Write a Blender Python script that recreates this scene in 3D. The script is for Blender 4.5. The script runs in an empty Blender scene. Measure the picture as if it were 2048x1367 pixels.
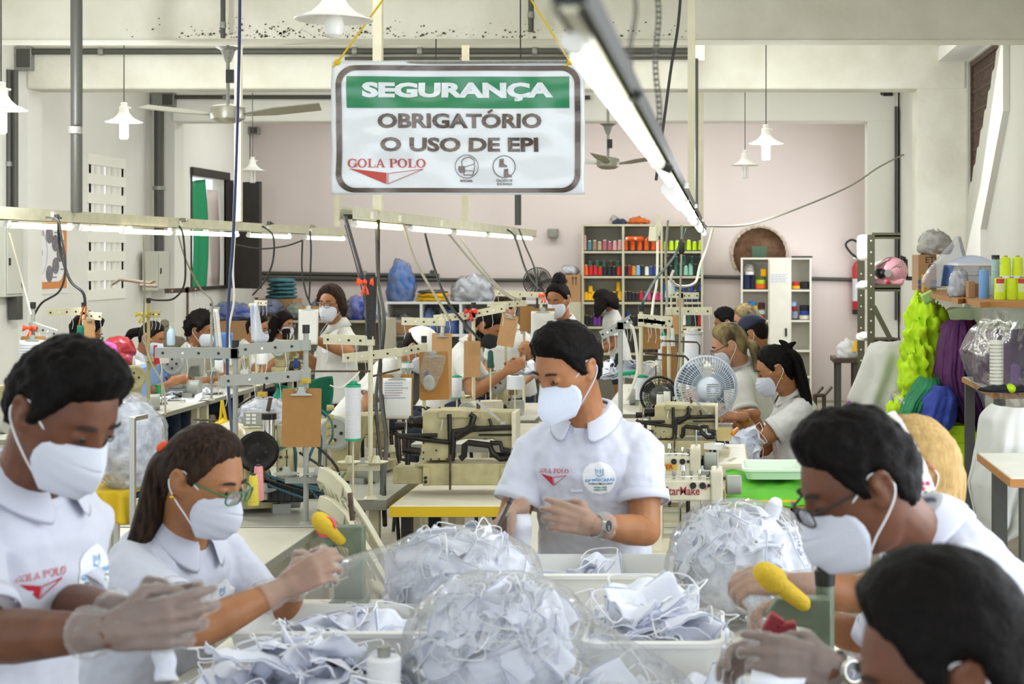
import bpy, bmesh, math, random
from mathutils import Vector as V, Matrix, noise
random.seed(7)
R = math.radians
sc = bpy.context.scene
COL = sc.collection

# ---------------------------------------------------------------- camera, world, light, exposure
F, U0, V0, EYE = 3200.0, 1438.0, 507.0, 1.87      # focal length and vanishing point in photo pixels, eye height in metres
cam_d = bpy.data.cameras.new('camera')
cam = bpy.data.objects.new('camera', cam_d); COL.objects.link(cam); sc.camera = cam
cam.location = (0, 0, EYE); cam.rotation_euler = (R(90), 0, 0)
cam_d.sensor_width = 36; cam_d.lens = F / 2048 * 36
cam_d.shift_x = (1024 - U0) / 2048; cam_d.shift_y = -(683.5 - V0) / 2048
cam_d.clip_start = .05; cam_d.clip_end = 200
cam_d.dof.use_dof = True; cam_d.dof.focus_distance = 7.2; cam_d.dof.aperture_fstop = 6.5

w = bpy.data.worlds.new('world'); sc.world = w; w.use_nodes = True
bg = w.node_tree.nodes['Background']; bg.inputs[0].default_value = (.86, .93, 1.0, 1); bg.inputs[1].default_value = 1.1
vs = sc.view_settings
vs.view_transform = 'Standard'; vs.look = 'None'; vs.gamma = 1; vs.exposure = .5
try: vs.use_curve_mapping = False
except Exception: pass
cy = sc.cycles
cy.max_bounces = 7; cy.diffuse_bounces = 4; cy.glossy_bounces = 2; cy.transmission_bounces = 2; cy.transparent_max_bounces = 10
cy.caustics_reflective = False; cy.caustics_refractive = False; cy.sample_clamp_indirect = 6

def area_light(name, loc, rot, sx, sy, power, col):
    d = bpy.data.lights.new(name, 'AREA'); d.shape = 'RECTANGLE'; d.size = sx; d.size_y = sy; d.energy = power; d.color = col
    o = bpy.data.objects.new(name, d); COL.objects.link(o); o.location = loc; o.rotation_euler = rot
    return o
# daylight that comes in through the openings of the hall: the wide door behind the photographer, the side doors, the far side window
area_light('front_door_daylight', (-2.2, -2.9, 2.0), (R(78), 0, 0), 6.5, 2.8, 45, (.78, .88, 1.0))
area_light('side_door_daylight', (1.95, 3.2, 1.8), (0, R(68), 0), 2.2, 4.0, 70, (.9, .95, 1.0))
for y_, e_ in ((12.1, 42), (15.2, 40), (18.6, 80), (8.2, 40), (4.6, 28)): area_light('ceiling_fill_light', (-2.0, y_, 3.85), (0, 0, 0), 6.4, 1.0, e_, (.96, 1, .97))     # unseen fill lights added under the ceiling to brighten the hall
area_light('far_door_daylight', (1.9, 18.6, 1.7), (0, R(80), 0), 2.2, 2.2, 30, (.95, .97, 1.0))

# ---------------------------------------------------------------- helpers
def P(u, v, Y): return V(((u - U0) * Y / F, Y, EYE - (v - V0) * Y / F))      # a point seen at photo pixel (u, v), Y metres away
def PZ(u, v, Z): return P(u, v, F * (EYE - Z) / (v - V0))                     # ... lying at height Z
def lin(c):
    if isinstance(c, str):
        c = c.lstrip('#'); c = [int(c[i:i + 2], 16) / 255 for i in (0, 2, 4)]
    return tuple(x / 12.92 if x <= .04045 else ((x + .055) / 1.055) ** 2.4 for x in c[:3]) + (1,)
MATS = {}
def mat(name, col='#ffffff', rough=.6, metal=0, bump=0, bscale=60, vary=0, vscale=8, col2=None, emit=0, ecol=None, spec=.5, sheen=0, sss=0, trans=0, alpha=1, stretch=None):
    if name in MATS: return MATS[name]
    m = bpy.data.materials.new(name); m.use_nodes = True; nt = m.node_tree; b = nt.nodes['Principled BSDF']; L = nt.links.new
    c = lin(col); b.inputs['Base Color'].default_value = c; b.inputs['Roughness'].default_value = rough; b.inputs['Metallic'].default_value = metal
    b.inputs['Specular IOR Level'].default_value = spec
    if sss: b.inputs['Subsurface Weight'].default_value = sss; b.inputs['Subsurface Radius'].default_value = (.012, .005, .003)
    if trans: b.inputs['Transmission Weight'].default_value = trans
    if alpha < 1: b.inputs['Alpha'].default_value = alpha
    if sheen: b.inputs['Sheen Weight'].default_value = sheen
    if emit: b.inputs['Emission Color'].default_value = lin(ecol or col); b.inputs['Emission Strength'].default_value = emit
    tc = None
    def coords():
        t = nt.nodes.new('ShaderNodeTexCoord'); o = t.outputs['Object']
        if stretch:
            mp = nt.nodes.new('ShaderNodeMapping'); mp.inputs['Scale'].default_value = stretch; L(o, mp.inputs[0]); o = mp.outputs[0]
        return o
    if vary or col2:
        n = nt.nodes.new('ShaderNodeTexNoise'); n.inputs['Scale'].default_value = vscale; n.inputs['Detail'].default_value = 5; L(coords(), n.inputs['Vector'])
        r = nt.nodes.new('ShaderNodeValToRGB'); r.color_ramp.elements[0].position = .36; r.color_ramp.elements[1].position = .66
        r.color_ramp.elements[1].color = c
        r.color_ramp.elements[0].color = lin(col2) if col2 else tuple(x * (1 - vary) for x in c[:3]) + (1,)
        L(n.outputs['Fac'], r.inputs[0]); L(r.outputs[0], b.inputs['Base Color'])
    if bump:
        n = nt.nodes.new('ShaderNodeTexNoise'); n.inputs['Scale'].default_value = bscale; n.inputs['Detail'].default_value = 4; L(coords(), n.inputs['Vector'])
        bp = nt.nodes.new('ShaderNodeBump'); bp.inputs['Strength'].default_value = bump; bp.inputs['Distance'].default_value = .01
        L(n.outputs['Fac'], bp.inputs['Height']); L(bp.outputs[0], b.inputs['Normal'])
    MATS[name] = m
    return m
def film(name, tint='#f2f4f8', body=.12, gloss=.5, bump=.6, bscale=25, rough=.12):
    """thin clear plastic: mostly see-through, milky by `body`, with crinkled highlights"""
    if name in MATS: return MATS[name]
    m = bpy.data.materials.new(name); m.use_nodes = True; nt = m.node_tree; nt.nodes.clear(); L = nt.links.new; N = nt.nodes.new
    out = N('ShaderNodeOutputMaterial'); tr = N('ShaderNodeBsdfTransparent'); gl = N('ShaderNodeBsdfGlossy'); df = N('ShaderNodeBsdfDiffuse')
    tr.inputs[0].default_value = (.97, .975, .98, 1)
    df.inputs[0].default_value = lin(tint); gl.inputs['Roughness'].default_value = rough
    tc = N('ShaderNodeTexCoord'); n = N('ShaderNodeTexNoise'); n.inputs['Scale'].default_value = bscale; n.inputs['Detail'].default_value = 3; n.inputs['Distortion'].default_value = 1.2
    L(tc.outputs['Object'], n.inputs['Vector'])
    bp = N('ShaderNodeBump'); bp.inputs['Strength'].default_value = bump; bp.inputs['Distance'].default_value = .02; L(n.outputs['Fac'], bp.inputs['Height'])
    L(bp.outputs[0], gl.inputs['Normal'])
    m1 = N('ShaderNodeMixShader'); m1.inputs[0].default_value = body; L(tr.outputs[0], m1.inputs[1]); L(df.outputs[0], m1.inputs[2])
    lw = N('ShaderNodeLayerWeight'); lw.inputs[0].default_value = .25; L(bp.outputs[0], lw.inputs['Normal'])
    mu = N('ShaderNodeMath'); mu.operation = 'MULTIPLY'; mu.inputs[1].default_value = gloss; L(lw.outputs['Fresnel'], mu.inputs[0])
    m2 = N('ShaderNodeMixShader'); L(mu.outputs[0], m2.inputs[0]); L(m1.outputs[0], m2.inputs[1]); L(gl.outputs[0], m2.inputs[2])
    L(m2.outputs[0], out.inputs[0]); MATS[name] = m
    return m

def frame(d, up=V((0, 0, 1))):
    d = d.normalized(); a = d.cross(up)
    if a.length < 1e-4: a = d.cross(V((0, 1, 0)))
    a.normalize(); return a, a.cross(d).normalized()     # two axes across d
class MB:
    """collects shapes; build() links them as one mesh object"""
    def __init__(s, M=None): s.v = []; s.f = []; s.M = M; s.mi = []; s.cur = 0
    def add(s, vs_, fs):
        o = len(s.v)
        for p in vs_: s.v.append(s.M @ V(p) if s.M else V(p))
        for f in fs: s.f.append([i + o for i in f]); s.mi.append(s.cur)
        return s
    def box(s, c, size, rot=None):
        x, y, z = [a / 2 for a in size]; q = [V((i * x, j * y, k * z)) for k in (-1, 1) for j in (-1, 1) for i in (-1, 1)]
        if rot is not None: q = [rot @ p for p in q]
        return s.add([p + V(c) for p in q], [(0, 2, 3, 1), (4, 5, 7, 6), (0, 1, 5, 4), (2, 6, 7, 3), (0, 4, 6, 2), (1, 3, 7, 5)])
    def bb(s, a, b):
        return s.box([(a[i] + b[i]) / 2 for i in range(3)], [abs(b[i] - a[i]) for i in range(3)])
    def beam(s, p0, p1, wd, ht, up=V((0, 0, 1))):
        p0, p1 = V(p0), V(p1); a, b = frame(p1 - p0, up); d = (p1 - p0)
        q = [p + a * (i * wd / 2) + b * (j * ht / 2) for p in (p0, p1) for j in (-1, 1) for i in (-1, 1)]
        return s.add(q, [(0, 1, 3, 2), (4, 6, 7, 5), (0, 4, 5, 1), (2, 3, 7, 6), (0, 2, 6, 4), (1, 5, 7, 3)])
    def rings(s, rs, cap=(1, 1), closed=False):
        n = len(rs[0]); vs_ = [p for r in rs for p in r]; fs = []
        m = len(rs)
        for i in range(m if closed else m - 1):
            for j in range(n):
                k = (j + 1) % n; i2 = (i + 1) % m
                fs.append((i * n + j, i * n + k, i2 * n + k, i2 * n + j))
        if not closed:
            if cap[0]: fs.append(tuple(reversed(range(n))))
            if cap[1]: fs.append(tuple(range((m - 1) * n, m * n)))
        return s.add(vs_, fs)
    def tube(s, pts, r, n=8, cap=True, smoothsteps=0):
        pts = [V(p) for p in pts]
        if smoothsteps: pts = spline(pts, smoothsteps)
        rr = r if isinstance(r, (list, tuple)) else [r] * len(pts)
        if len(rr) != len(pts): rr = [rr[0] + (rr[-1] - rr[0]) * i / (len(pts) - 1) for i in range(len(pts))]
        d0 = (pts[1] - pts[0]).normalized(); a, b = frame(d0); out = []
        for i, p in enumerate(pts):
            d = (pts[min(i + 1, len(pts) - 1)] - pts[max(i - 1, 0)])
            if d.length < 1e-9: d = d0
            d.normalize(); a = (a - d * a.dot(d))
            if a.length < 1e-6: a = frame(d)[0]
            a.normalize(); b = a.cross(d).normalized()
            out.append([p + (a * math.cos(t) + b * math.sin(t)) * rr[i] for t in [2 * math.pi * k / n for k in range(n)]])
        return s.rings(out, (cap, cap))
    def cyl(s, p0, p1, r0, r1=None, n=20, cap=True): return s.tube([p0, p1], [r0, r0 if r1 is None else r1], n, cap)
    def capsule(s, p0, p1, r0, r1=None, n=12):
        r1 = r0 if r1 is None else r1; p0, p1 = V(p0), V(p1); d = p1 - p0
        if d.length < 1e-6: d = V((0, 0, 1e-4))
        d = d.normalized(); pts = []; rr = []
        for t in (-88, -60, -30, 0): pts.append(p0 + d * r0 * math.sin(R(t))); rr.append(r0 * math.cos(R(t)))
        for t in (0, 30, 60, 88): pts.append(p1 + d * r1 * math.sin(R(t))); rr.append(r1 * math.cos(R(t)))
        if (p1 - p0).length < 1e-5: pts.pop(4); rr.pop(4)
        return s.tube(pts, rr, n)
    def lathe(s, prof, c=(0, 0, 0), axis=V((0, 0, 1)), n=24, cap=(1, 1)):
        a, b = frame(V(axis)); ax = V(axis).normalized(); c = V(c)
        return s.rings([[c + ax * h + (a * math.cos(t) + b * math.sin(t)) * max(r, 1e-5) for t in [2 * math.pi * k / n for k in range(n)]] for r, h in prof], cap)
    def ball(s, c, r, n=16, m=10):
        r = r if isinstance(r, (tuple, list)) else (r, r, r); c = V(c)
        rs = [[c + V((r[0] * math.cos(2 * math.pi * k / n) * math.sin(t), r[1] * math.sin(2 * math.pi * k / n) * math.sin(t), -r[2] * math.cos(t))) for k in range(n)] for t in [max(.02, min(math.pi - .02, math.pi * i / m)) for i in range(m + 1)]]
        return s.rings(rs)
    def prism(s, poly, o, ax, ay, depth):
        o, ax, ay = V(o), V(ax), V(ay); nz = ax.cross(ay).normalized() * depth; n = len(poly)
        q = [o + ax * x + ay * y for x, y in poly]
        return s.add(q + [p + nz for p in q], [tuple(reversed(range(n))), tuple(range(n, 2 * n))] + [(i, (i + 1) % n, n + (i + 1) % n, n + i) for i in range(n)])
    def grid(s, fn, nu, nv):
        vs_ = [fn(i / nu, j / nv) for j in range(nv + 1) for i in range(nu + 1)]
        return s.add(vs_, [(j * (nu + 1) + i, j * (nu + 1) + i + 1, (j + 1) * (nu + 1) + i + 1, (j + 1) * (nu + 1) + i) for j in range(nv) for i in range(nu)])
    def build(s, name, m=None, parent=None, loc=None, smooth=None, bevel=0, thick=0, subd=0, remesh=0, sm_iter=0, kind=None, label=None, crumple=None):
        me = bpy.data.meshes.new(name); q = s.v
        if loc is not None: q = [p - V(loc) for p in q]
        me.from_pydata([tuple(p) for p in q], [], s.f)
        ms = m if isinstance(m, (list, tuple)) else [m]
        for x in ms:
            if x: me.materials.append(x)
        if len(ms) > 1:
            for p, k in zip(me.polygons, s.mi): p.material_index = k
        bm = bmesh.new(); bm.from_mesh(me); bmesh.ops.recalc_face_normals(bm, faces=bm.faces); bm.to_mesh(me); bm.free()
        if smooth is not False:
            me.shade_smooth(); me.set_sharp_from_angle(angle=R(38 if smooth is None else smooth))
        o = bpy.data.objects.new(name, me); COL.objects.link(o)
        if loc is not None: o.location = loc
        if parent: o.parent = parent
        if thick:
            md = o.modifiers.new('thick', 'SOLIDIFY'); md.thickness = thick; md.offset = 0
        if remesh:
            md = o.modifiers.new('union', 'REMESH'); md.mode = 'VOXEL'; md.voxel_size = remesh; md.use_smooth_shade = True
        if sm_iter:
            md = o.modifiers.new('smooth', 'SMOOTH'); md.factor = .5; md.iterations = sm_iter
        if crumple:
            for k, (size, st) in enumerate(crumple):
                md = o.modifiers.new('fold', 'DISPLACE'); md.texture = ctex(size); md.strength = st; md.mid_level = .5; md.texture_coords = 'GLOBAL' if parent is None else 'LOCAL'
        if bevel:
            md = o.modifiers.new('bevel', 'BEVEL'); md.width = bevel; md.segments = 2; md.limit_method = 'ANGLE'; md.angle_limit = R(40); md.use_clamp_overlap = True
        if subd:
            md = o.modifiers.new('subd', 'SUBSURF'); md.levels = subd; md.render_levels = subd
        if kind: o['kind'] = kind
        if label: o['label'] = label
        return o
CT = {}
def ctex(size):
    if size not in CT:
        t = bpy.data.textures.new('folds', 'CLOUDS'); t.noise_scale = size; t.noise_depth = 2; CT[size] = t
    return CT[size]
def spline(pts, k=6):
    pts = [V(p) for p in pts]; out = []
    for i in range(len(pts) - 1):
        p0, p1, p2, p3 = pts[max(i - 1, 0)], pts[i], pts[i + 1], pts[min(i + 2, len(pts) - 1)]
        for j in range(k):
            t = j / k; out.append(.5 * ((2 * p1) + (p2 - p0) * t + (2 * p0 - 5 * p1 + 4 * p2 - p3) * t * t + (3 * p1 - p0 - 3 * p2 + p3) * t ** 3))
    return out + [pts[-1]]
def tag(o, label, cat, group=None, kind=None):
    o['label'] = label; o['category'] = cat
    if group: o['group'] = group
    if kind: o['kind'] = kind
    return o
def thing(name, label, cat, loc=(0, 0, 0), rotz=0, group=None, rot=None):
    o = bpy.data.objects.new(name, None); COL.objects.link(o); o.empty_display_size = .05
    o.location = loc; o.rotation_euler = rot if rot is not None else (0, 0, rotz)
    return tag(o, label, cat, group)
def dup(root, loc=None, rot=None, label=None, group=None, scale=None):
    kids = {}
    for o in bpy.data.objects:
        if o.parent: kids.setdefault(o.parent.name, []).append(o)
    return dup2(root, kids, loc, rot, label, group, scale)
def dup2(root, kids, loc, rot, label=None, group=None, scale=None):
    def cp(o, par):
        c = o.copy(); COL.objects.link(c)
        if par: c.parent = par
        for ch in kids.get(o.name, []): cp(ch, c)
        return c
    r = cp(root, None)
    if loc is not None: r.location = loc
    if rot is not None: r.rotation_euler = rot
    if scale: r.scale = (scale,) * 3 if not isinstance(scale, (tuple, list)) else scale
    if label: r['label'] = label
    if group: r['group'] = group
    return r
def one(name, mb, m, label, cat, loc, group=None, **kw):
    return tag(mb.build(name, m, None, loc=loc, **kw), label, cat, group)
def struct(name, mb, m, **kw): return mb.build(name, m, None, kind='structure', **kw)
def text_mb(txt, size, bold=0, sx=1, align='CENTER', depth=.0005, spacing=1, shear=0):
    cu = bpy.data.curves.new('t', 'FONT'); cu.body = txt; cu.size = size; cu.align_x = align; cu.align_y = 'CENTER'; cu.offset = bold * size; cu.extrude = depth; cu.space_character = spacing; cu.shear = shear; cu.resolution_u = 3
    o = bpy.data.objects.new('t', cu); COL.objects.link(o); bpy.context.view_layer.update()
    me = bpy.data.meshes.new_from_object(o.evaluated_get(bpy.context.evaluated_depsgraph_get()))
    vs_ = [V((v.co.x * sx, v.co.y, v.co.z)) for v in me.vertices]; fs = [tuple(p.vertices) for p in me.polygons]
    bpy.data.objects.remove(o); bpy.data.curves.remove(cu); bpy.data.meshes.remove(me)
    return vs_, fs
def frame_m(o, ax, ay):
    ax, ay = V(ax).normalized(), V(ay).normalized(); az = ax.cross(ay)
    m = Matrix((ax, ay, az)).transposed().to_4x4(); m.translation = V(o); return m
def put_text(mb, txt, size, M, dx=0, dy=0, **kw):
    vs_, fs = text_mb(txt, size, **kw); mb.add([M @ (v + V((dx, dy, 0))) for v in vs_], fs)
def fbm(p, s=1, o=3):
    return noise.fractal(V(p) * s, 1.0, 2.0, o)
SERIF = {'G': 1, 'O': 1, 'L': 1, 'A': 1, 'P': 1}
def serif_text(mb, txt, h, M, dz=0):
    """roman capitals G O L A P with serifs"""
    def ring(cx, w_, a0=0, a1=360):
        n = 28; o = []; i = []
        for k in range(n + 1):
            t = R(a0 + (a1 - a0) * k / n); o.append((cx + w_ * math.cos(t), .5 + .52 * math.sin(t))); i.append((cx + w_ * .62 * math.cos(t), .5 + .43 * math.sin(t)))
        for k in range(n): quad([o[k], o[k + 1], i[k + 1], i[k]])
    def quad(q): mb.add([M @ V((X + x * h, (y - .5) * h, dz)) for x, y in q], [tuple(range(len(q)))])
    def rect(x0, y0, x1, y1): quad([(x0, y0), (x1, y0), (x1, y1), (x0, y1)])
    wd = {'G': 1.02, 'O': 1.06, 'L': .86, 'A': 1.0, 'P': .84, ' ': .4}
    X = -sum(wd[c] for c in txt) * h / 2
    for c in txt:
        if c == 'O': ring(.5, .48)
        elif c == 'G': ring(.5, .48, 42, 330); rect(.78, .05, .94, .45); rect(.6, .41, 1.0, .47); rect(.84, .62, .9, .98)
        elif c == 'L': rect(.14, 0, .32, 1); rect(.02, .94, .46, 1); rect(.02, 0, .8, .07); quad([(.74, .07), (.8, .07), (.82, .34), (.77, .34)])
        elif c == 'A': quad([(.08, .03), (.17, .03), (.48, .82), (.44, 1)]); quad([(.68, .03), (.88, .03), (.52, 1.02), (.44, 1)]); rect(.24, .3, .66, .37); rect(-.02, 0, .3, .06); rect(.58, 0, .98, .06)
        elif c == 'P':
            rect(.12, 0, .3, 1); rect(.0, .94, .4, 1); rect(.0, 0, .44, .06); n = 14
            for k in range(n):
                a, b = [R(-90 + 180 * q / n) for q in (k, k + 1)]
                quad([(.42 + .38 * math.cos(a), .73 + .27 * math.sin(a)), (.42 + .38 * math.cos(b), .73 + .27 * math.sin(b)), (.42 + .2 * math.cos(b), .73 + .21 * math.sin(b)), (.42 + .2 * math.cos(a), .73 + .21 * math.sin(a))])
            rect(.3, .94, .42, 1); rect(.3, .46, .42, .52)
        X += wd[c] * h
# ---------------------------------------------------------------- the room
M_wall = mat('cream_painted_wall', '#e8e6de', .8, bump=.25, bscale=14, vary=.06, vscale=1.2)
M_back = mat('pinkish_plaster', '#dccfcb', .85, bump=.15, bscale=10, vary=.06, vscale=.8)
M_beam = mat('old_limewash', '#e0ddcf', .85, bump=.4, bscale=18, col2='#d2cebd', vscale=2.5)
M_speck = mat('mould_specks', '#5a5446', .9)
M_white = mat('white_paint', '#f2f0e8', .6)
M_floor = mat('worn_concrete', '#a39c8c', .55, col2='#857d6c', vscale=1.6, bump=.1)
M_dark = mat('charcoal_conduit', '#46463f', .45, bump=.1)
M_grey = mat('grey_galvanised', '#9a9a92', .5, metal=.3, vary=.3, vscale=60)
M_black = mat('matt_black', '#1d1c1a', .5)
M_cream_metal = mat('cream_enamel', '#d9d3b4', .45, vary=.08, vscale=20)
M_steel = mat('steel', '#b5b3ab', .3, metal=.9)
M_rust = mat('rusty_iron', '#5d4a3a', .7, col2='#3d2f26', vscale=40)
XL, XR, YB, BZ = -5.85, 2.1, 20.4, 3.24
struct('floor', MB().bb((-6.4, -3, -.12), (4.2, 21, 0)), M_floor, smooth=False)
struct('ceiling', MB().bb((-6.4, -3, 3.95), (4.2, 21, 4.1)), M_white, smooth=False)
# back wall with an arched niche (round brown recess)
ncx, ncz, nr = P(1519, 508, YB).x, P(1519, 508, YB).z, .345
mb = MB(); n = 40
ring = [(ncx + nr * math.cos(2 * math.pi * k / n), ncz + nr * math.sin(2 * math.pi * k / n)) for k in range(n)]
x0, x1, z0, z1 = -6.2, 2.4, 0, 3.95
sq = []
for k in range(n):
    c, s_ = math.cos(2 * math.pi * k / n), math.sin(2 * math.pi * k / n)
    t = min((x1 - ncx) / c if c > 1e-6 else (x0 - ncx) / c if c < -1e-6 else 1e9, (z1 - ncz) / s_ if s_ > 1e-6 else (z0 - ncz) / s_ if s_ < -1e-6 else 1e9)
    sq.append((ncx + c * t, ncz + s_ * t))
for cx_, cz_ in ((x0, z0), (x1, z0), (x1, z1), (x0, z1)):
    a = math.atan2(cz_ - ncz, cx_ - ncx) % (2 * math.pi); k = int(a / (2 * math.pi) * n)
    mb.add([(sq[k][0], YB, sq[k][1]), (cx_, YB, cz_), (sq[(k + 1) % n][0], YB, sq[(k + 1) % n][1])], [(0, 1, 2)])
mb.add([(a, YB, b) for a, b in ring] + [(a, YB, b) for a, b in sq], [(k, (k + 1) % n, n + (k + 1) % n, n + k) for k in range(n)])
mb.add([(x0, YB + .2, z0), (x1, YB + .2, z0), (x1, YB + .2, z1), (x0, YB + .2, z1), (x0, YB, z0), (x1, YB, z0), (x1, YB, z1), (x0, YB, z1)], [(0, 1, 2, 3), (0, 4, 5, 1), (2, 6, 7, 3), (1, 5, 6, 2), (0, 3, 7, 4)])
struct('wall_back', mb, M_back, smooth=False)
M_brick = mat('bare_brick_recess', '#8d6b55', .95, col2='#75563f', vscale=14, bump=.5)
mb = MB(); mb.rings([[V((a, YB + d, b)) for a, b in ring] for d in (0, .14)], (0, 1))
struct('trim_3', mb, M_brick)
mb = MB(); mb.tube([V((ncx + (nr + .01) * math.cos(t), YB - .005, ncz + (nr + .01) * math.sin(t))) for t in [R(-32 + 244 * k / 44) for k in range(45)]], [.022 + .006 * math.sin(k * 2.7) for k in range(45)], 6)
struct('trim_4', mb, mat('chipped_plaster_edge', '#d8c8b4', .9, vary=.4, vscale=30))
# left wall: openings for the block-vent window and the shuttered window
def wall_x(name, x, y0, y1, z0, z1, holes, m, th=.16, side=-1):
    ys = sorted({y0, y1} | {h[0] for h in holes} | {h[1] for h in holes}); zs = sorted({z0, z1} | {h[2] for h in holes} | {h[3] for h in holes}); mb = MB()
    for i in range(len(ys) - 1):
        for k in range(len(zs) - 1):
            yc, zc = (ys[i] + ys[i + 1]) / 2, (zs[k] + zs[k + 1]) / 2
            if not any(h[0] < yc < h[1] and h[2] < zc < h[3] for h in holes): mb.bb((x, ys[i], zs[k]), (x + side * th, ys[i + 1], zs[k + 1]))
    return struct(name, mb, m, smooth=False)
def onX(u, X): return X * F / (u - U0)      # depth at which column u meets the plane x = X
yv0, yv1 = onX(182, XL - .1), onX(243, XL - .1)
yw0, yw1 = onX(401, XL), onX(468, XL)
def zat(v, Y): return EYE - (v - V0) * Y / F
vent = (yv0, yv1, zat(590, yv0), zat(318, yv0))
shut = (yw0, yw1, zat(574, yw0), zat(350, yw0))
wall_x('wall_left', XL - .1, 7.6, 20.4, 0, 3.95, [vent, shut], M_wall)
wall_x('wall_left_front', XL - .1, -3, 7.6, 0, 3.95, [(-2, 6.8, .9, 3.0)], M_wall)
# the pierced block window
mb = MB(); ny, nz = 5, 7; dy = (vent[1] - vent[0]) / ny; dz = (vent[3] - vent[2]) / nz
for i in range(ny + 1):
    t = .024 if 0 < i < ny else .05
    mb.bb((XL - .1, vent[0] + i * dy - t, vent[2]), (XL - .125, vent[0] + i * dy + t, vent[3]))
for k in range(nz + 1): mb.bb((XL - .09, vent[0] - .09, vent[2] + k * dz - .05), (XL - .13, vent[1] + .09, vent[2] + k * dz + .05))
struct('window_1', mb, mat('block_vent', '#efece2', .8), smooth=False)
# shuttered window: frame, open dark shutter, green cloth outside
M_wood = mat('dark_shutter', '#3c3632', .7, bump=.3, bscale=12, stretch=(1, 1, .2), vary=.2)
mb = MB(); a, b, c, d = shut
for q in (((XL - .12, a - .05, d), (XL - .06, b + .05, d + .09)), ((XL - .12, a - .05, c - .04), (XL - .06, b + .05, c)), ((XL - .12, b, c), (XL - .02, b + .09, d)), ((XL - .12, a - .04, c), (XL - .09, a, d))): mb.bb(*q)
struct('window_2', mb, M_wood, smooth=False)
sh = MB(); p0 = V((XL - .02, b + .02, 0)); p1 = P(521, 400, b - .3); zt, zb = zat(365, b), zat(576, b)
sh.beam((p0.x, p0.y, (zt + zb) / 2), (p1.x, p1.y, (zt + zb) / 2), .04, zt - zb)
o = struct('window_2_shutter', sh, M_wood, smooth=False)
mb = MB(); gx = XL - .13
mb.grid(lambda s, t: V((gx + .015 * math.sin(s * 9), a + (b - a) * (.02 + .42 * s + .1 * math.sin(t * 3.1)), d - .02 - (d - c) * (t * 1.1) - .05 * (1 - s))), 16, 20)
one('green_curtain', mb, mat('green_sheet', '#1f8f5e', .7, bump=.4, bscale=10), 'bright green cloth hung outside the open shuttered window', 'curtain', (gx, a, c), thick=.004)
mb = MB(); mb.grid(lambda s, t: V((gx - .05 + .02 * math.sin(s * 7 + t * 3), a + (b - a) * (.62 + .36 * s), c + (d - c) * t * .9)), 6, 8)
one('sheet', mb, mat('pale_rose_sheet', '#e5d3cf', .8), 'pale pinkish sheet beyond the green cloth at the window', 'cloth', (gx - .05, b, c), thick=.004)
mb = MB().box((XL - 1.6, 15, 1.5), (.2, 8, 5)); struct('wall_neighbour', mb, mat('sunlit_render', '#f2efe6', .9), smooth=False)
# right side: wall planes, columns, staircase opening with grille
mb = MB(); mb.bb((1.9, 14.0, 0), (2.06, 17.0, 3.95)); mb.bb((1.86, 17.0, 0), (2.06, 17.3, 3.95)); mb.bb((1.88, 20.0, 0), (2.04, 20.4, 3.95)); mb.bb((1.88, 17.3, 0), (2.04, 20.0, 1.2)); mb.bb((1.88, 17.3, 2.6), (2.04, 20, 3.95)); struct('wall_right_far', mb, M_wall, smooth=False)
def col(name, x0, x1, y0, y1, m=M_beam): struct(name, MB().bb((x0, y0, 0), (x1, y1, 3.95)), m, smooth=False)
col('trim_5', P(1735, 0, 16.8).x, P(1796, 0, 16.8).x, 16.81, 17.1, M_white)
col('trim_6', P(1835, 0, 13.57).x, 2.12, 13.58, 13.95)
# right wall in front of the column, cut by the stepped, grilled stair opening
stair = [(2.07, 12.0, 3.48), (2.07, 13.5, 3.48), (2.07, 13.5, zat(400, 13.45))]
zz = [(12.0, 3.48), (12.03, 3.4)]; steps = 8
pts = []
for k in range(steps):
    y = 12.02 + 1.45 * k / steps; z = 3.42 - 1.08 * k / steps
    pts += [(y, z), (y + 1.45 / steps * .55, z - .02)]
poly = [(13.5, 3.48), (12.0, 3.48)] + pts + [(13.5, 2.34)]
XW = 2.1
bm = bmesh.new()
outer = [(13.57, 0), (13.57, 3.95), (7.2, 3.95), (7.2, 0)]
mb = MB(); fs = []
# wall made of columns of quads either side of the opening
ys = sorted({7.2, 12.0, 13.5, 13.57} | {p[0] for p in poly})
def lowz(y):
    q = [(12.0, 3.48)] + pts + [(13.5, 2.34)]
    for i in range(len(q) - 1):
        if q[i][0] <= y <= q[i + 1][0]: return q[i][1] + (q[i + 1][1] - q[i][1]) * (y - q[i][0]) / max(1e-6, q[i + 1][0] - q[i][0])
    return 2.34
for i in range(len(ys) - 1):
    ya, yb = ys[i], ys[i + 1]
    if yb <= 12.0 + 1e-6 or ya >= 13.5 - 1e-6: mb.bb((XW, ya, 0), (XW + .16, yb, 3.95))
    else:
        za, zb_ = lowz(ya + 1e-5), lowz(yb - 1e-5)
        mb.add([(XW, ya, 0), (XW, yb, 0), (XW, yb, zb_), (XW, ya, za), (XW + .16, ya, 0), (XW + .16, yb, 0), (XW + .16, yb, zb_), (XW + .16, ya, za)], [(0, 1, 2, 3), (4, 7, 6, 5), (3, 2, 6, 7)])
        mb.bb((XW, ya, 3.48), (XW + .16, yb, 3.95))
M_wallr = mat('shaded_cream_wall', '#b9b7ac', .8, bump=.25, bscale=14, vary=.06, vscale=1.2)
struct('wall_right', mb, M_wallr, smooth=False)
wall_x('wall_right_front', XW, -3, 7.2, 0, 3.95, [(1.0, 5.4, .3, 3.2)], M_wall, side=1)
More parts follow.
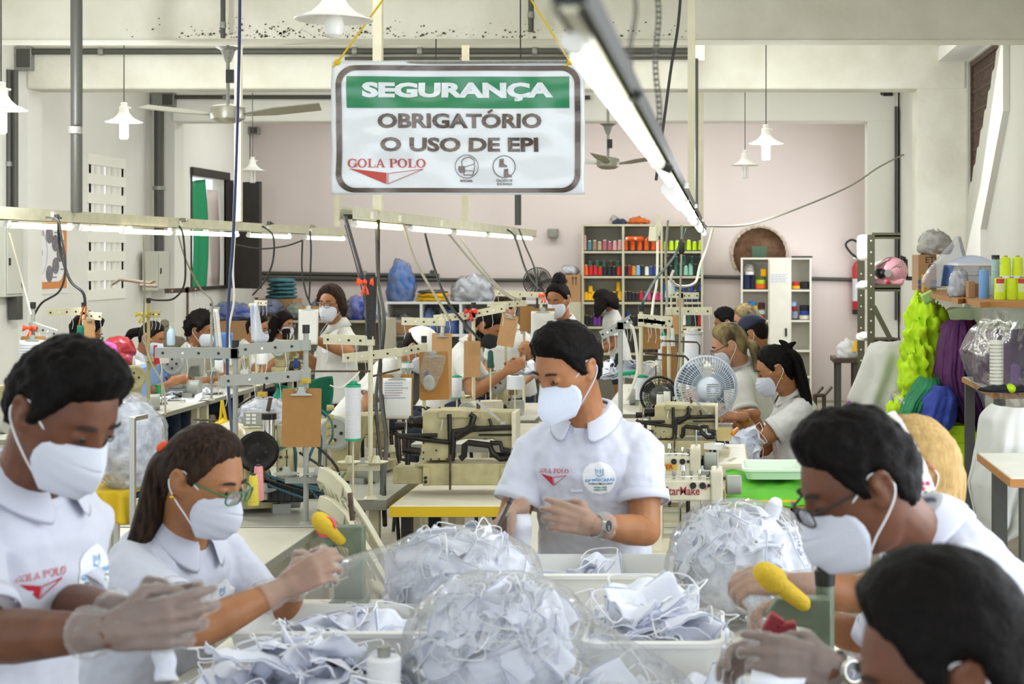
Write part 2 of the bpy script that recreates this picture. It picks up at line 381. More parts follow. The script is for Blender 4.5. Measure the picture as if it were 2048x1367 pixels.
# plaster band under the stair flight and the soffit above the grille
mb = MB()
for (ya, za), (yb, zb_) in (((11.55, 3.5), (12.55, 2.4)), ((12.55, 2.4), (13.45, 1.75))):
    mb.add([(XW - .05, ya, za), (XW - .05, yb, zb_), (XW - .05, yb, zb_ - .34), (XW - .05, ya, za - .6), (XW + .01, ya, za), (XW + .01, yb, zb_), (XW + .01, yb, zb_ - .34), (XW + .01, ya, za - .6)], [(0, 1, 2, 3), (0, 4, 5, 1), (3, 2, 6, 7), (0, 3, 7, 4), (1, 5, 6, 2)])
struct('trim_7', mb, M_wall, smooth=False)
mb = MB(); mb.bb((1.86, 10.6, 3.5), (2.12, 13.57, 3.62)); struct('trim_8', mb, M_wall, smooth=False)
g = MB(); gx = XW + .05
for k in range(30):
    y = 12.05 + 1.43 * k / 29; g.cyl((gx, y, lowz(y) - .02), (gx, y, 3.48), .009, n=6)
for z in (3.36, 3.22, 3.06, 2.9, 2.74, 2.58): g.bb((gx - .012, max(12.05, 12.02 + (3.42 - z) / 1.08 * 1.45), z - .008), (gx + .012, 13.48, z + .008))
g.bb((gx - .03, 12.0, 3.44), (gx + .02, 13.5, 3.48)); g.bb((gx - .03, 13.47, 2.34), (gx + .02, 13.5, 3.48))
struct('window_3', g, M_rust)
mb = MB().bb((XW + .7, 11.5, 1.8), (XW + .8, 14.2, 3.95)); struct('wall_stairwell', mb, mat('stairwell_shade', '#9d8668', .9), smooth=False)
# concrete beams across the hall
def beam(name, y, bz, x0, x1, m=M_beam, dep=.3, top=3.95):
    struct(name, MB().bb((x0, y, bz), (x1, y + dep, top)), m, smooth=False, bevel=.02)
beam('ceiling_beam', 10.4, zat(79, 10.4), -6.2, 2.3)
beam('ceiling_beam_second', 13.57, zat(178, 13.57), P(52, 0, 13.57).x, 2.1)
beam('ceiling_beam_third', 16.8, zat(243, 16.8), P(343, 0, 16.8).x, P(1736, 0, 16.8).x + .3, M_white)
for i, (x0, y, u) in enumerate(((XL - .1, 13.57, 54), (XL - .1, 16.8, 348))):
    struct('trim_%d' % (i + 10), MB().bb((x0, y + .02, 0), (P(u, 0, y).x, y + .3, 3.95)), M_wall, smooth=False)
sp = MB(); rr = random.Random(3)
for k in range(420):
    u = rr.choice([rr.gauss(1000, 330), rr.gauss(560, 120)]); v = 79 - abs(rr.gauss(0, 1)) * 14 - 4
    if 0 < u < 1400 and v > 0:
        p = P(u, v, 10.395); s_ = abs(rr.gauss(0, 1)) * .004 + .0015
        sp.add([p + V((-s_, 0, -s_ * .7)), p + V((s_, 0, -s_ * .5)), p + V((s_ * .8, 0, s_ * .6)), p + V((-s_ * .6, 0, s_ * .7))], [(0, 1, 2, 3)])
sp.build('ceiling_beam_specks', M_speck, bpy.data.objects['ceiling_beam'], kind='stuff')
# ---------------------------------------------------------------- lamps, rails, fans, conduits, banner
M_tube = mat('lit_fluorescent_tube', '#f4fff0', .4, emit=4, ecol='#fbffee')
M_tubew = mat('lit_warm_tube', '#fff3d0', .4, emit=4, ecol='#fff0c4')
M_bulb = mat('lit_bulb', '#ffffff', .4, emit=26, ecol='#eef6ff')
M_glass = mat('unlit_bulb', '#f3f1ea', .25)
M_chan = mat('cream_rail', '#cdc9ae', .5, vary=.15, vscale=14)
def ys_of(u, X): return X * F / (u - U0)
def rail(name, label, X, Y0, Y1, Zt, tubes, plugs, h=.07, wd=.075, warm=0):
    t = thing(name, label, 'light rail', (X, Y0, Zt), group=None)
    L0 = Y1 - Y0; mb = MB()
    mb.bb((-wd / 2, 0, -h), (-wd / 2 + .004, L0, 0)); mb.bb((wd / 2 - .004, 0, -h), (wd / 2, L0, 0)); mb.bb((-wd / 2, 0, -h), (wd / 2, L0, -h + .004))
    mb.build('channel', M_chan, t, smooth=False)
    mb = MB(); mb.bb((-.012, .0, -h + .005), (.012, L0, -h + .03)); mb.build('inner_wiring', M_black, t, smooth=False)
    for k, (ya, yb, dx, dz, wm) in enumerate(tubes):
        m = MB(); ya -= Y0; yb -= Y0; r_ = .0155 if wm != 2 else .0078
        m.cyl((dx, ya, dz), (dx, yb, dz), r_, n=12); tb = m.build('tube', M_tubew if wm == 1 else M_tube, t)
        for q, s_ in ((ya, -1), (yb, 1)):
            m = MB(); m.cyl((dx, q - .001, dz), (dx, q + s_ * .02, dz), r_ * 1.08, n=12); m.build('end_cap', M_white, tb)
            m = MB(); m.bb((dx - .012, q - .008, dz), (dx + .012, q + .008, -h)); m.build('holder', M_white, t, smooth=False)
    for k, y in enumerate(plugs):
        m = MB(); m.bb((wd / 2, y - Y0 - .018, -h * .75), (wd / 2 + .012, y - Y0 + .018, -h * .25)); so = m.build('socket', M_white, t)
    return t
XA, XB_, XC = -3.75, -1.94, -.115
ZT = 2.115
tl = lambda X, us, dz, wm=0: [(ys_of(a, X), ys_of(b, X), dx, d, wm_) for a, b, dx, d, wm_ in us]
rail('light_rail', 'long cream cable rail with lit tubes along the block-vent wall', XA, ys_of(-30, XA), ys_of(690, XA), ZT,
     tl(XA, [(5, 130, .03, -.095, 1), (150, 250, .03, -.095, 1), (228, 325, .05, -.105, 1), (340, 405, .03, -.1, 0), (402, 466, .03, -.1, 0), (490, 572, .03, -.1, 0), (605, 681, .03, -.1, 0)], 0), [ys_of(u, XA) for u in (92, 350, 525, 612)])
rail('light_rail', 'cream cable rail with lit tubes starting under the safety banner', XB_, ys_of(692, XB_), ys_of(1066, XB_), ZT,
     tl(XB_, [(698, 792, .03, -.09, 1), (812, 890, .03, -.09, 0), (902, 962, .03, -.09, 0), (970, 1018, .03, -.09, 0), (1025, 1056, .03, -.09, 0)], 0), [ys_of(u, XB_) for u in (728, 785, 870, 1010)])
rail('light_rail', 'grey rail with two bright tubes running overhead of the mask table', XC + .012, 1.1, 11.6, 2.062,
     [(1.22 + k * 1.2, 1.22 + k * 1.2 + 1.17, -.006, -.034, 2) for k in range(2)] + [(3.7 + k * 1.25, 3.7 + k * 1.25 + 1.2, -.014 + .012 * (k % 2), -.044 - .006 * (k % 2), 0) for k in range(6)], [4.2, 6.0, 8.5], h=.026, wd=.02)
for b in bpy.data.objects:
    pass
def pendant(u, v, Y, label, lit=1, vtop=0, sc_=1, bare='spiral'):
    c = P(u, v, Y); t = thing('pendant_lamp', label, 'pendant lamp', c, group=None)
    k = sc_
    m = MB(); m.lathe([(.03 * k, .11 * k), (.034 * k, .105 * k), (.034 * k, .07 * k), (.05 * k, .045 * k), (.075 * k, .022 * k), (.12 * k, .002 * k), (.13 * k, 0), (.128 * k, -.004 * k), (.118 * k, .0), (.07 * k, .018 * k), (.03 * k, .06 * k)], n=28)
    m.build('shade', mat('lamp_shade', '#f4f2ea', .5), t)
    m = MB(); m.lathe([(.022 * k, .11 * k), (.024 * k, .135 * k), (.012 * k, .14 * k)], n=14); m.cyl((.03 * k, 0, .1 * k), (.05 * k, 0, .1 * k), .006 * k, n=8); m.build('lamp_holder', M_white, t)
    m = MB()
    if bare == 'spiral':
        for q in range(4): a = q * math.pi / 2; m.capsule((.02 * k * math.cos(a), .02 * k * math.sin(a), -.005), (.02 * k * math.cos(a), .02 * k * math.sin(a), -.115 * k), .0105 * k, n=8)
    else: m.lathe([(.012, .04), (.02, .02), (.032, 0), (.036, -.03), (.03, -.055), (.012, -.068), (0, -.07)], n=16)
    b = m.build('bulb', M_bulb if lit else M_glass, t)
    m = MB(); m.cyl((0, 0, .135 * k), (0, 0, 3.95 - c.z), .004, n=6); m.build('flex', M_dark, t)
    if lit:
        d = bpy.data.lights.new('bulb_light', 'POINT'); d.energy = 60; d.color = (.93, .97, 1); d.shadow_soft_size = .05
        o = bpy.data.objects.new('bulb_light', d); COL.objects.link(o); o.parent = t; o.location = (0, 0, -.16 * k)
pendant(248, 243, 11.6, 'lit white bell pendant lamp near the block-vent window', 1, 75)
pendant(505, 341, 16.2, 'unlit white bell pendant lamp hanging before the dark shutter', 0, 180, bare='spiral')
pendant(1532, 286, 12.0, 'lit white bell pendant lamp over the thread workers by the white cabinet', 1, 72)
pendant(1490, 330, 14.8, 'unlit small white pendant lamp behind the lit one by the cabinet', 0, 176)
pendant(2, 218, 8.2, 'lit white pendant lamp cut by the picture edge above the panel board', 1, -40, 1)
pendant(668, 38, 5.6, 'unlit ribbed cream pendant lamp above the safety banner', 0, -200, 1.05, bare='bulb')
def ceiling_fan(u, v, Y, label, angs, blade=.58, vtop=80, sc_=1, tilt=0):
    c = P(u, v, Y); t = thing('ceiling_fan', label, 'ceiling fan', c)
    m = MB(); m.lathe([(.02, .075), (.1, .06), (.115, .05), (.118, .0), (.112, -.03), (.07, -.055), (.02, -.06)], n=32); m.build('motor_housing', mat('fan_metal', '#a8a496', .35, metal=.6), t)
    m = MB(); h = zat(vtop, Y) - c.z; m.cyl((0, 0, .07), (0, 0, 3.95 - c.z), .013, n=10); m.build('down_rod', M_grey, t)
    m = MB(); m.lathe([(.02, h - .1), (.05, h - .02), (.085, h)], n=16); m.build('canopy', M_grey, t)
    m = MB(); m.box((.02, -.02, h - .2), (.05, .03, .09)); m.build('capacitor', M_black, t)
    bm_ = mat('fan_blade', '#9b9784', .45)
    for a in angs:
        m = MB(); ca, sa = math.cos(R(a)), math.sin(R(a)); e = V((ca, sa, 0)); n_ = V((-sa, ca, 0)); q = []
        for k in range(9):
            x = .12 + (blade) * k / 8; wd = .03 + .05 * min(1, k / 3); z = .0 + .06 * (k / 8)
            q.append([e * x + n_ * wd + V((0, 0, z - wd * .22)), e * x - n_ * wd + V((0, 0, z + wd * .22)), e * x - n_ * wd + V((0, 0, z + wd * .22 + .006)), e * x + n_ * wd + V((0, 0, z - wd * .22 + .006))])
        m.rings(q); bl = m.build('blade', bm_, t, smooth=False)
        m = MB(); m.beam(e * .1, e * .17 + V((0, 0, .004)), .03, .012); m.build('blade_iron', M_grey, t, smooth=False)
ceiling_fan(456, 229, 11.0, 'large metal three-blade ceiling fan in front of the second beam', (8, 173, 90), .5, 95)
ceiling_fan(1216, 327, 16.2, 'small metal ceiling fan behind the bright overhead rail', (15, 150, 262), .36, 248)
# conduits and junction boxes
def conduit(label, pts, r, m=M_dark, name='conduit_pipe', clips=()):
    t = thing(name, label, 'pipe', pts[0]); o = V(pts[0])
    MB().tube([V(p) - o for p in pts], r, 12).build('pipe', m, t)
    for c in clips:
        c = V(c) - o; k = MB(); k.cyl(c - V((0, 0, .02)) if abs(pts[0][2] - pts[-1][2]) > .3 else c - V((.02, 0, 0)), c + V((0, 0, .02)) if abs(pts[0][2] - pts[-1][2]) > .3 else c + V((.02, 0, 0)), r * 1.25, n=12); k.build('clip', M_grey, t)
yb2, yb3, yc2 = 13.57 - .04, 16.8 - .04, 20.36
conduit('thick dark conduit along the second beam above the banner', [P(62, 103, yb2), P(1390, 102, yb2)], .027, clips=[P(203, 103, yb2), P(710, 102, yb2), P(840, 102, yb2), P(1070, 102, yb2)])
conduit('thinner dark conduit just under the thick one on the second beam', [P(690, 117, yb2), P(1390, 116, yb2)], .014, clips=[P(925, 117, yb2)])
conduit('dark conduit along the third beam behind the fan', [P(345, 194, yb3), P(760, 194, yb3), P(1180, 195, yb3)], .022, clips=[P(450, 194, yb3)])
conduit('upper dark pipe on the far wall behind the blue sack', [P(520, 546, yc2), P(878, 551, yc2)], .026, clips=[P(730, 548, yc2)])
conduit('lower dark pipe along the far wall to the thread shelf', [P(520, 557, yc2), P(1160, 561, yc2)], .024)
conduit('dark pipe on the far wall between thread shelf and extinguisher', [P(1400, 553, yc2), P(1712, 559, yc2)], .024)
conduit('wide dark pipe pair standing by the panel board, wall-side one', [P(17, 140, 13.4), P(17, 560, 13.4)], .045, clips=[P(17, 328, 13.4)])
conduit('wide dark pipe pair standing by the panel board, room-side one', [P(31, 140, 13.36), P(31, 560, 13.36)], .022)
conduit('dark vertical pipe running down to the tall grey panel box', [P(318, 214, 16.65), P(318, 505, 16.65)], .05, clips=[P(318, 376, 16.65)])
conduit('dark vertical pipe descending behind the window shutter', [P(494, 266, 20.3), P(494, 420, 20.3)], .045)
conduit('grey-green square post dropping from the ceiling to the wall-side rail', [P(153, -240, 8.9), P(153, 424, 9.2)], .032, name='drop_pipe', clips=[P(150, 260, 9.05)])
conduit('short dark pipe coming down to the ceiling fan hook', [P(446, -135, 10.3), P(446, 76, 10.3)], .016, clips=[P(446, 50, 10.3)])
conduit('short dark pipe coming down behind the banner rope', [P(1062, -135, 10.3), P(1062, 64, 10.3)], .018, clips=[P(1062, 30, 10.3)])
conduit('dark pipe from above down to the middle rail end', [P(1036, 190, 15.5), P(1036, 450, 15.5)], .032)
conduit('dark pipe dropping from the white junction box beside the bright rail', [P(1390, 118, 13.5), P(1390, 440, 13.5)], .028)
def jbox(label, u0, v0, u1, v1, Y, d, m=M_grey, open_=True):
    a, b = P(u0, v0, Y), P(u1, v1, Y); t = thing('junction_box', label, 'box', ((a.x + b.x) / 2, Y + d, b.z)); w_, h_ = b.x - a.x, a.z - b.z
    m_ = MB(); m_.bb((-w_ / 2, -d, 0), (w_ / 2, 0, h_)); m_.build('case', m, t, smooth=False, bevel=.006)
    q = MB(); q.bb((.0 if open_ else -w_ * .4, -d - .004, h_ * .12), (w_ * .46 if open_ else w_ * .4, -d, h_ * .9)); q.build('cover', M_dark if open_ else m, t, smooth=False)
jbox('grey junction box under the first beam at the wall', 3, 93, 62, 140, 13.5, .12)
jbox('grey junction box at the end of the third beam', 302, 185, 347, 213, 16.7, .12)
jbox('small grey junction box above the window shutter', 484, 253, 516, 268, 20.2, .12)
jbox('cream junction box joined to the pipes beside the bright rail', 1381, 80, 1410, 121, 13.5, .07, M_white, False)
jbox('grey wall box at the end of the middle light rail', 1095, 457, 1115, 475, 20.3, .1, M_grey, False)
jbox('small dark box joining the pipes left of the blue sack', 722, 542, 732, 557, 20.36, .05, M_dark, False)
jbox('small dark box joining the pipes right of the blue sack', 860, 540, 872, 555, 20.36, .05, M_dark, False)
# square hanging posts
M_post = mat('cream_post', '#d3ccb0', .5, vary=.08)
def post(label, u, v0, v1, Y, wd):
    a, b = P(u, v0, Y), P(u, v1, Y); a.z = 3.95; m = MB(); m.bb((a.x - wd / 2, Y - wd / 2, b.z), (a.x + wd / 2, Y + wd / 2, a.z)); one('hanging_post', m, M_post, label, 'post', (a.x, Y, a.z), smooth=False)
post('cream square post holding the wall-side rail before the shutter', 477, -30, 443, 12.4, .05)
post('cream square post behind the banner holding the middle rail', 756, -40, 423, 8.95, .05)
post('thin cream post left of the banner foot above the middle rail', 675, 380, 452, 15.4, .05)
post('cream square post holding the middle rail further back', 931, 240, 442, 12.2, .05)
post('cream square post at the far end of the bright rail', 1383, -60, 420, 9.6, .045)
post('thin cream strip on the wall right of the rail end post', 1402, 190, 440, 16.5, .05)
# banner
bY = 7.0; bl, bt, br, bb_ = 664, 123, 1170, 389
t = thing('safety_banner', 'white vinyl safety banner with green heading hung by yellow ropes', 'sign', P((bl + br) / 2, bb_, bY))
o0 = V(t.location)
def bw(x, y):   # slight sag and ripples of the vinyl
    return .012 * math.sin(x * 5 + y * 2) + .006 * math.sin(x * 13 - y * 17) + .004 * math.sin(y * 31 + x * 7)
def bpt(u, v, lift=0):
    q = P(u, v, bY) - o0; return V((q.x, bw(q.x, q.z) - lift, q.z))
M_vinyl = mat('glossy_white_vinyl', '#dfe3e7', .13, bump=.5, bscale=5, spec=.8)
m = MB(); m.grid(lambda s, t_: bpt(bl + (br - bl) * s, bb_ + (bt - bb_) * t_ + 4 * (1 - s) * 0, 0), 60, 34); sheet = m.build('sheet', M_vinyl, t, thick=.002)
def rrect(x0, y0, x1, y1, r, n=8):
    q = []
    for cx_, cy_, a0 in ((x1 - r, y0 + r, -90), (x1 - r, y1 - r, 0), (x0 + r, y1 - r, 90), (x0 + r, y0 + r, 180)):
        for k in range(n + 1): a = R(a0 + 90 * k / n); q.append((cx_ + r * math.cos(a), cy_ + r * math.sin(a)))
    return q
def fine(mb, quad, nu, nv, lift):
    a, b, c, d = quad
    mb.grid(lambda s, t_: bpt((a[0] * (1 - s) + b[0] * s) * (1 - t_) + (d[0] * (1 - s) + c[0] * s) * t_, (a[1] * (1 - s) + b[1] * s) * (1 - t_) + (d[1] * (1 - s) + c[1] * s) * t_, lift), nu, nv)
M_silver = mat('dark_foil_print', '#6b6059', .24, metal=.85, bump=.6, bscale=7)
o1 = rrect(674, 131, 1161, 385, 36); o2 = rrect(685, 141, 1150, 376, 28); m = MB()
def dens(q, k=6): return [(q[i][0] + (q[(i + 1) % len(q)][0] - q[i][0]) * j / k, q[i][1] + (q[(i + 1) % len(q)][1] - q[i][1]) * j / k) for i in range(len(q)) for j in range(k)]
A, B = dens(o1, 14), dens(o2, 14); n = len(A)
m.add([bpt(*p, .006) for p in A] + [bpt(*p, .006) for p in B], [(k, (k + 1) % n, n + (k + 1) % n, n + k) for k in range(n)]); m.build('border', M_silver, t)
M_green = mat('green_print', '#16804f', .2, bump=.3, bscale=6, spec=.8)
m = MB(); q = rrect(695, 153, 1139, 216, 7)
xs = [695 + 444 * i / 60 for i in range(61)]
m.grid(lambda s, t_: bpt(695 + 444 * s, 153 + 63 * t_, .003), 60, 8); m.build('heading_panel', M_green, t)
def btext(txt, u0, u1, vtop, vbot, name, m_, bold=0, lift=.005, sx=None, **kw):
    vs_, fs = text_mb(txt, 1, bold=bold, align='LEFT', depth=0, **kw)
    if not vs_: return
    xa, xb = min(p.x for p in vs_), max(p.x for p in vs_)
    cap = [p for p in vs_]; ya, yb = 0, 0
    hh, _ = text_mb('H', 1, bold=bold, align='LEFT', depth=0); ya, yb = min(p.y for p in hh), max(p.y for p in hh)
    m2 = MB(); m2.add([bpt(u0 + (u1 - u0) * (p.x - xa) / (xb - xa), vbot + (vtop - vbot) * (p.y - ya) / (yb - ya), lift) for p in vs_], fs); m2.build(name, m_, t, smooth=False)
btext('SEGURANÇA', 726, 1107, 165, 195, 'heading_lettering', M_vinyl, bold=.055)
btext('OBRIGATORIO', 756, 1083, 227, 256, 'lettering', M_silver, bold=.036)
btext('O USO DE EPI', 763, 1076, 275, 303, 'lettering', M_silver, bold=.036)
btext('MÁSCARA', 921, 945, 359, 364, 'lettering', M_silver, bold=.02)
btext('CALÇADO DE', 992, 1024, 358, 363, 'lettering', M_silver, bold=.02)
btext('SEGURANÇA', 993, 1024, 365, 370, 'lettering', M_silver, bold=.02)
M_red = mat('red_foil_print', '#b8443a', .25, metal=.2)
m = MB(); sz = P(0, 318, bY).z - P(0, 335, bY).z
serif_text(m, 'GOLA POLO', sz, frame_m(bpt(775, 326.5, .006), (1, 0, 0), (0, 0, 1)))
xs = [p.x for p in m.v]; k_ = (P(852, 0, bY).x - P(698, 0, bY).x) / (max(xs) - min(xs)); cx_ = (P(775, 0, bY) - o0).x
m.v = [V((cx_ + (p.x - cx_) * k_, bw(p.x, p.z) - .006, p.z)) for p in m.v]; m.build('emblem_lettering', M_red, t, smooth=False)
m = MB(); m.add([bpt(702, 338, .006), bpt(774, 347, .006), bpt(774, 368, .006)], [(0, 1, 2)])
def stroke(m, pts, w_, lift=.006):
    for (a, b), (c, d) in zip(pts, pts[1:]):
        L_ = math.hypot(c - a, d - b) or 1; nx, ny_ = -(d - b) / L_ * w_ / 2, (c - a) / L_ * w_ / 2
        m.add([bpt(a + nx, b + ny_, lift), bpt(c + nx, d + ny_, lift), bpt(c - nx, d - ny_, lift), bpt(a - nx, b - ny_, lift)], [(0, 1, 2, 3)])
stroke(m, [(777, 347), (847, 338), (777, 368), (777, 347)], 1.2); stroke(m, [(702, 338), (775, 346.5)], 1.2); m.build('emblem', M_red, t, smooth=False)
m = MB(); stroke(m, [(975, 225), (984, 219)], 4.5); m.build('accent_mark', M_silver, t, smooth=False)
m = MB(); circ = lambda cu, cv, r_: [(cu + r_ * math.cos(R(a)), cv + r_ * math.sin(R(a))) for a in range(0, 361, 12)]
stroke(m, circ(934, 333, 23), 1.2); stroke(m, [(926, 340), (924, 322), (930, 316), (940, 314), (949, 320), (950, 335), (946, 350), (928, 350), (928, 345)], 1.4); stroke(m, [(930, 334), (949, 328)], 1.3); stroke(m, [(930, 341), (946, 342)], 1.3)
m.add([bpt(a, b, .006) for a, b in ((918, 332), (930, 332), (931, 345), (921, 346), (917, 340))], [(0, 1, 2, 3, 4)]); m.build('mask_symbol', M_silver, t, smooth=False)
m = MB(); stroke(m, circ(1008, 333, 22), 1.5)
for dx, dy in ((0, 0), (9, 20)): m.add([bpt(a + dx, b + dy, .006) for a, b in ((999, 318), (1007, 317), (1007, 327), (1014, 331), (1014, 334), (998, 334))], [(0, 1, 2, 3, 4, 5)])
m.build('boot_symbol', M_silver, t, smooth=False)
m = MB(); m.cyl(bpt(664, 125, -.006), bpt(1170, 123, -.006), .006, n=8); m.build('top_rod', M_grey, t)
for a in (((675, 125), (773, -10)), ((1140, 124), (1050, -20))):
    m = MB(); pp = [bpt(a[0][0], a[0][1], .0), P(a[1][0], a[1][1], bY + .0) - o0]; pp.append(pp[1] + (pp[1] - pp[0]).normalized() * .9); m.tube(pp, .0045, 6); m.ball(pp[0], (.016, .012, .014), 8, 6); m.cyl(pp[0], pp[0] + V((-.02, -.01, -.02)), .004, n=6)
    m.build('rope', mat('yellow_rope', '#d9b414', .7), t)
# perforated hanger strips and cords
M_strip = mat('perforated_strip', '#6d6a60', .5, metal=.4)
def strip(label, u0, v0, u1, v1, Y, wd):
    a, b = P(u0, v0, Y), P(u1, v1, Y); m = MB(); n_ = int((a - b).length / (wd * 1.0))
    for k in range(n_):
        p, q = a.lerp(b, k / n_), a.lerp(b, (k + 1) / n_); sw = math.sin(k * .35) * .003
        x = (p.x + q.x) / 2 + sw; h_ = abs(p.z - q.z)
        m.bb((x - wd / 2, Y - .001, q.z), (x - wd / 5, Y + .001, p.z)); m.bb((x + wd / 5, Y - .001, q.z), (x + wd / 2, Y + .001, p.z)); m.bb((x - wd / 2, Y - .001, q.z), (x + wd / 2, Y + .001, q.z + h_ * .4))
    one('hanger_strip', m, M_strip, label, 'metal strip', b, smooth=False)
strip('perforated metal strip nearer the banner holding the bright rail', 1267, -30, 1264, 165, 1.83, .0055)
strip('perforated metal strip with chain hook holding the bright rail', 1313, -30, 1316, 285, 2.62, .009)
def plugbox(label, u, v, Y, r=.022):
    t = thing('power_adapter', label, 'adapter', P(u, v, Y)); m = MB(); m.cyl((0, -r, 0), (0, r, 0), r, n=16); m.build('body', mat('pale_grey_plastic', '#c5c2b6', .5), t); m = MB(); m.cyl((r * .6, 0, -.005), (r * 1.9, 0, -.012), .008, n=8); m.build('plug', M_black, t)
plugbox('grey round adapter on the overhead rail near the banner', 1246, 176, 1.72, .0095); plugbox('grey round adapter on the overhead rail further along', 1316, 326, 2.68, .012)
def cable(label, pts, r, m, name='cable', cat='cable', group=None):
    mb_ = MB(); mb_.tube(spline([P(*p) for p in pts], 7), r, 7); return one(name, mb_, m, label, cat, P(*pts[0]), group)
M_cb, M_cg, M_cw, M_cblue = mat('black_cable', '#23221f', .5), mat('grey_cable', '#8f8a78', .5), mat('white_cable', '#e3dfcf', .5), mat('dark_blue_hose', '#27345f', .4)
cable('thin steel wire hooked to the front end of the bright rail', [(1150, -30, 1.3), (1150, 40, 1.3), (1153, 55, 1.2)], .0015, M_cg)
cable('dark cord slanting from the ceiling down to the bright rail', [(1385, -520, 6.5), (1362, -20, 6.4), (1340, 150, 6.3), (1312, 360, 6.2)], .006, M_cb)
cable('thin dark drop wire behind the banner near the right rope', [(1040, -400, 7.2), (1041, 118, 7.2)], .003, M_cb)
cable('thin dark drop wire behind the banner middle', [(872, 78, 10.2), (872, 120, 10.2)], .004, M_cb)
cable('thin sagging wire from the bright rail end up to the far column', [(1412, 452, 11), (1500, 448, 12), (1600, 415, 13.2), (1700, 372, 14.8), (1760, 333, 15.8), (1826, 300, 16.7)], .008, M_cg)
cable('dark blue air hose hanging the full height by the wall-side rail', [(482, -430, 7.0), (480, -40, 7.0), (478, 120, 7.0), (472, 330, 7), (466, 480, 7), (460, 560, 7), (455, 650, 7), (455, 740, 6.9), (462, 840, 6.7), (473, 960, 6.4)], .007, M_cblue, 'air_hose', 'hose')
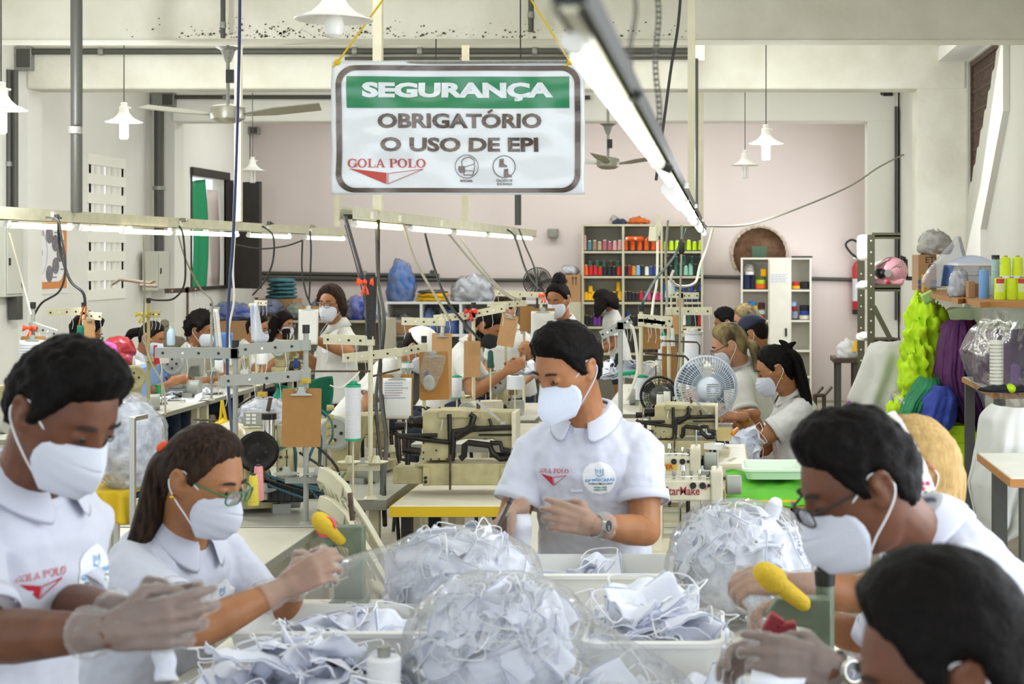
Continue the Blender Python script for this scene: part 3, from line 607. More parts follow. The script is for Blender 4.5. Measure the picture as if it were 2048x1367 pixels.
plug_drops = [
 ('black cable from the wall-side rail to the leftmost clipboard stand', [(92, 434, 8.8), (116, 440, 8.8), (122, 470, 8.8), (131, 530, 8.8), (120, 580, 8.8), (84, 605, 8.8), (68, 630, 8.8)], .006, M_cb),
 ('black cable from the wall-side rail to the green strap stand', [(116, 440, 8.9), (121, 500, 9), (140, 560, 9), (166, 585, 9), (170, 610, 9)], .008, M_cb),
 ('white cable slanting past the panel board to the clipboard stand', [(18, 465, 8.6), (40, 545, 8.6), (62, 628, 8.6)], .005, M_cw),
 ('black cable curving from the rail to the yellow-ribbon stand', [(352, 448, 11), (366, 470, 11), (370, 560, 11), (350, 595, 11), (320, 600, 11), (300, 598, 11)], .007, M_cb),
 ('thin dark cable hanging straight by the block-vent window', [(287, 470, 10.5), (289, 560, 10.5), (288, 660, 10.5), (300, 720, 10.3), (326, 770, 10.2), (331, 830, 10)], .006, M_cg),
 ('grey cable slanting from the rail toward the curly-haired worker', [(357, 470, 11.2), (372, 520, 11.3), (400, 575, 11.4), (423, 600, 11.4), (424, 630, 11.4)], .006, M_cg),
 ('pale cord hanging beside the dark blue hose', [(470, 466, 7.4), (466, 540, 7.4), (468, 600, 7.4), (458, 660, 7.4), (462, 730, 7.4)], .005, M_cw),
 ('black cable drooping from the rail before the dark shutter', [(525, 452, 13), (546, 472, 13), (546, 520, 13), (530, 560, 13), (505, 590, 13)], .008, M_cb),
 ('grey cable hanging from the far end of the wall-side rail', [(605, 480, 14), (604, 540, 14), (612, 585, 14), (622, 610, 14)], .008, M_cb),
 ('dark cable hanging straight near the far rail end', [(620, 462, 14.2), (622, 500, 14.2), (620, 560, 14.2), (618, 600, 14.2)], .008, M_cb),
 ('dark sagging wire from the shutter to the rail', [(470, 489, 14), (520, 497, 14), (570, 492, 14), (606, 480, 14)], .007, M_cb),
 ('heavy black cable from the middle rail to the taped black pipe', [(690, 434, 8.2), (706, 490, 8.1), (722, 545, 8), (730, 570, 8), (731, 620, 8)], .011, M_cb),
 ('thin dark red wire beside the heavy black cable', [(690, 450, 8.2), (712, 530, 8.1), (728, 600, 8)], .004, mat('maroon_wire', '#4a1f22', .5)),
 ('black cable hanging straight behind the taped pipe', [(757, 440, 8.9), (757, 540, 8.8), (757, 600, 8.6), (762, 700, 8.3), (752, 800, 8.0), (760, 900, 7.7), (764, 960, 7.4), (762, 1000, 7.2)], .009, M_cb),
 ('long black cable looping beside the lettered clipboard', [(752, 440, 9), (756, 560, 8.6), (768, 640, 8.2), (760, 740, 8), (766, 820, 7.8), (773, 880, 7.6), (768, 960, 7.3), (770, 1050, 7.1)], .011, M_cb),
 ('grey cable slanting from the middle rail to the bent machine stand', [(806, 447, 9.6), (830, 520, 9.4), (870, 590, 9.2), (900, 640, 9)], .008, M_cg),
 ('black cable slanting from the rail down past the brown clipboards', [(850, 468, 10), (870, 540, 9.8), (900, 610, 9.6), (960, 680, 9.4)], .008, M_cb),
 ('grey cable pair slanting to the far stands, lower one', [(893, 462, 11.6), (950, 530, 11.4), (1000, 580, 11.2), (1030, 600, 11)], .008, M_cg),
 ('grey cable pair slanting to the far stands, upper one', [(921, 475, 12), (960, 530, 11.8), (1005, 580, 11.6), (1040, 600, 11.5)], .007, M_cg),
 ('black cable hanging from the middle rail end socket', [(1012, 457, 14.4), (1030, 475, 14.3), (1052, 540, 14), (1078, 580, 13.6)], .009, M_cb),
 ('second black cable hanging from the middle rail end socket', [(1038, 458, 15), (1050, 490, 14.8), (1070, 540, 14.5), (1074, 590, 14)], .008, M_cb),
 ('white cable hanging from the bright rail end to the thread stand', [(1315, 480, 9.4), (1314, 560, 9.2), (1307, 600, 9), (1301, 660, 8.7)], .008, M_cw),
 ('dark green cable slanting from the bright rail to the pole top', [(1370, 455, 9.6), (1350, 510, 9.4), (1310, 560, 9), (1288, 600, 8.6), (1284, 615, 8.6)], .008, mat('dark_green_cable', '#1f4a4d', .4)),
 ('white cable looping from the rail end down to the bottle', [(1426, 455, 11), (1416, 490, 11), (1400, 530, 10.8), (1390, 565, 10.6), (1360, 572, 10.4), (1342, 560, 10.2), (1347, 540, 10.2)], .009, M_cw),
 ('dark grey cable hanging behind the white one at the rail', [(1336, 440, 10), (1331, 520, 10), (1334, 590, 9.8), (1330, 650, 9.5)], .008, M_cg),
 ('grey cable hanging to the black inline connector', [(1363, 450, 9), (1363, 500, 9), (1360, 600, 8.8), (1359, 700, 8.6), (1352, 790, 8.4)], .006, M_cg),
 ('white cable curving down from the tilted arm stand', [(1255, 648, 8), (1265, 655, 8), (1272, 690, 8), (1275, 740, 8), (1262, 780, 8), (1252, 800, 8)], .008, M_cw),
]
for L_, pts, r_, m_ in plug_drops: cable(L_, pts, r_, m_)
def connector(label, u, v0, v1, Y, r_, m_):
    a, b = P(u, v0, Y), P(u - 1, v1, Y); mb_ = MB(); mb_.lathe([(r_ * .4, 0), (r_ * .6, -.01), (r_, -.02), (r_, -(a - b).length * .8), (r_ * .5, -(a - b).length)], a, n=14); one('power_connector', mb_, m_, label, 'connector', b)
connector('black inline power connector hanging under the bright rail', 1363, 478, 508, 8.9, .019, M_black)
mb_ = MB(); a = P(1318, 430, 9); b = P(1314, 482, 9)
mb_.beam(a, b + V((0, 0, .03)), .03, .03); mb_.beam(b + V((-.015, 0, .08)), b + V((-.02, -.01, .0)), .045, .035)
one('power_strip', mb_, mat('ivory_plastic', '#d8d2b8', .5), 'ivory multi-socket hanging beneath the bright rail near the thread shelf', 'socket', b)
for i, u in enumerate((92, 350, 525, 612)):
    Y = ys_of(u, XA) ; q = P(u, 434 + i * 6, Y); mb_ = MB(); mb_.box(q + V((XA + .055 - q.x, -.0, 0)), (.03, .03, .03)); mb_.cyl((XA + .07, Y, q.z), (XA + .1, Y - .04, q.z - .006), .009, .006, n=8)
    one('power_plug', mb_, M_cb if i in (0, 2) else M_cg, ['black plug in the rail near the orange poster', 'grey plug in the rail right of the tall panel box', 'black plug in the rail before the dark shutter', 'grey plug in the rail near its far end'][i], 'plug', q)
# ---------------------------------------------------------------- people
def skin_mat(name, a, b): return mat(name, a, .5, col2=b, vscale=18, sss=.08, bump=.08, bscale=300, spec=.4)
SK = {'dark': skin_mat('skin_dark', '#70462f', '#613a27'), 'brown': skin_mat('skin_brown', '#9a6743', '#8b5936'), 'tan': skin_mat('skin_tan', '#ab7650', '#9c6843'), 'light': skin_mat('skin_light', '#cc987a', '#bd886a')}
def hair_mat(name, a, b, st=(60, 60, 6)): return mat(name, a, .62, col2=b, vscale=2.2, bump=.3, bscale=4, stretch=st, spec=.1)
HM = {'black': hair_mat('hair_black', '#120e0d', '#0a0807', (30, 30, 30)), 'dark': hair_mat('hair_dark_brown', '#1d1613', '#100c0a'), 'brown': hair_mat('hair_brown', '#3e2e23', '#1a1310'), 'blond': hair_mat('hair_blond', '#bd9f69', '#a58655'), 'ash': hair_mat('hair_ash_blond', '#9a875f', '#3f3528', (9, 9, 3))}
M_shirt = mat('white_pique', '#cacddb', .85, bump=.12, bscale=420, sheen=.2)
M_shirtw = mat('white_pique_warm', '#d6d5d1', .85, bump=.12, bscale=420, sheen=.2)
M_mask = mat('white_mask_cloth', '#d0d4e0', .8, bump=.12, bscale=240)
M_strap = mat('white_elastic', '#e6e6e8', .8)
M_jean = mat('dark_denim', '#27324a', .9, col2='#1d2638', vscale=30)
M_shoe = mat('dark_shoe', '#25221f', .6)
M_glove = film('clear_glove', '#fffdf9', .13, .32, 1.0, 42, .1)
M_eye = mat('eye_white', '#e9e4dc', .2); M_iris = mat('dark_iris', '#2a1b12', .15)
M_brow = mat('brow_hair', '#241b16', .8)
M_gold = mat('gold', '#d8ab3c', .25, metal=1)
M_lens = film('spectacle_lens', '#dfe6ea', .06, .7, 0, 5, .03)
M_logo_red = mat('logo_red', '#c3243c', .6); M_logo_blue = mat('logo_blue', '#5aa4d8', .6); M_logo_green = mat('logo_green', '#4f9d74', .6); M_logo_white = mat('logo_patch', '#e9ebef', .6); M_navy = mat('print_navy', '#3a3f57', .6)

def head_pt(d):
    """a point of the head surface in direction d (x to the wearer's right, y forward, z up)"""
    dx, dy, dz = d; r = 1 / math.sqrt((dx / .076) ** 2 + (dy / .099) ** 2 + (dz / .12) ** 2); x, y, z = dx * r, dy * r, dz * r
    if z < 0:
        t = -z / .12; x *= 1 - .26 * t ** 1.4
        if y < 0: y *= 1 - .38 * t
        else: y *= 1 - .06 * t
    if y > 0:
        f = min(1, y / .05); y *= .97
        y += f * .026 * math.exp(-(x / .0105) ** 2) * (max(0, min(1, (.028 - z) / .062)) if z > -.036 else max(0, 1 - (-.036 - z) / .013))
        y -= f * .009 * math.exp(-((abs(x) - .031) / .016) ** 2 - ((z - .010) / .012) ** 2)
        y += f * .005 * math.exp(-((abs(x) - .028) / .022) ** 2 - ((z - .031) / .009) ** 2)
        y += f * .006 * math.exp(-(x / .024) ** 2) * (math.exp(-((z + .060) / .006) ** 2) + .9 * math.exp(-((z + .074) / .006) ** 2))
        y += f * .010 * math.exp(-(x / .022) ** 2 - ((z + .104) / .016) ** 2)
        x += f * .003 * math.copysign(1, x) * math.exp(-((abs(x) - .06) / .02) ** 2 - ((z + .02) / .025) ** 2)
    return V((x, y, z))
def sphere_dirs(nu, nv):
    out = []
    for j in range(nv + 1):
        t = max(.012, min(math.pi - .012, math.pi * j / nv))
        out.append([V((math.sin(t) * math.sin(2 * math.pi * k / nu), math.sin(t) * math.cos(2 * math.pi * k / nu), -math.cos(t))) for k in range(nu)])
    return out
def lerp_tab(tab, a):
    for (a0, z0), (a1, z1) in zip(tab, tab[1:]):
        if a <= a1: return z0 + (z1 - z0) * max(0, (a - a0) / (a1 - a0))
    return tab[-1][1]
LINE = {'short': [(0, .076), (.5, .07), (.8, .058), (1.05, .026), (1.25, -.002), (1.42, -.012), (1.52, .022), (1.85, .02), (2.05, -.035), (2.5, -.065), (3.2, -.07)],
        'pulled': [(0, .086), (.5, .078), (.8, .062), (1.05, .03), (1.25, -.0), (1.42, .0), (1.55, .024), (1.85, .02), (2.1, -.05), (2.6, -.085), (3.2, -.09)],
        'full': [(0, .068), (.5, .06), (.8, .04), (1.0, .0), (1.2, -.05), (1.5, -.09), (3.2, -.11)]}
def hair_shell(mb, T, line, th, curl=0, amp=.004, hi=1, grow=None, seed=0):
    n = (84, 60) if hi else (44, 30)
    rs = []
    for row in sphere_dirs(*n):
        q = []
        for d in row:
            p = head_pt(d); a = math.atan2(abs(p.x), p.y); zh = lerp_tab(LINE[line], a)
            nz = noise.noise(p * 90 + V((seed, 0, 0))) * .004
            m = max(-1, min(1, (p.z + nz - zh) / (.018 if a < 1 else .010)))
            if m <= 0: h = -.014 * (-m) ** .5 if m < 0 else 0
            else:
                h = m * (th * (.55 + .45 * max(0, min(1, (p.z + .05) / .13))))
                if grow: h += m * grow(p, a)
                h += m * (noise.noise(p * 55 + V((seed, 3, 1))) * amp + noise.noise(p * 140 + V((seed, 0, 5))) * amp * .5)
                if curl: h += m * curl * abs(noise.noise(p * 75 + V((seed, 9, 2)))) * 2
            q.append(T @ (p + p.normalized() * h))
        rs.append(q)
    mb.rings(rs)
def build_hand(mb, w, d, nrm, side, curl=(.5, .5, .5, .5), s=1, infl=0, thumb=.6, spread=.1, wrist_r=.026):
    """palm, four bent fingers and a thumb. w wrist, d towards the fingers, nrm out of the palm, side +1 right hand"""
    d = V(d).normalized(); nrm = V(nrm); nrm = (nrm - d * nrm.dot(d)).normalized(); x = d.cross(nrm).normalized() * side   # x towards the thumb
    kn = []; s_ = s
    for k in range(4):
        o = (1.5 - k) * .0205 * s_
        base = w + x * (o * .62) + d * .012 * s_; k1 = w + x * o + d * (.092 - .004 * abs(k - 1)) * s_ + nrm * (-.004 + .003 * abs(k - 1.4)) * s_
        mb.capsule(base, k1, .0145 * s_ + infl, .0115 * s_ + infl, 10); kn.append(k1)
    mb.capsule(w - d * .02, w + d * .02 * s_, wrist_r * .9 * s_ + infl, .025 * s_ + infl, 12)
    mb.capsule(w + x * .018 * s_ + d * .02 * s_ + nrm * .004, w - x * .012 * s_ + d * .07 * s_ + nrm * .003, .017 * s_ + infl, .0135 * s_ + infl, 10)
    for k in range(4):
        L_ = [(.042, .026, .021), (.046, .030, .023), (.043, .028, .022), (.034, .021, .019)][k]; fd = (d + x * (1.5 - k) * spread).normalized(); p = kn[k]; r_ = [.0095, .0098, .0094, .0084][k] * s_
        cur = fd; a = 0
        for j in range(3):
            a += curl[k] * (1.0, 1.15, .8)[j]
            dirv = (fd * math.cos(a) + nrm * math.sin(a)).normalized(); q = p + dirv * L_[j] * s_
            mb.capsule(p, q, r_ * (1 - .09 * j) + infl, r_ * (1 - .09 * (j + 1)) + infl, 9); p = q
    tb = w + x * .024 * s_ + d * .028 * s_ + nrm * .006 * s_; td = (x * .75 + d * .6 + nrm * (.25 + thumb * .6)).normalized()
    t1 = tb + td * .042 * s_; td2 = (d * .85 + x * (.25 - thumb * .6) + nrm * (.2 + thumb * .7)).normalized(); t2 = t1 + td2 * .032 * s_; t3 = t2 + (td2 - x * .3 * thumb).normalized() * .026 * s_
    mb.capsule(w + x * .01 * s_ + d * .01 * s_, tb, .016 * s_ + infl, .0155 * s_ + infl, 10); mb.capsule(tb, t1, .0145 * s_ + infl, .0115 * s_ + infl, 10); mb.capsule(t1, t2, .0112 * s_ + infl, .0102 * s_ + infl, 10); mb.capsule(t2, t3, .0102 * s_ + infl, .0085 * s_ + infl, 10)
def ik(a, c, l1, l2, pole):
    d = c - a; L_ = min(d.length, (l1 + l2) * .999); dn = d.normalized(); x = (l1 * l1 - l2 * l2 + L_ * L_) / (2 * L_); h = math.sqrt(max(0, l1 * l1 - x * x))
    p = V(pole); p = (p - dn * p.dot(dn))
    if p.length < 1e-5: p = V((0, 0, -1))
    return a + dn * x + p.normalized() * h, a + dn * L_
def person(label, neck, yaw, head, hyaw, hpitch, hroll=0, lean=8, skin='tan', s=1.0, hi=1, sit=False, wide=1.0, belly=0,
           rw=None, lw=None, rpole=None, lpole=None, rh=None, lh=None, rcurl=(.5,) * 4, lcurl=(.5,) * 4, hair=None, mask='fold', mask_m=None,
           glasses=None, gloves=False, logos=None, shirt=None, shirt_len=0, collar=True, eyes='down', earring=False, trousers=True, tail=None, beard=False, thumb=.6, legs=True, relbow=None, lelbow=None, hs=1.0, slv=.66):
    """yaw, hyaw: heading in degrees, 0 = away from the camera, 90 = picture right, 180 = towards the camera"""
    t = thing('person', label, 'person', (neck.x, neck.y, 0)); O = V((neck.x, neck.y, 0)); shirt = shirt or M_shirt
    neck = neck - O; head = head - O
    f = V((math.sin(R(yaw)), math.cos(R(yaw)), 0)); rt = V((f.y, -f.x, 0)); up = V((0, 0, 1))
    sp = (up * math.cos(R(lean)) + f * math.sin(R(lean))).normalized(); fw = (f * math.cos(R(lean)) - up * math.sin(R(lean))).normalized()
    tl_ = .49 * s; pel = neck - sp * tl_
    shp = {1: neck + rt * .158 * s * wide - sp * .088 * s, -1: neck - rt * .158 * s * wide - sp * .088 * s}
    vx = .0052 if hi == 2 else .0065 if hi else .011
    # head frame
    hf = V((math.sin(R(hyaw)) * math.cos(R(hpitch)), math.cos(R(hyaw)) * math.cos(R(hpitch)), -math.sin(R(hpitch))))
    hr = V((math.cos(R(hyaw)), -math.sin(R(hyaw)), 0)); hu = hr.cross(hf).normalized()
    if hroll: q = Matrix.Rotation(R(hroll), 3, hf); hr = q @ hr; hu = q @ hu
    T = Matrix((hr, hf, hu)).transposed().to_4x4(); T.translation = head; T = T @ Matrix.Scale(hs * (.97 if s < .97 else 1), 4)
    b = MB()
    b.rings([[T @ head_pt(d) for d in row] for row in sphere_dirs(*((72, 52) if hi else (36, 26)))])
    for k in (1, -1):      # ears, eyelids
        e = T @ V((k * .074, -.012, -.004)); 
        pts = [T @ V((k * (.074 + .006 * math.sin(a) + .006), -.012 - .017 * math.cos(a) - .004 * math.sin(a), -.004 + .030 * math.sin(a) * (1 if math.sin(a) > 0 else .95))) for a in [R(x) for x in (200, 235, 270, 310, 350, 30, 65, 95, 130, 160)]]
        b.tube(spline(pts, 3), .0058, 7)
        m = MB(T @ Matrix.Translation((k * .077, -.014, -.003)) @ Matrix.Rotation(R(-22 * k), 4, 'Z')); m.ball((0, 0, 0), (.006, .016, .029), 10, 8); b.add(m.v, m.f)
        m = MB(T); m.ball((k * .031, .0795, .011), (.0145, .0115, .0095), 12, 8); b.add(m.v, m.f)
        if eyes == 'down': m = MB(T); m.ball((k * .031, .082, .0085), (.0135, .0098, .0075), 12, 8); b.add(m.v, m.f)
    b.capsule(neck - sp * .03 + fw * .012, T @ V((0, -.022, -.05)), .062 * s * (1.05 if wide > 1 else .98), .053 * s, 16)
    # trunk
    b.rings([[pel + sp * (h * tl_) + fw * o + (rt * (a * s * wide) * math.cos(2 * math.pi * k / 20) + fw * (c * s) * math.sin(2 * math.pi * k / 20)) for k in range(20)] for h, a, c, o in ((-.1, .10, .08, 0), (0, .145, .1, 0), (.35, .135, .09 + belly * .5, belly * .4), (.75, .15, .1, .01), (.93, .12, .075, 0), (1.0, .06, .05, 0))])
    up_l, fo_l = .285 * s, .245 * s; joints = {'pel': pel + O}
    for k, wst, pole, hd, cur, elb in ((1, rw, rpole, rh, rcurl, relbow), (-1, lw, lpole, lh, lcurl, lelbow)):
        S0 = shp[k]
        if wst is None: W = S0 + rt * k * .05 - sp * .36 * s + fw * .26 * s
        else: W = wst - O
        if elb is not None: E = elb - O
        else: E, W2 = ik(S0, W, up_l, fo_l, V(pole) if pole is not None else (rt * k * .5 - up - f * .35)); W = W2 if (W - S0).length > up_l + fo_l else W
        joints[k] = (S0, E, W)
        b.capsule(S0 - rt * k * .06 * s - up * .01, S0 - up * .012, .042 * s, .042 * s, 14); b.capsule(S0 - up * .01, S0.lerp(E, .45), .042 * s, .05 * s * (1.08 if wide > 1 else 1), 14); b.capsule(S0.lerp(E, .45), E, .052 * s * (1.08 if wide > 1 else 1), .043 * s, 14)
        b.capsule(E, E.lerp(W, .3), .043 * s, .045 * s, 14); b.capsule(E.lerp(W, .3), W, .045 * s, .027 * s, 14)
        if hd is None: hd = ((W - E).normalized(), -rt * k - up * .3)
        build_hand(b, W, hd[0], hd[1], k, cur, s * (1 if hi else 1.05), thumb=thumb)
    # legs
    lj = {}
    if legs:
        for k in (1, -1):
            hp = pel + rt * k * .09 * s * wide
            if sit: kn = hp + f * .42 * s + up * .0 + rt * k * .04; an = V((kn.x, kn.y, .08)) + f * .02
            else: an = V((pel.x, pel.y, .08)) + rt * k * .11 - f * .02; kn = hp.lerp(an, .52) + f * .035
            lj[k] = (hp, kn, an)
            b.capsule(hp, kn, .082 * s * wide, .056 * s, 12); b.capsule(kn, an, .055 * s, .036 * s, 12); b.capsule(an - up * .035, an + f * .15 - up * .045, .036, .03, 10)
    body = b.build('body', SK[skin], t, remesh=vx, sm_iter=2 if hi else 2)
    # shirt
    c = MB(); hem = -.17 - shirt_len; rr = []
    for h, a, d_, o in ((hem, .185, .128 + belly * .6, .0 + belly * .4), (-.02, .18, .126 + belly * .9, belly * .6), (.2, .17, .12 + belly, .0 + belly * .7), (.45, .168, .118 + belly * .6, .006 + belly * .4), (.7, .178, .124, .012), (.82, .176, .112, .008), (.9, .146, .096, .002), (.965, .1, .08, -.004), (1.02, .074, .068, 0), (1.05, .066, .062, .004)):
        rr.append([pel + sp * (h * tl_) + fw * o + rt * (a * s * wide) * math.copysign(abs(math.cos(2 * math.pi * k / 40)) ** .8, math.cos(2 * math.pi * k / 40)) + fw * (d_ * s) * math.copysign(abs(math.sin(2 * math.pi * k / 40)) ** .85, math.sin(2 * math.pi * k / 40)) for k in range(40)])
    c.rings(rr)
    for k in (1, -1):
        S0, E, W = joints[k]; e = S0.lerp(E, slv); dn = (E - S0).normalized()
        c.tube([S0 - rt * k * .1 * s + up * .02, S0 - rt * k * .03 * s + up * .006, S0.lerp(E, .12), S0.lerp(E, .3), S0.lerp(E, .5), e - dn * .008, e], [.05 * s, .066 * s, .070 * s, .070 * s, .069 * s, .070 * s, .0715 * s], 22)
    sh = c.build('shirt', shirt, t, remesh=vx, sm_iter=3, crumple=((.13, .026), (.045, .009)) if hi else ((.14, .014),))
    for k in (1, -1):
        S0, E, W = joints[k]; e = S0.lerp(E, slv); dn = (E - S0).normalized()
        m = MB(); m.tube([e - dn * .028 * s, e + dn * .003], [.0722 * s, .0735 * s], 24, cap=False); m.build('sleeve_cuff', shirt, sh, thick=.004)
    if collar:
        m = MB(); nk = neck + sp * .022 * s; n_ = 30; q0, q1, q2 = [], [], []
        for k in range(n_ + 1):
            a = R(-90 + 18 + (360 - 36) * k / n_); ca, sa = math.cos(a), math.sin(a); tip = max(0, -sa)   # -90 is the front opening
            dirv = rt * ca - fw * sa
            q0.append(nk + rt * ca * .062 * s - fw * sa * .060 * s + sp * (.010 - .036 * tip) + fw * .008)
            q1.append(nk + rt * ca * .072 * s - fw * sa * .072 * s + sp * (.022 - .038 * tip) + fw * .008)
            q2.append(nk + rt * ca * (.106 + .014 * tip) * s - fw * sa * (.104 + .022 * tip) * s + sp * (-.032 - .055 * tip) + fw * .008)
        m.add(q0 + q1 + q2, [(i, i + 1, i + 1 + r * (n_ + 1) + (n_ + 1) - r * (n_ + 1), 0) for i in range(0) for r in range(0)])
        N1 = n_ + 1; m.f += [(r * N1 + i, r * N1 + i + 1, (r + 1) * N1 + i + 1, (r + 1) * N1 + i) for r in range(2) for i in range(n_)]; m.mi += [0] * (2 * n_)
        m.build('collar', shirt, sh, thick=.004, smooth=80, subd=1 if hi else 0)
        if hi:
            pk = MB(); 
            for i in range(3): 
                pass
            a0 = neck + fw * .085 * s - sp * .02; a1 = neck + fw * .14 * s - sp * .2 * s
            pk.beam(a0, a1, .034 * s, .004, up=fw); pl = pk.build('placket', shirt, sh, smooth=False, bevel=.001)
            md = pl.modifiers.new('wrap', 'SHRINKWRAP'); md.target = sh; md.wrap_method = 'NEAREST_SURFACEPOINT'; md.wrap_mode = 'ABOVE_SURFACE'; md.offset = .0035
    # trousers, shoes
    if legs and trousers:
        m = MB(); m.rings([[pel + sp * (h * tl_) + rt * (a * s * wide) * math.cos(2 * math.pi * k / 24) + fw * (d_ * s) * math.sin(2 * math.pi * k / 24) for k in range(24)] for h, a, d_ in ((-.2, .15, .115), (-.05, .172, .125), (.06, .165, .115))])
        for k in (1, -1):
            hp, kn, an = lj[k]; m.capsule(hp - up * .02, kn, .094 * s * wide, .068 * s, 14)
            if trousers is True: m.tube([kn, kn.lerp(an, .5), an + up * .01], [.068 * s, .06 * s, .055 * s], 14)
        m.build('trousers', M_jean, t, remesh=max(vx, .009), sm_iter=2)
    if legs:
        for k in (1, -1):
            hp, kn, an = lj[k]; m = MB(); m.capsule(an - up * .04 - f * .02, an + f * .17 - up * .045, .041, .035, 12); m.build('shoe', M_shoe, t)
    # hair
    if hair:
        hm = HM[hair.get('col', 'dark')]; m = MB()
        if hair.get('style') == 'long':
            hair_shell(m, T, 'full', hair.get('th', .02), hair.get('curl', 0), hair.get('amp', .004), hi, hair.get('grow'))
        else: hair_shell(m, T, hair.get('line', 'short'), hair.get('th', .02), hair.get('curl', 0), hair.get('amp', .004), hi, hair.get('grow'), hair.get('seed', 0))
        ho = m.build('hair', hm, t, smooth=80)
        for pts, rads, flat in hair.get('locks', []):
            m = MB(); P_ = spline([p - O if hair.get('world') else T @ V(p) for p in pts], 6); nn = len(P_); rads = [lerp_tab([(i / (len(rads) - 1), r) for i, r in enumerate(rads)], k / (nn - 1)) for k in range(nn)]
            d0 = P_[1] - P_[0]; a = V(flat) if flat else frame(d0)[0]; rings_ = []
            for i, p in enumerate(P_):
                d = (P_[min(i + 1, nn - 1)] - P_[max(0, i - 1)]).normalized(); a = (a - d * a.dot(d)).normalized(); bb = a.cross(d); n_ = 26
                rings_.append([p + (a * math.cos(2 * math.pi * k / n_) + bb * math.sin(2 * math.pi * k / n_) * (.55 if flat else 1)) * rads[i] * (1 + .16 * noise.noise(V((k * 1.9, i * .07, 3))) + .1 * noise.noise(V((k * .7, i * .22, 8)))) for k in range(n_)])
            m.rings(rings_); lk = m.build('ponytail' if hair.get('tie') else 'hair_lock', hm, ho, smooth=70)
        if hair.get('tie'):
            p, r_, col_ = hair['tie']; p = p - O if hair.get('world') else T @ V(p); m = MB(); m.ball(p, (r_, r_, r_ * .8), 14, 8); m.build('hair_tie', mat('hair_tie_' + col_.strip('#'), col_, .8, bump=.6, bscale=120), ho, crumple=((.03, .02),))
    m = MB(T)
    for k in (1, -1): m.tube(spline([(k * .014, .094, .029), (k * .03, .0945, .034), (k * .048, .082, .029)], 4), [.0022, .0034, .0036, .0036, .0036, .003, .003, .0025, .0015], 6)
    m.build('eyebrow', M_brow, t)
    if hi:
        for k in (1, -1):
            m = MB(T); m.ball((k * .031, .0815 if eyes != 'down' else .0745, .011), (.0125, .0107, .0102) if eyes != 'down' else (.011, .0107, .008), 14, 10); ey = m.build('eye', M_eye, t)
            m = MB(T); m.ball((k * .031, .0885, .0075 if eyes == 'down' else .011), (.0058, .0042, .0058), 12, 8); m.build('iris', M_iris, ey)
            m = MB(T); zz_ = .0045 if eyes == 'down' else .0165
            m.tube(spline([(k * .0185, .0895, zz_ - .001), (k * .031, .0948, zz_ - (.003 if eyes == 'down' else -.001)), (k * .0445, .0858, zz_ - .001)], 4), .0014, 5); m.build('eyelash', M_brow, ey)
    if beard:
        m = MB(); hair_rows = []
        for row in sphere_dirs(40, 30): hair_rows.append([T @ ((lambda p: p + p.normalized() * (.006 if (p.z < -.035 and p.y > -.02 and math.atan2(abs(p.x), p.y) > .3) or p.z < -.1 and p.y > 0 else -.012))(head_pt(d))) for d in row])
        m.rings(hair_rows); m.build('beard', HM['black'], t, smooth=80)
    # mask
    if mask:
        m = MB(); prof = {'fold': [(.016, .109, -.002), (.05, .122, -.022), (.058, .136, -.044), (.062, .133, -.074), (.05, .113, -.106), (.04, .08, -.12)],
                          'beak': [(.012, .108, -.004), (.04, .134, -.03), (.05, .150, -.058), (.05, .145, -.085), (.045, .124, -.116), (.03, .085, -.126)]}['beak' if mask == 'beak' else 'fold']
        side = [(.058, .060, -.012), (.068, .047, -.024), (.070, .040, -.042), (.066, .038, -.064), (.054, .044, -.09), (.036, .056, -.118)]
        pw = 1.12 if mask == 'beak' else 1.35
        def mp(s_, t_):
            i = min(int(t_ * 5), 4); q = t_ * 5 - i; q = q * q * (3 - 2 * q) if False else q
            c0, c1, s0, s1 = prof[i], prof[i + 1], side[i], side[i + 1]
            cyv, cz = c0[1] + (c1[1] - c0[1]) * q, c0[2] + (c1[2] - c0[2]) * q
            sx_, sy, sz = [s0[j] + (s1[j] - s0[j]) * q for j in range(3)]
            a = 2 * s_ - 1; k = abs(a) ** pw
            if mask != 'beak' : cyv += .0045 * (((t_ * 3.0) % 1) - .5) * (1 - abs(a) ** 3)
            return V((a * sx_ * (1.0 if mask == 'beak' else (1 + .12 * (1 - abs(a)))), cyv + (sy - cyv) * k, cz + (sz - cz) * abs(a) ** 1.5 - .0))
        m.grid(mp, 24 if hi else 12, 24 if hi else 10); m.v = [T @ p for p in m.v]; mk = m.build('face_mask', mask_m or M_mask, t, thick=.0025, smooth=24)
        for k in (1, -1):
            m = MB(T); m.tube(spline([(k * .059, .058, -.013), (k * .0755, .024, .01), (k * .080, -.004, .028), (k * .082, -.026, .014), (k * .083, -.032, -.006)], 4), .0018, 6)
            m.tube(spline([(k * .053, .046, -.09), (k * .068, .028, -.068), (k * .077, -.002, -.044), (k * .082, -.024, -.022), (k * .083, -.032, -.006)], 4), .0018, 6)
            m.build('ear_loop', mask_m or M_strap, mk)
    if glasses:
        m = MB(T); g0 = mat('spectacle_frame_' + glasses.strip('#'), glasses, .3)
        for k in (1, -1): m.tube([(k * (.033 + .0225 * math.copysign(abs(math.cos(a)) ** .7, math.cos(a))), .112 - .006 * math.cos(a), .004 + .0165 * math.copysign(abs(math.sin(a)) ** .7, math.sin(a))) for a in [2 * math.pi * i / 24 for i in range(25)]], .0021, 6); m.tube([(k * .055, .106, .01), (k * .074, .085, .012), (k * .079, .0, .012), (k * .079, -.03, -.0)], .0024, 6)
        m.tube([(-.011, .114, .008), (0, .118, .011), (.011, .114, .008)], .002, 6); gl = m.build('eyeglasses', g0, t)
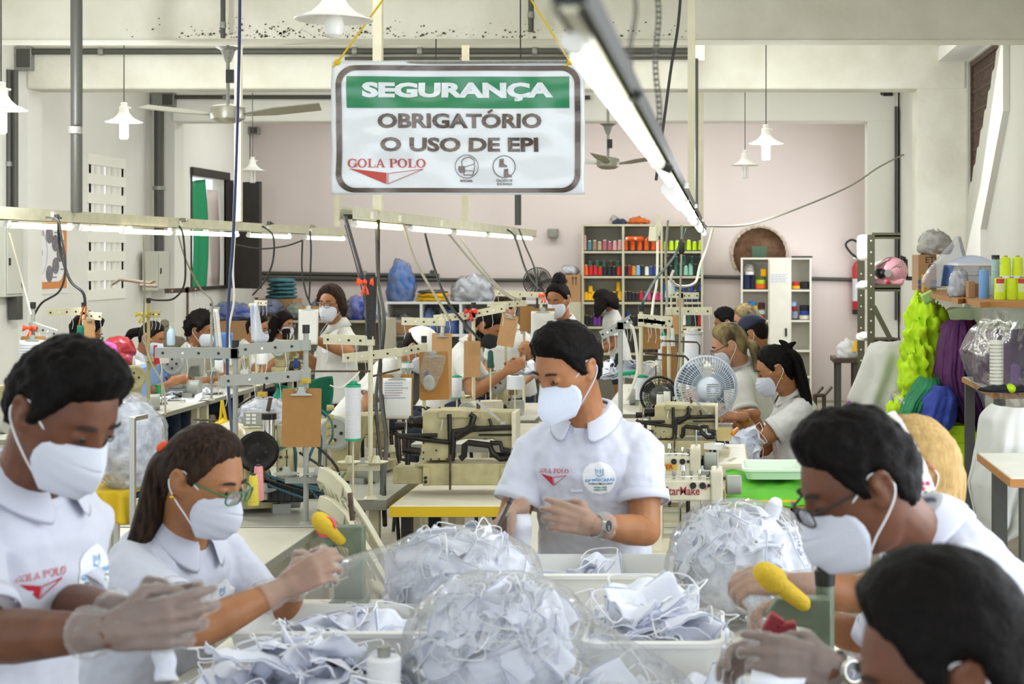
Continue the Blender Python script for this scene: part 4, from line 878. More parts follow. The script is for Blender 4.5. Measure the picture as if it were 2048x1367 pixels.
        for k in (1, -1):
            m = MB(T); m.add([V((k * .033, .113, .004))] + [V((k * (.033 + .0215 * math.cos(a)), .112 - .006 * math.cos(a), .004 + .0155 * math.sin(a))) for a in [2 * math.pi * i / 16 for i in range(16)]], [(0, i + 1, (i + 1) % 16 + 1) for i in range(16)]); m.build('lens', M_lens, gl)
    if earring:
        for k in (1, -1): m = MB(T); m.ball((k * .086, -.008, -.037), .0055, 10, 8); m.ball((k * .087, -.008, -.05), (.004, .004, .008), 10, 8) if earring == 2 else None; m.build('earring', M_gold, t)
    if gloves:
        for k, hd, cur in ((1, rh, rcurl), (-1, lh, lcurl)):
            S0, E, W = joints[k]; m = MB(); hd = hd or ((W - E).normalized(), -rt * k - up * .3)
            build_hand(m, W, hd[0], hd[1], k, cur, s, infl=.0026, thumb=thumb)
            dn = (W - E).normalized(); m.tube([W - dn * .055, W - dn * .03, W - dn * .005], [.043 * s, .038 * s, .033 * s], 18)
            m.build('plastic_glove', M_glove, t, remesh=.004, sm_iter=1, crumple=((.018, .007),))
    # printed emblem and round patch on the chest
    def chest(name, mb_, m_, par):
        o_ = mb_.build(name, m_, par, smooth=False); md = o_.modifiers.new('wrap', 'SHRINKWRAP'); md.target = sh; md.wrap_method = 'NEAREST_SURFACEPOINT'; md.wrap_mode = 'ABOVE_SURFACE'; md.offset = .0026 if name != 'chest_patch' else .0018
        return o_
    if logos:
        for side, kind in logos:
            o_ = neck + fw * .125 * s - sp * .155 * s + rt * side * .072 * s * wide
            M_ = frame_m(o_, -rt if True else rt, sp)   # lettering reads from in front of the wearer
            if kind == 'emblem':
                m = MB(); serif_text(m, 'GOLA POLO', .013, M_ @ Matrix.Translation((0, .018, 0)))
                for tri in (((-.042, .008), (0, -.0), (0, -.026)),): m.add([M_ @ V((a, b_, 0)) for a, b_ in tri], [(0, 1, 2)])
                for q in (((.002, .0), (.044, .008), (.044, .0065), (.004, -.002)), ((.002, 0), (.0036, 0), (.0036, -.024), (.002, -.026)), ((.044, .008), (.044, .0065), (.002, -.026), (.002, -.0235))): m.add([M_ @ V((a, b_, 0)) for a, b_ in q], [(0, 1, 2, 3)])
                chest('chest_emblem', m, M_logo_red, sh)
            else:
                m = MB(); q = [(.048 * math.cos(2 * math.pi * k / 40), .048 * math.sin(2 * math.pi * k / 40)) for k in range(40)]
                m.grid(lambda a, b_: M_ @ V(((2 * a - 1) * .05 * math.sqrt(max(0, 1 - (2 * b_ - 1) ** 2)), (2 * b_ - 1) * .05, 0)), 12, 14)
                pt = chest('chest_patch', m, M_logo_white, sh)
                if hi:
                    m = MB(); put_text(m, 'GP MÁSCARAS', .0135, M_, 0, -.004, bold=.03, depth=0)
                    for q in (((-.012, .03), (-.012, .012), (0, .006), (0, .009), (-.0095, .0135), (-.0095, .03)), ((.012, .03), (.012, .012), (0, .006), (0, .009), (.0095, .0135), (.0095, .03)), ((-.006, .028), (-.006, .018), (-.003, .017), (-.003, .028)), ((.003, .028), (.003, .017), (.006, .018), (.006, .028))): m.add([M_ @ V((a, b_, 0)) for a, b_ in q], [tuple(range(len(q)))])
                    chest('patch_lettering', m, M_logo_blue, pt)
                    m = MB(); put_text(m, 'FÁBRICA', .008, M_, -.018, -.0155, bold=.02, depth=0); put_text(m, 'MÁSCARAS', .008, M_, .0185, -.0155, bold=.02, depth=0); chest('patch_lettering', m, M_navy, pt)
                    m = MB(); m.add([M_ @ V((a, b_, 0)) for a, b_ in ((-.0025, -.012), (.0025, -.012), (.0, -.019))], [(0, 1, 2)]); chest('patch_mark', m, M_logo_red, pt)
                    m = MB(); put_text(m, '98786-5868', .008, M_, 0, -.026, bold=.02, depth=0); put_text(m, '98884-6382', .008, M_, 0, -.034, bold=.02, depth=0)
                    m.v = m.v; chest('patch_lettering', m, M_logo_green, pt)
                else:
                    m = MB(); m.add([M_ @ V((a, b_, 0)) for a, b_ in ((-.035, -.008), (.035, -.008), (.035, .003), (-.035, .003))], [(0, 1, 2, 3)]); chest('patch_print', m, M_logo_blue, pt)
    t['jt'] = 1; del t['jt']
    return t, O, T, joints, sh, (rt, f, up, sp, fw)
# ---------------------------------------------------------------- the workers
def quiff(p, a): return .013 * max(0, min(1, (p.z - .05) / .05)) * max(0, min(1, (p.y + .02) / .08))
def bun(p, a): return 0
LM, *_x = LMX = person('man with dark cropped curls and white mask standing at the table corner in profile', P(44, 952, 2.92), 108, P(126, 822, 2.82), 116, 33, lean=10, skin='dark', s=1.02, hi=2, wide=.94, slv=.84,
    rw=P(218, 1262, 2.52), lw=P(258, 1226, 2.74), relbow=P(-40, 1275, 2.66), lelbow=P(120, 1215, 2.93), rh=((1, .12, .12), (.1, 1, -.1)), lh=((1, -.05, .1), (0, -1, .1)), rcurl=(.4, .5, .6, .7), lcurl=(.45, .5, .6, .7), hair=dict(col='black', th=.018, curl=.003, amp=.006, grow=lambda p, a: .016 * max(0, min(1, (p.z - .03) / .06)) * max(0, min(1, (p.y + .03) / .09))), gloves=True, logos=((1, 'emblem'), (-1, 'patch')), hs=1.02)
SW, *_x = SWX = person('woman with long dark hair in an orange tie, green-armed glasses, gloved hands over the tub', P(366, 1052, 3.74), 112, P(402, 957, 3.66), 104, 22, lean=24, skin='tan', s=.93, hi=2, wide=1.08, belly=.03,
    rw=P(566, 1176, 3.55), lw=P(590, 1150, 3.78), relbow=P(392, 1262, 3.42), rh=((.8, .1, .45), (.35, .9, -.2)), lh=((.8, -.2, .4), (.2, -1, 0)), rcurl=(.55, .6, .65, .7), lcurl=(.6, .6, .7, .7), gloves=True, glasses='#2f6b3c', earring=1, logos=((1, 'emblem'), (-1, 'patch')),
    hair=dict(col='brown', line='pulled', th=.016, amp=.003, tie=(P(331, 895, 3.68), .021, '#f0582c'), world=True, locks=[([P(372, 905, 3.68), P(332, 935, 3.69), P(312, 990, 3.68), P(288, 1060, 3.66), P(258, 1120, 3.66), P(232, 1180, 3.68)], (.075, .075, .066, .052, .034, .012), (.5, -.8, .1))]))
CM, *_x = CMX = person('man in white polo with round patch and wrist watch behind the table, looking down', P(1176, 828, 4.78), 194, P(1136, 735, 4.64), 222, 26, hroll=-3, lean=8, skin='tan', s=1.02, hi=2, wide=.98,
    rw=P(1034, 1020, 4.52), lw=P(1188, 1050, 4.42), lelbow=P(1292, 1062, 4.66), rh=((-.45, -.5, -.45), (.9, -.1, -.1)), lh=((-1, -.05, .28), (-.05, .9, -.25)), rcurl=(.7, .75, .85, .95), lcurl=(.45, .5, .55, .65), gloves=True, mask='beak', mask_m=mat('blueish_mask', '#cbd3e2', .75, bump=.1, bscale=200), logos=((1, 'emblem'), (-1, 'patch')),
    hair=dict(col='black', th=.019, amp=.006, curl=.002, grow=quiff), hs=1.04)
RM, *_x = RMX = person('bent man in black glasses and mask, white polo, pressing snaps at the table side', P(1842, 1060, 2.86), 258, P(1722, 968, 2.72), 258, 27, lean=34, skin='dark', s=1.0, hi=2,
    lw=P(1668, 1338, 2.62), rw=P(1590, 1310, 2.92), lelbow=P(1830, 1400, 2.68), lh=((-1, .05, .15), (.0, .9, -.4)), rh=((-1, -.15, .05), (0, -.8, -.5)), lcurl=(.35, .45, .55, .6), rcurl=(.5, .5, .6, .6), gloves=True, glasses='#1b1a1a', logos=((-1, 'patch'),),
    hair=dict(col='black', th=.018, amp=.006, grow=quiff), hs=1.03)
BW, *_x = BWX = person('fair-haired woman wearing a floral headband, half hidden behind the bent man with glasses', P(1872, 1048, 3.5), 262, P(1832, 945, 3.42), 266, 22, lean=20, skin='tan', s=.95, hi=1,
    lw=P(1578, 1168, 3.36), rw=P(1600, 1225, 3.6), lelbow=P(1712, 1188, 3.42), lh=((-.9, .0, .1), (.1, .5, -.8)), rh=((-.8, -.3, .2), (.1, -.5, -.8)), lcurl=(.7, .75, .8, .85), rcurl=(.6, .7, .7, .8), gloves=True, logos=((-1, 'patch'),),
    hair=dict(col='blond', style='long', th=.014, amp=.003, world=True, locks=[([P(1842, 900, 3.44), P(1862, 960, 3.46), P(1868, 1040, 3.46), P(1866, 1110, 3.46)], (.06, .072, .058, .03), (1, 0, 0))]))
BH, *_x = BHX = person('dark-haired worker seen only from the head up at the near table corner', P(1990, 1500, 1.95), 268, P(1893, 1340, 1.9), 268, 20, lean=30, skin='dark', s=.96, hi=1, hs=1.06, hair=dict(col='black', line='pulled', th=.03, amp=.003), rw=P(1800, 1640, 2.05), lw=P(1810, 1640, 1.8))
# floral headband of the fair-haired woman
T_ = BWX[2]; mb = MB(); n_ = 40
mb.rings([[T_ @ (head_pt(V((math.sin(a), .18 + .0 * math.cos(a), math.cos(a))).normalized()) * 1.0 + V((math.sin(a) * (.028), dy * 1.0, math.cos(a) * .028))) for dy, in ((-.026,), (.026,))] for a in [R(-105 + 210 * k / n_) for k in range(n_ + 1)]], (0, 0))
hb = mb.build('headband', mat('headband_cloth', '#efe9e8', .8), BW, thick=.004, smooth=80)
fl = {c: MB() for c in ('#d0587e', '#7d9c62', '#f0c6d2')}
rr = random.Random(5)
for k in range(90):
    a = R(rr.uniform(-105, 105)); dy = rr.uniform(-.024, .024); p = head_pt(V((math.sin(a), .18, math.cos(a))).normalized()) + V((math.sin(a) * .0305, dy, math.cos(a) * .0305)); c = rr.choice(list(fl)); q = MB(T_ @ Matrix.Translation(p)); q.ball((0, 0, 0), (.0045, .0045, .0045), 7, 5); fl[c].add(q.v, q.f)
for c, m_ in fl.items(): m_.build('printed_flower', mat('flower' + c.strip('#'), c, .8), hb)
# table-side wrist watches (worn things stay with the wrist they sit on)
def wristband(par, W, d, nrm, r_, m_, dial, name='wrist_watch'):
    d = V(d).normalized(); nrm = V(nrm); nrm = (nrm - d * nrm.dot(d)).normalized(); x = d.cross(nrm); mb_ = MB(); n_ = 24
    mb_.rings([[W + (nrm * math.cos(2 * math.pi * k / n_) + x * math.sin(2 * math.pi * k / n_)) * (r_ + dr) + d * h for h, dr in ((-.009, 0), (.009, 0), (.009, .003), (-.009, .003))] for k in range(n_)], (0, 0), closed=True); o = mb_.build(name, m_, par)
    if dial:
        q = MB(); q.cyl(W - nrm * (r_ + .001), W - nrm * (r_ + .011), .02, .018, 24); q.build('watch_case', m_, o); q = MB(); q.cyl(W - nrm * (r_ + .0105), W - nrm * (r_ + .0115), .0155, n=24); q.build('dial', mat('watch_dial', '#39414a', .2), o)
        q = MB(); q.beam(W - nrm * (r_ + .012), W - nrm * (r_ + .012) + x * .011, .0012, .0006); q.beam(W - nrm * (r_ + .012), W - nrm * (r_ + .012) + d * .008, .0014, .0006); q.build('watch_hand', M_white, o)
S0, E, W = CMX[3][-1]; wristband(CM, W - (W - E).normalized() * .01, W - E, (-.1, 1, -.2), .031, M_steel, True)
S0, E, W = RMX[3][-1]; wristband(RM, W - (W - E).normalized() * .012, W - E, (0, .9, -.4), .032, M_steel, True)
# ---- machine rows
M_blackmask = mat('black_mask_cloth', '#26262a', .8)
far = [
 dict(label='curly-haired worker bent over behind the green strap, seen from behind', neck=P(162, 712, 10.9), yaw=50, head=P(172, 664, 10.85), hyaw=55, hpitch=28, skin='brown', s=.98, sit=True, lean=15, hair=dict(col='black', th=.022, curl=.008, amp=.008), glasses='#1b1a1a'),
 dict(label='dark-ponytailed worker in white seated by the yellow-ribbon stand', neck=P(284, 712, 12.2), yaw=88, head=P(302, 674, 12.15), hyaw=95, hpitch=26, skin='tan', s=.93, sit=True, lean=16, rw=P(335, 768, 11.9), lw=P(338, 765, 12.3), hair=dict(col='dark', line='pulled', th=.014, locks=[([(0, -.1, -.0), (0, -.15, -.04), (0, -.17, -.1), (0, -.2, -.13)], (.035, .035, .025, .008), None)])),
 dict(label='curly-afro worker in mask seated behind the grey sewing machine', neck=P(384, 697, 13.3), yaw=88, head=P(401, 660, 13.25), hyaw=98, hpitch=16, skin='brown', s=.97, sit=True, lean=14, rw=P(428, 756, 13.0), lw=P(432, 752, 13.4), hair=dict(col='dark', th=.05, curl=.016, amp=.014)),
 dict(label='worker in glasses half behind the hanging white sheet', neck=P(497, 690, 14.4), yaw=88, head=P(514, 656, 14.35), hyaw=100, hpitch=18, skin='tan', s=.97, sit=True, lean=12, rw=P(560, 712, 14.2), lw=P(562, 709, 14.6), glasses='#4a3550', hair=dict(col='dark', line='pulled', th=.014)),
 dict(label='long-haired woman in glasses and mask seated near the standing supervisor', neck=P(553, 682, 15.3), yaw=95, head=P(566, 648, 15.25), hyaw=108, hpitch=12, skin='tan', s=.95, sit=True, lean=10, glasses='#8d8a86', hair=dict(col='dark', style='long', th=.018, world=True, locks=[([P(556, 632, 15.2), P(547, 652, 15.2), P(540, 675, 15.2), P(532, 698, 15.2)], (.09, .1, .075, .02), (0, 1, 0)), ([P(572, 660, 15.1), P(574, 680, 15.05), P(575, 695, 15.0)], (.04, .035, .012), None)])),
 dict(label='woman in glasses standing and looking out, holding a clipboard of papers', neck=P(676, 648, 11.5), yaw=236, head=P(662, 609, 11.4), hyaw=196, hpitch=2, skin='tan', s=.97, lean=2, eyes='open', glasses='#3a2e28', belly=.03, lw=P(622, 675, 11.1), lelbow=P(697, 706, 11.2), rw=P(606, 703, 11.5), lh=((-.5, .1, .8), (.3, .8, 0)), hair=dict(col='brown', line='pulled', th=.034, locks=[([(.07, .02, .04), (.088, -.01, -.02), (.086, -.03, -.09)], (.03, .035, .012), None), ([(-.07, .02, .04), (-.088, -.01, -.02), (-.086, -.03, -.08)], (.03, .035, .012), None)]), logos=((-1, 'patch'),)),
 dict(label='worker in a white cap bent over the machine behind the lettered clipboard', neck=P(806, 716, 9.7), yaw=95, head=P(836, 696, 9.6), hyaw=100, hpitch=42, skin='tan', s=.97, sit=True, lean=40, hair=dict(col='dark', line='pulled', th=.012)),
 dict(label='bent man in a black mask with short dark hair and beard', neck=P(944, 690, 10.8), yaw=85, head=P(973, 652, 10.7), hyaw=98, hpitch=38, skin='tan', s=1.0, sit=True, lean=30, mask_m=M_blackmask, beard=True, hair=dict(col='dark', th=.016), rw=P(1010, 745, 10.5), lw=P(1015, 740, 10.9)),
 dict(label='partly hidden auburn-haired worker behind the black-masked man', neck=P(1018, 655, 12.6), yaw=215, head=P(1012, 617, 12.55), hyaw=215, hpitch=24, skin='light', s=.95, lean=10, hair=dict(col='brown', line='pulled', th=.016)),
 dict(label='woman with reddish top-knot and white mask working behind the central man', neck=P(1128, 640, 11.9), yaw=196, head=P(1117, 598, 11.8), hyaw=204, hpitch=20, skin='tan', s=.97, lean=6, rw=P(1045, 700, 11.6), lw=P(1080, 700, 11.5), hair=dict(col='dark', line='pulled', th=.018, locks=[([(.0, -.03, .11), (.0, -.06, .14), (.02, -.08, .13)], (.05, .05, .02), None)])),
 dict(label='woman in long white tee and shorts with loose hair at the thread shelf', neck=P(1222, 622, 18.7), yaw=268, head=P(1208, 601, 18.65), hyaw=268, hpitch=38, skin='brown', s=.97, lean=12, shirt_len=.45, trousers='short', collar=False, lw=P(1192, 706, 18.4), rw=P(1194, 700, 18.9), lelbow=P(1226, 690, 18.5), hair=dict(col='dark', style='long', th=.028, world=True, locks=[([P(1206, 598, 18.5), P(1199, 615, 18.45), P(1193, 634, 18.4)], (.09, .07, .02), (1, 0, 0)), ([P(1216, 592, 18.6), P(1226, 604, 18.5), P(1236, 618, 18.5)], (.1, .08, .02), (1, 0, 0))])),
 dict(label='woman with streaked blond ponytail and dark glasses working behind the white fan', neck=P(1482, 730, 9.3), yaw=280, head=P(1460, 690, 9.2), hyaw=268, hpitch=26, skin='light', s=1.0, sit=True, wide=1.08, belly=.03, lean=16, glasses='#2b2526', lw=P(1420, 815, 8.95), hair=dict(col='ash', line='pulled', th=.02, tie=(P(1497, 683, 9.2), .02, '#4a3f6a'), world=True, locks=[([P(1492, 684, 9.2), P(1508, 694, 9.2), P(1514, 715, 9.2), P(1512, 742, 9.18)], (.04, .06, .055, .015), (0, 1, 0))])),
 dict(label='woman in red glasses beside the white cabinet, brown hair tied back', neck=P(1512, 682, 12.3), yaw=270, head=P(1494, 641, 12.2), hyaw=262, hpitch=22, skin='light', s=.98, lean=12, glasses='#c8283a', hair=dict(col='ash', line='pulled', th=.018, world=True, locks=[([P(1508, 630, 12.2), P(1524, 648, 12.2), P(1526, 675, 12.2), P(1520, 700, 12.2)], (.05, .08, .07, .02), (0, 1, 0))])),
 dict(label='worker in a navy cap with white shirt between two ponytailed women', neck=P(1522, 700, 10.9), yaw=285, head=P(1508, 668, 10.8), hyaw=292, hpitch=26, skin='tan', s=.97, sit=True, lean=14, hair=dict(col='dark', th=.01)),
 dict(label='seated woman with long black high ponytail, gold earring and bracelet, trimming thread', neck=P(1586, 783, 8.45), yaw=262, head=P(1552, 738, 8.35), hyaw=268, hpitch=24, skin='tan', s=.98, sit=True, wide=1.06, belly=.03, lean=10, hi=1, lw=P(1484, 833, 8.15), lelbow=P(1517, 884, 8.25), rw=P(1506, 826, 8.4), lh=((-1, .0, .1), (.1, .4, -.8)), rh=((-1, -.1, 0), (0, -.4, -.9)), lcurl=(.6, .7, .8, .8), earring=2, logos=((-1, 'patch'),),
   hair=dict(col='black', line='pulled', th=.016, world=True, locks=[([P(1572, 704, 8.35), P(1590, 716, 8.35), P(1602, 755, 8.35), P(1614, 800, 8.33), P(1622, 835, 8.32)], (.05, .06, .06, .045, .012), (0, 1, 0)), ([P(1572, 706, 8.36), P(1570, 690, 8.36), P(1558, 680, 8.36)], (.03, .02, .004), None), ([P(1576, 706, 8.36), P(1580, 692, 8.36), P(1592, 684, 8.36)], (.03, .018, .004), None)])),
 dict(label='dark-haired worker mostly hidden beyond the streaked blond woman', neck=P(1462, 672, 13.8), yaw=268, head=P(1452, 645, 13.7), hyaw=268, hpitch=20, skin='brown', s=.96, sit=True, lean=12, hair=dict(col='black', th=.024, curl=.006)),
]
FAR = []
for d_ in far:
    d_ = dict(d_); d_.setdefault('hi', 0); d_.setdefault('shirt', M_shirtw); FAR.append(person(**d_))
# caps
def cap(px, m_, name, brim=0):
    T = px[2]; m = MB(); m.rings([[T @ (lambda p: p + p.normalized() * (.024 if p.z > .035 - .3 * min(0, p.y) * .2 else -.02))(head_pt(d)) for d in row] for row in sphere_dirs(40, 30)]); o = m.build(name, m_, px[0], smooth=80)
    if brim: m = MB(T); m.grid(lambda a, b_: V(((a - .5) * .15, .09 + b_ * .07 * (1 - (2 * a - 1) ** 2 * .6), .045 - b_ * .012 - .03 * (2 * a - 1) ** 2)), 12, 6); m.build('brim', m_, o, thick=.004)
cap(FAR[6], mat('white_cap_cloth', '#f2f1ee', .85, bump=.3, bscale=40), 'work_cap'); cap(FAR[13], mat('navy_cap_cloth', '#232a40', .85), 'cap', 1)
S0, E, W = FAR[14][3][-1]; wristband(FAR[14][0], W - (W - E).normalized() * .02, W - E, (0, 1, 0), .031, M_gold, False, 'bracelet')
# ---------------------------------------------------------------- the mask-finishing table
TZ = .9
M_lam = mat('cream_laminate', '#e2ddcb', .35, vary=.05, vscale=3)
M_tubm = mat('white_polyethylene', '#e9e9e4', .35)
M_cloth = mat('white_mask_fabric', '#e4e7f2', .85, bump=.15, bscale=160)
M_edge = mat('blue_grey_stitch', '#9fa9c4', .85)
def table(name, label, x0, x1, y0, y1, z, top_m, edge_m=None, th=.035, leg_m=None, legw=.045, trestle=False, cat='table', group=None, inset=.06):
    t = thing(name, label, cat, ((x0 + x1) / 2, (y0 + y1) / 2, 0), group=group); a, b = (x1 - x0) / 2, (y1 - y0) / 2
    m = MB(); m.bb((-a, -b, z - th), (a, b, z)); m.build('tabletop', top_m, t, smooth=False, bevel=.006)
    if edge_m:
        m = MB(); e = .004
        m.bb((-a - e, -b - e, z - th + .003), (a + e, -b, z - .003)); m.bb((-a - e, b, z - th + .003), (a + e, b + e, z - .003)); m.bb((-a - e, -b, z - th + .003), (-a, b, z - .003)); m.bb((a, -b, z - th + .003), (a + e, b, z - .003)); m.build('edge_band', edge_m, t, smooth=False)
    lm = leg_m or M_cream_metal
    for i in (-1, 1):
        for j in (-1, 1):
            m = MB(); m.bb((i * (a - inset) - legw / 2, j * (b - inset) - legw / 2, 0), (i * (a - inset) + legw / 2, j * (b - inset) + legw / 2, z - th)); m.build('leg', lm, t, smooth=False)
    if cat != 'sewing table': m = MB(); m.bb((-a + inset, -.02, .25), (a - inset, .02, .29)); m.build('stretcher', lm, t, smooth=False)
    return t
table('work_table', 'large cream-topped table covered with mask tubs and filled clear bags', -1.24, .3, 3.05, 4.5, TZ, M_lam, mat('table_edge', '#b9b39c', .5), .04)
def tub(label, x0, x1, y0, y1, h):
    cx_, cy_ = (x0 + x1) / 2, (y0 + y1) / 2; t = thing('plastic_tub', label, 'tub', (cx_, cy_, TZ), group=None); a, b = (x1 - x0) / 2, (y1 - y0) / 2
    def rr_(a, b, r, z): return [V((x, y, z)) for x, y in rrect(-a, -b, a, b, r, 6)]
    m = MB(); m.rings([rr_(a * .86, b * .84, .03, 0), rr_(a * .88, b * .86, .035, .006), rr_(a * .985, b * .975, .04, h - .004), rr_(a * .985, b * .975, .04, h), rr_(a * .965, b * .95, .038, h), rr_(a * .86, b * .83, .03, .012)], (1, 1)); m.build('basin', M_tubm, t)
    m = MB(); m.rings([rr_(a * .97, b * .96, .04, h - .006), rr_(a * 1.02, b * 1.03, .045, h - .012), rr_(a * 1.02, b * 1.03, .045, h - .002), rr_(a * .97, b * .96, .04, h + .002)], (0, 0), closed=True); m.build('rim', M_tubm, t)
tub('white tub with folded masks between the long-haired woman and the clear bags', -1.1, -.6, 3.55, 3.84, .13)
tub('white tub heaped with masks at the right front of the table', -.30, .01, 3.5, 3.84, .12)
tub('white tub standing before the man with the wrist watch', -.55, -.125, 4.14, 4.42, .14)
# crumpled cloth masks, five shapes with two tie loops each
protos = []
def mask_piece(seed):
    rg = random.Random(seed); t = thing('cloth_mask', 'x', 'mask', (0, 0, -5)); m = MB(); L_, W_ = rg.uniform(.16, .2), rg.uniform(.085, .12); ph = rg.uniform(0, 6); tw = rg.uniform(-1.3, 1.3); bd = rg.uniform(-.5, 1.2)
    def fn(s, q):
        x, y = (s - .5) * L_, (q - .5) * W_; z = .014 * math.sin(s * 5 + ph) + .010 * math.sin(q * 9 + ph * 2 + s * 4) + .012 * noise.noise(V((x * 14, y * 14, seed))) + .006 * noise.noise(V((x * 40, y * 40, seed)))
        z += bd * (x / L_) ** 2 * .09 + .02 * abs(y / W_) * tw; x *= 1 - .12 * abs(bd); a = tw * s * .6; y, z = y * math.cos(a) - z * math.sin(a), y * math.sin(a) + z * math.cos(a)
        return V((x, y, z))
    m.grid(fn, 22, 16); body = m.build('fabric', M_cloth, t, thick=.0018, smooth=80)
    for e in (0, 1):
        m = MB(); a, b = fn(e, .08), fn(e, .92); k = 1 if e else -1; q = [a, a.lerp(b, .1) + V((k * rg.uniform(.012, .03), -.012, rg.uniform(-.01, .012))), a.lerp(b, .5) + V((k * rg.uniform(.02, .045), rg.uniform(-.03, .03), rg.uniform(-.015, .012))), a.lerp(b, .9) + V((k * rg.uniform(.01, .03), .012, rg.uniform(-.01, .012))), b]
        m.tube(spline(q, 5), .0019, 5); m.build('tie_loop', M_strap, t)
    m = MB(); 
    for q in (.03, .97): m.tube([fn(i / 22, q) + V((0, 0, .001)) for i in range(23)], .0016, 5)
    m.build('hem', M_edge, t)
    return t
protos = [mask_piece(s) for s in range(6)]
KIDS = {}
for o in bpy.data.objects:
    if o.parent: KIDS.setdefault(o.parent.name, []).append(o)
used_p = set()
def place_mask(p, rot, label, group, sc_=1):
    pr = rnd.choice(protos)
    if pr.name not in used_p:
        used_p.add(pr.name); pr.location = p; pr.rotation_euler = rot; pr.scale = (sc_,) * 3; pr['label'] = label; pr['group'] = group; return pr
    return dup2(pr, KIDS, p, rot, label, group, sc_)
rnd = random.Random(21)
def heap(n, x0, x1, y0, y1, z0, hgt, label, group, flat=.5):
    for k in range(n):
        a, b = rnd.uniform(-1, 1), rnd.uniform(-1, 1); x = (x0 + x1) / 2 + a * (x1 - x0) / 2 * .8; y = (y0 + y1) / 2 + b * (y1 - y0) / 2 * .75
        z = z0 + hgt * (k / n) ** .8 * max(.15, 1 - .55 * a * a - .5 * b * b)
        place_mask((x, y, z + .012), (rnd.uniform(-flat, flat), rnd.uniform(-flat, flat), rnd.uniform(0, 6.3)), label, group, rnd.uniform(.9, 1.12))
heap(26, -1.04, -.66, 3.6, 3.8, TZ + .02, .08, 'white cloth mask lying in the tub beside the long-haired woman', 'masks in the tub by the long-haired woman')
heap(44, -.27, -.02, 3.55, 3.8, TZ + .02, .17, 'white cloth mask heaped in the overfull tub at the front', 'masks in the overfull tub', .6)
heap(16, -.5, -.2, 4.2, 4.36, TZ + .015, .11, 'white cloth mask in the tub before the watch-wearing man', 'masks in the far tub')
heap(38, -1.12, -.62, 3.14, 3.48, TZ + .01, .13, 'loose white cloth mask piled on bare tabletop at the near corner', 'loose masks on the tabletop', .7)
heap(14, -.55, -.2, 3.1, 3.42, TZ + .01, .05, 'white cloth mask lying flat before the front clear bag', 'masks before the front bag', .4)
heap(10, -.3, .02, 3.15, 3.46, TZ + .01, .07, 'white cloth mask lying before the overfull tub', 'masks before the overfull tub', .4)
heap(6, -1.0, -.85, 3.88, 4.1, TZ + .01, .03, 'white cloth mask under the gloved hands of the long-haired woman', 'masks under gloved hands', .3)
M_fill = mat('packed_mask_scraps', '#e2e5ef', .9, bump=.9, bscale=42, col2='#b9bfcd', vscale=34)
def bag(label, c, r, film_m, n, group, tail=None, seed=0, fill=.86, pitch=.16):
    c = V(c); t = thing('clear_plastic_bag', label, 'bag', (c.x, c.y, TZ + .006)); b = V((0, 0, r[2] * .78))
    def pt(d, k=1, amp=.035):
        rr_ = 1 / (abs(d.x / r[0]) ** 2.3 + abs(d.y / r[1]) ** 2.3 + abs(d.z / r[2]) ** 2.3) ** (1 / 2.3)
        p = d * rr_ * k; nz = abs(noise.noise(p * 7 + V((seed, 1, 2)))) * 1.3 + .5 * abs(noise.noise(p * 17 + V((seed, 4, 2)))); p = p * (1 + amp * (nz * 2 - .7)) + b
        if p.z < 0: p.z = p.z * .04
        if tail is not None:
            q = V(tail); dn = q.normalized(); w_ = max(0, d.dot(dn)); p += q * (max(0, w_ - .72) / .28) ** 2.2 * (1 if k >= .97 else 0)
        return p
    m = MB(); rows = sphere_dirs(72, 50); m.rings([[pt(d) + V((0, 0, 0)) for d in row] for row in rows]); m.build('bag_film', film_m, t, smooth=70)
    m = MB(); m.rings([[pt(d, fill * .88, .05) + V((0, 0, .004)) for d in row] for row in sphere_dirs(60, 40)]); o = m.build('packed_scraps', M_fill, t, smooth=75, crumple=((.04, .03), (.015, .012))); o['kind'] = 'stuff'
    for k in range(n):
        d = V((rnd.gauss(0, 1), rnd.gauss(-.5, .9), rnd.gauss(.45, .8))).normalized()
        if d.z < -.35: d.z = -d.z
        p = pt(d, fill * .86, .03) + t.location; q = d.to_track_quat('Z', 'Y').to_euler(); e = q.to_matrix() @ Matrix.Rotation(rnd.uniform(0, 6.3), 3, 'Z') @ Matrix.Rotation(rnd.uniform(-.35, .35), 3, 'X')
        place_mask(p, e.to_euler(), 'white cloth mask packed inside the ' + group, 'masks inside the ' + group, rnd.uniform(.62, .8))
    return t
M_film1 = film('bag_film_a', '#fafbfd', .14, .5, 1.0, 11, .1)
bag('clear bag of masks behind the tub, its empty mouth stretched toward gloved hands', (-.66, 4.02, 0), (.215, .2, .155), M_film1, 34, 'bag with stretched mouth', tail=(-.20, -.02, .0), seed=1)
bag('clear bag of masks slumped at the very front of the table', (-.46, 3.36, 0), (.2, .17, .165), M_film1, 38, 'slumped front bag', tail=(.22, -.05, -.04), seed=5)
bag('big round clear bag of masks near the green press', (.06, 4.24, 0), (.2, .2, .175), M_film1, 40, 'big round bag near the press', tail=(.1, -.1, -.03), seed=9)
# white cone tube standing among the front masks
mb = MB(); mb.lathe([(.03, 0), (.032, .01), (.034, .1), (.03, .105), (.02, .105)], (0, 0, 0)); t = thing('thread_cone', 'white thread cone standing among loose masks at the table front', 'thread cone', (-.67, 3.2, TZ + .06)); mb.build('winding', mat('white_thread', '#dcdde0', .8, bump=.3, bscale=90), t); mb = MB(); mb.lathe([(.012, .1), (.014, .125), (.008, .125)]); mb.build('cone_tube', M_grey, t)
mb = MB(); mb.lathe([(.028, -.03), (.034, .0), (.034, .07), (.028, .078), (.012, .078)]); 
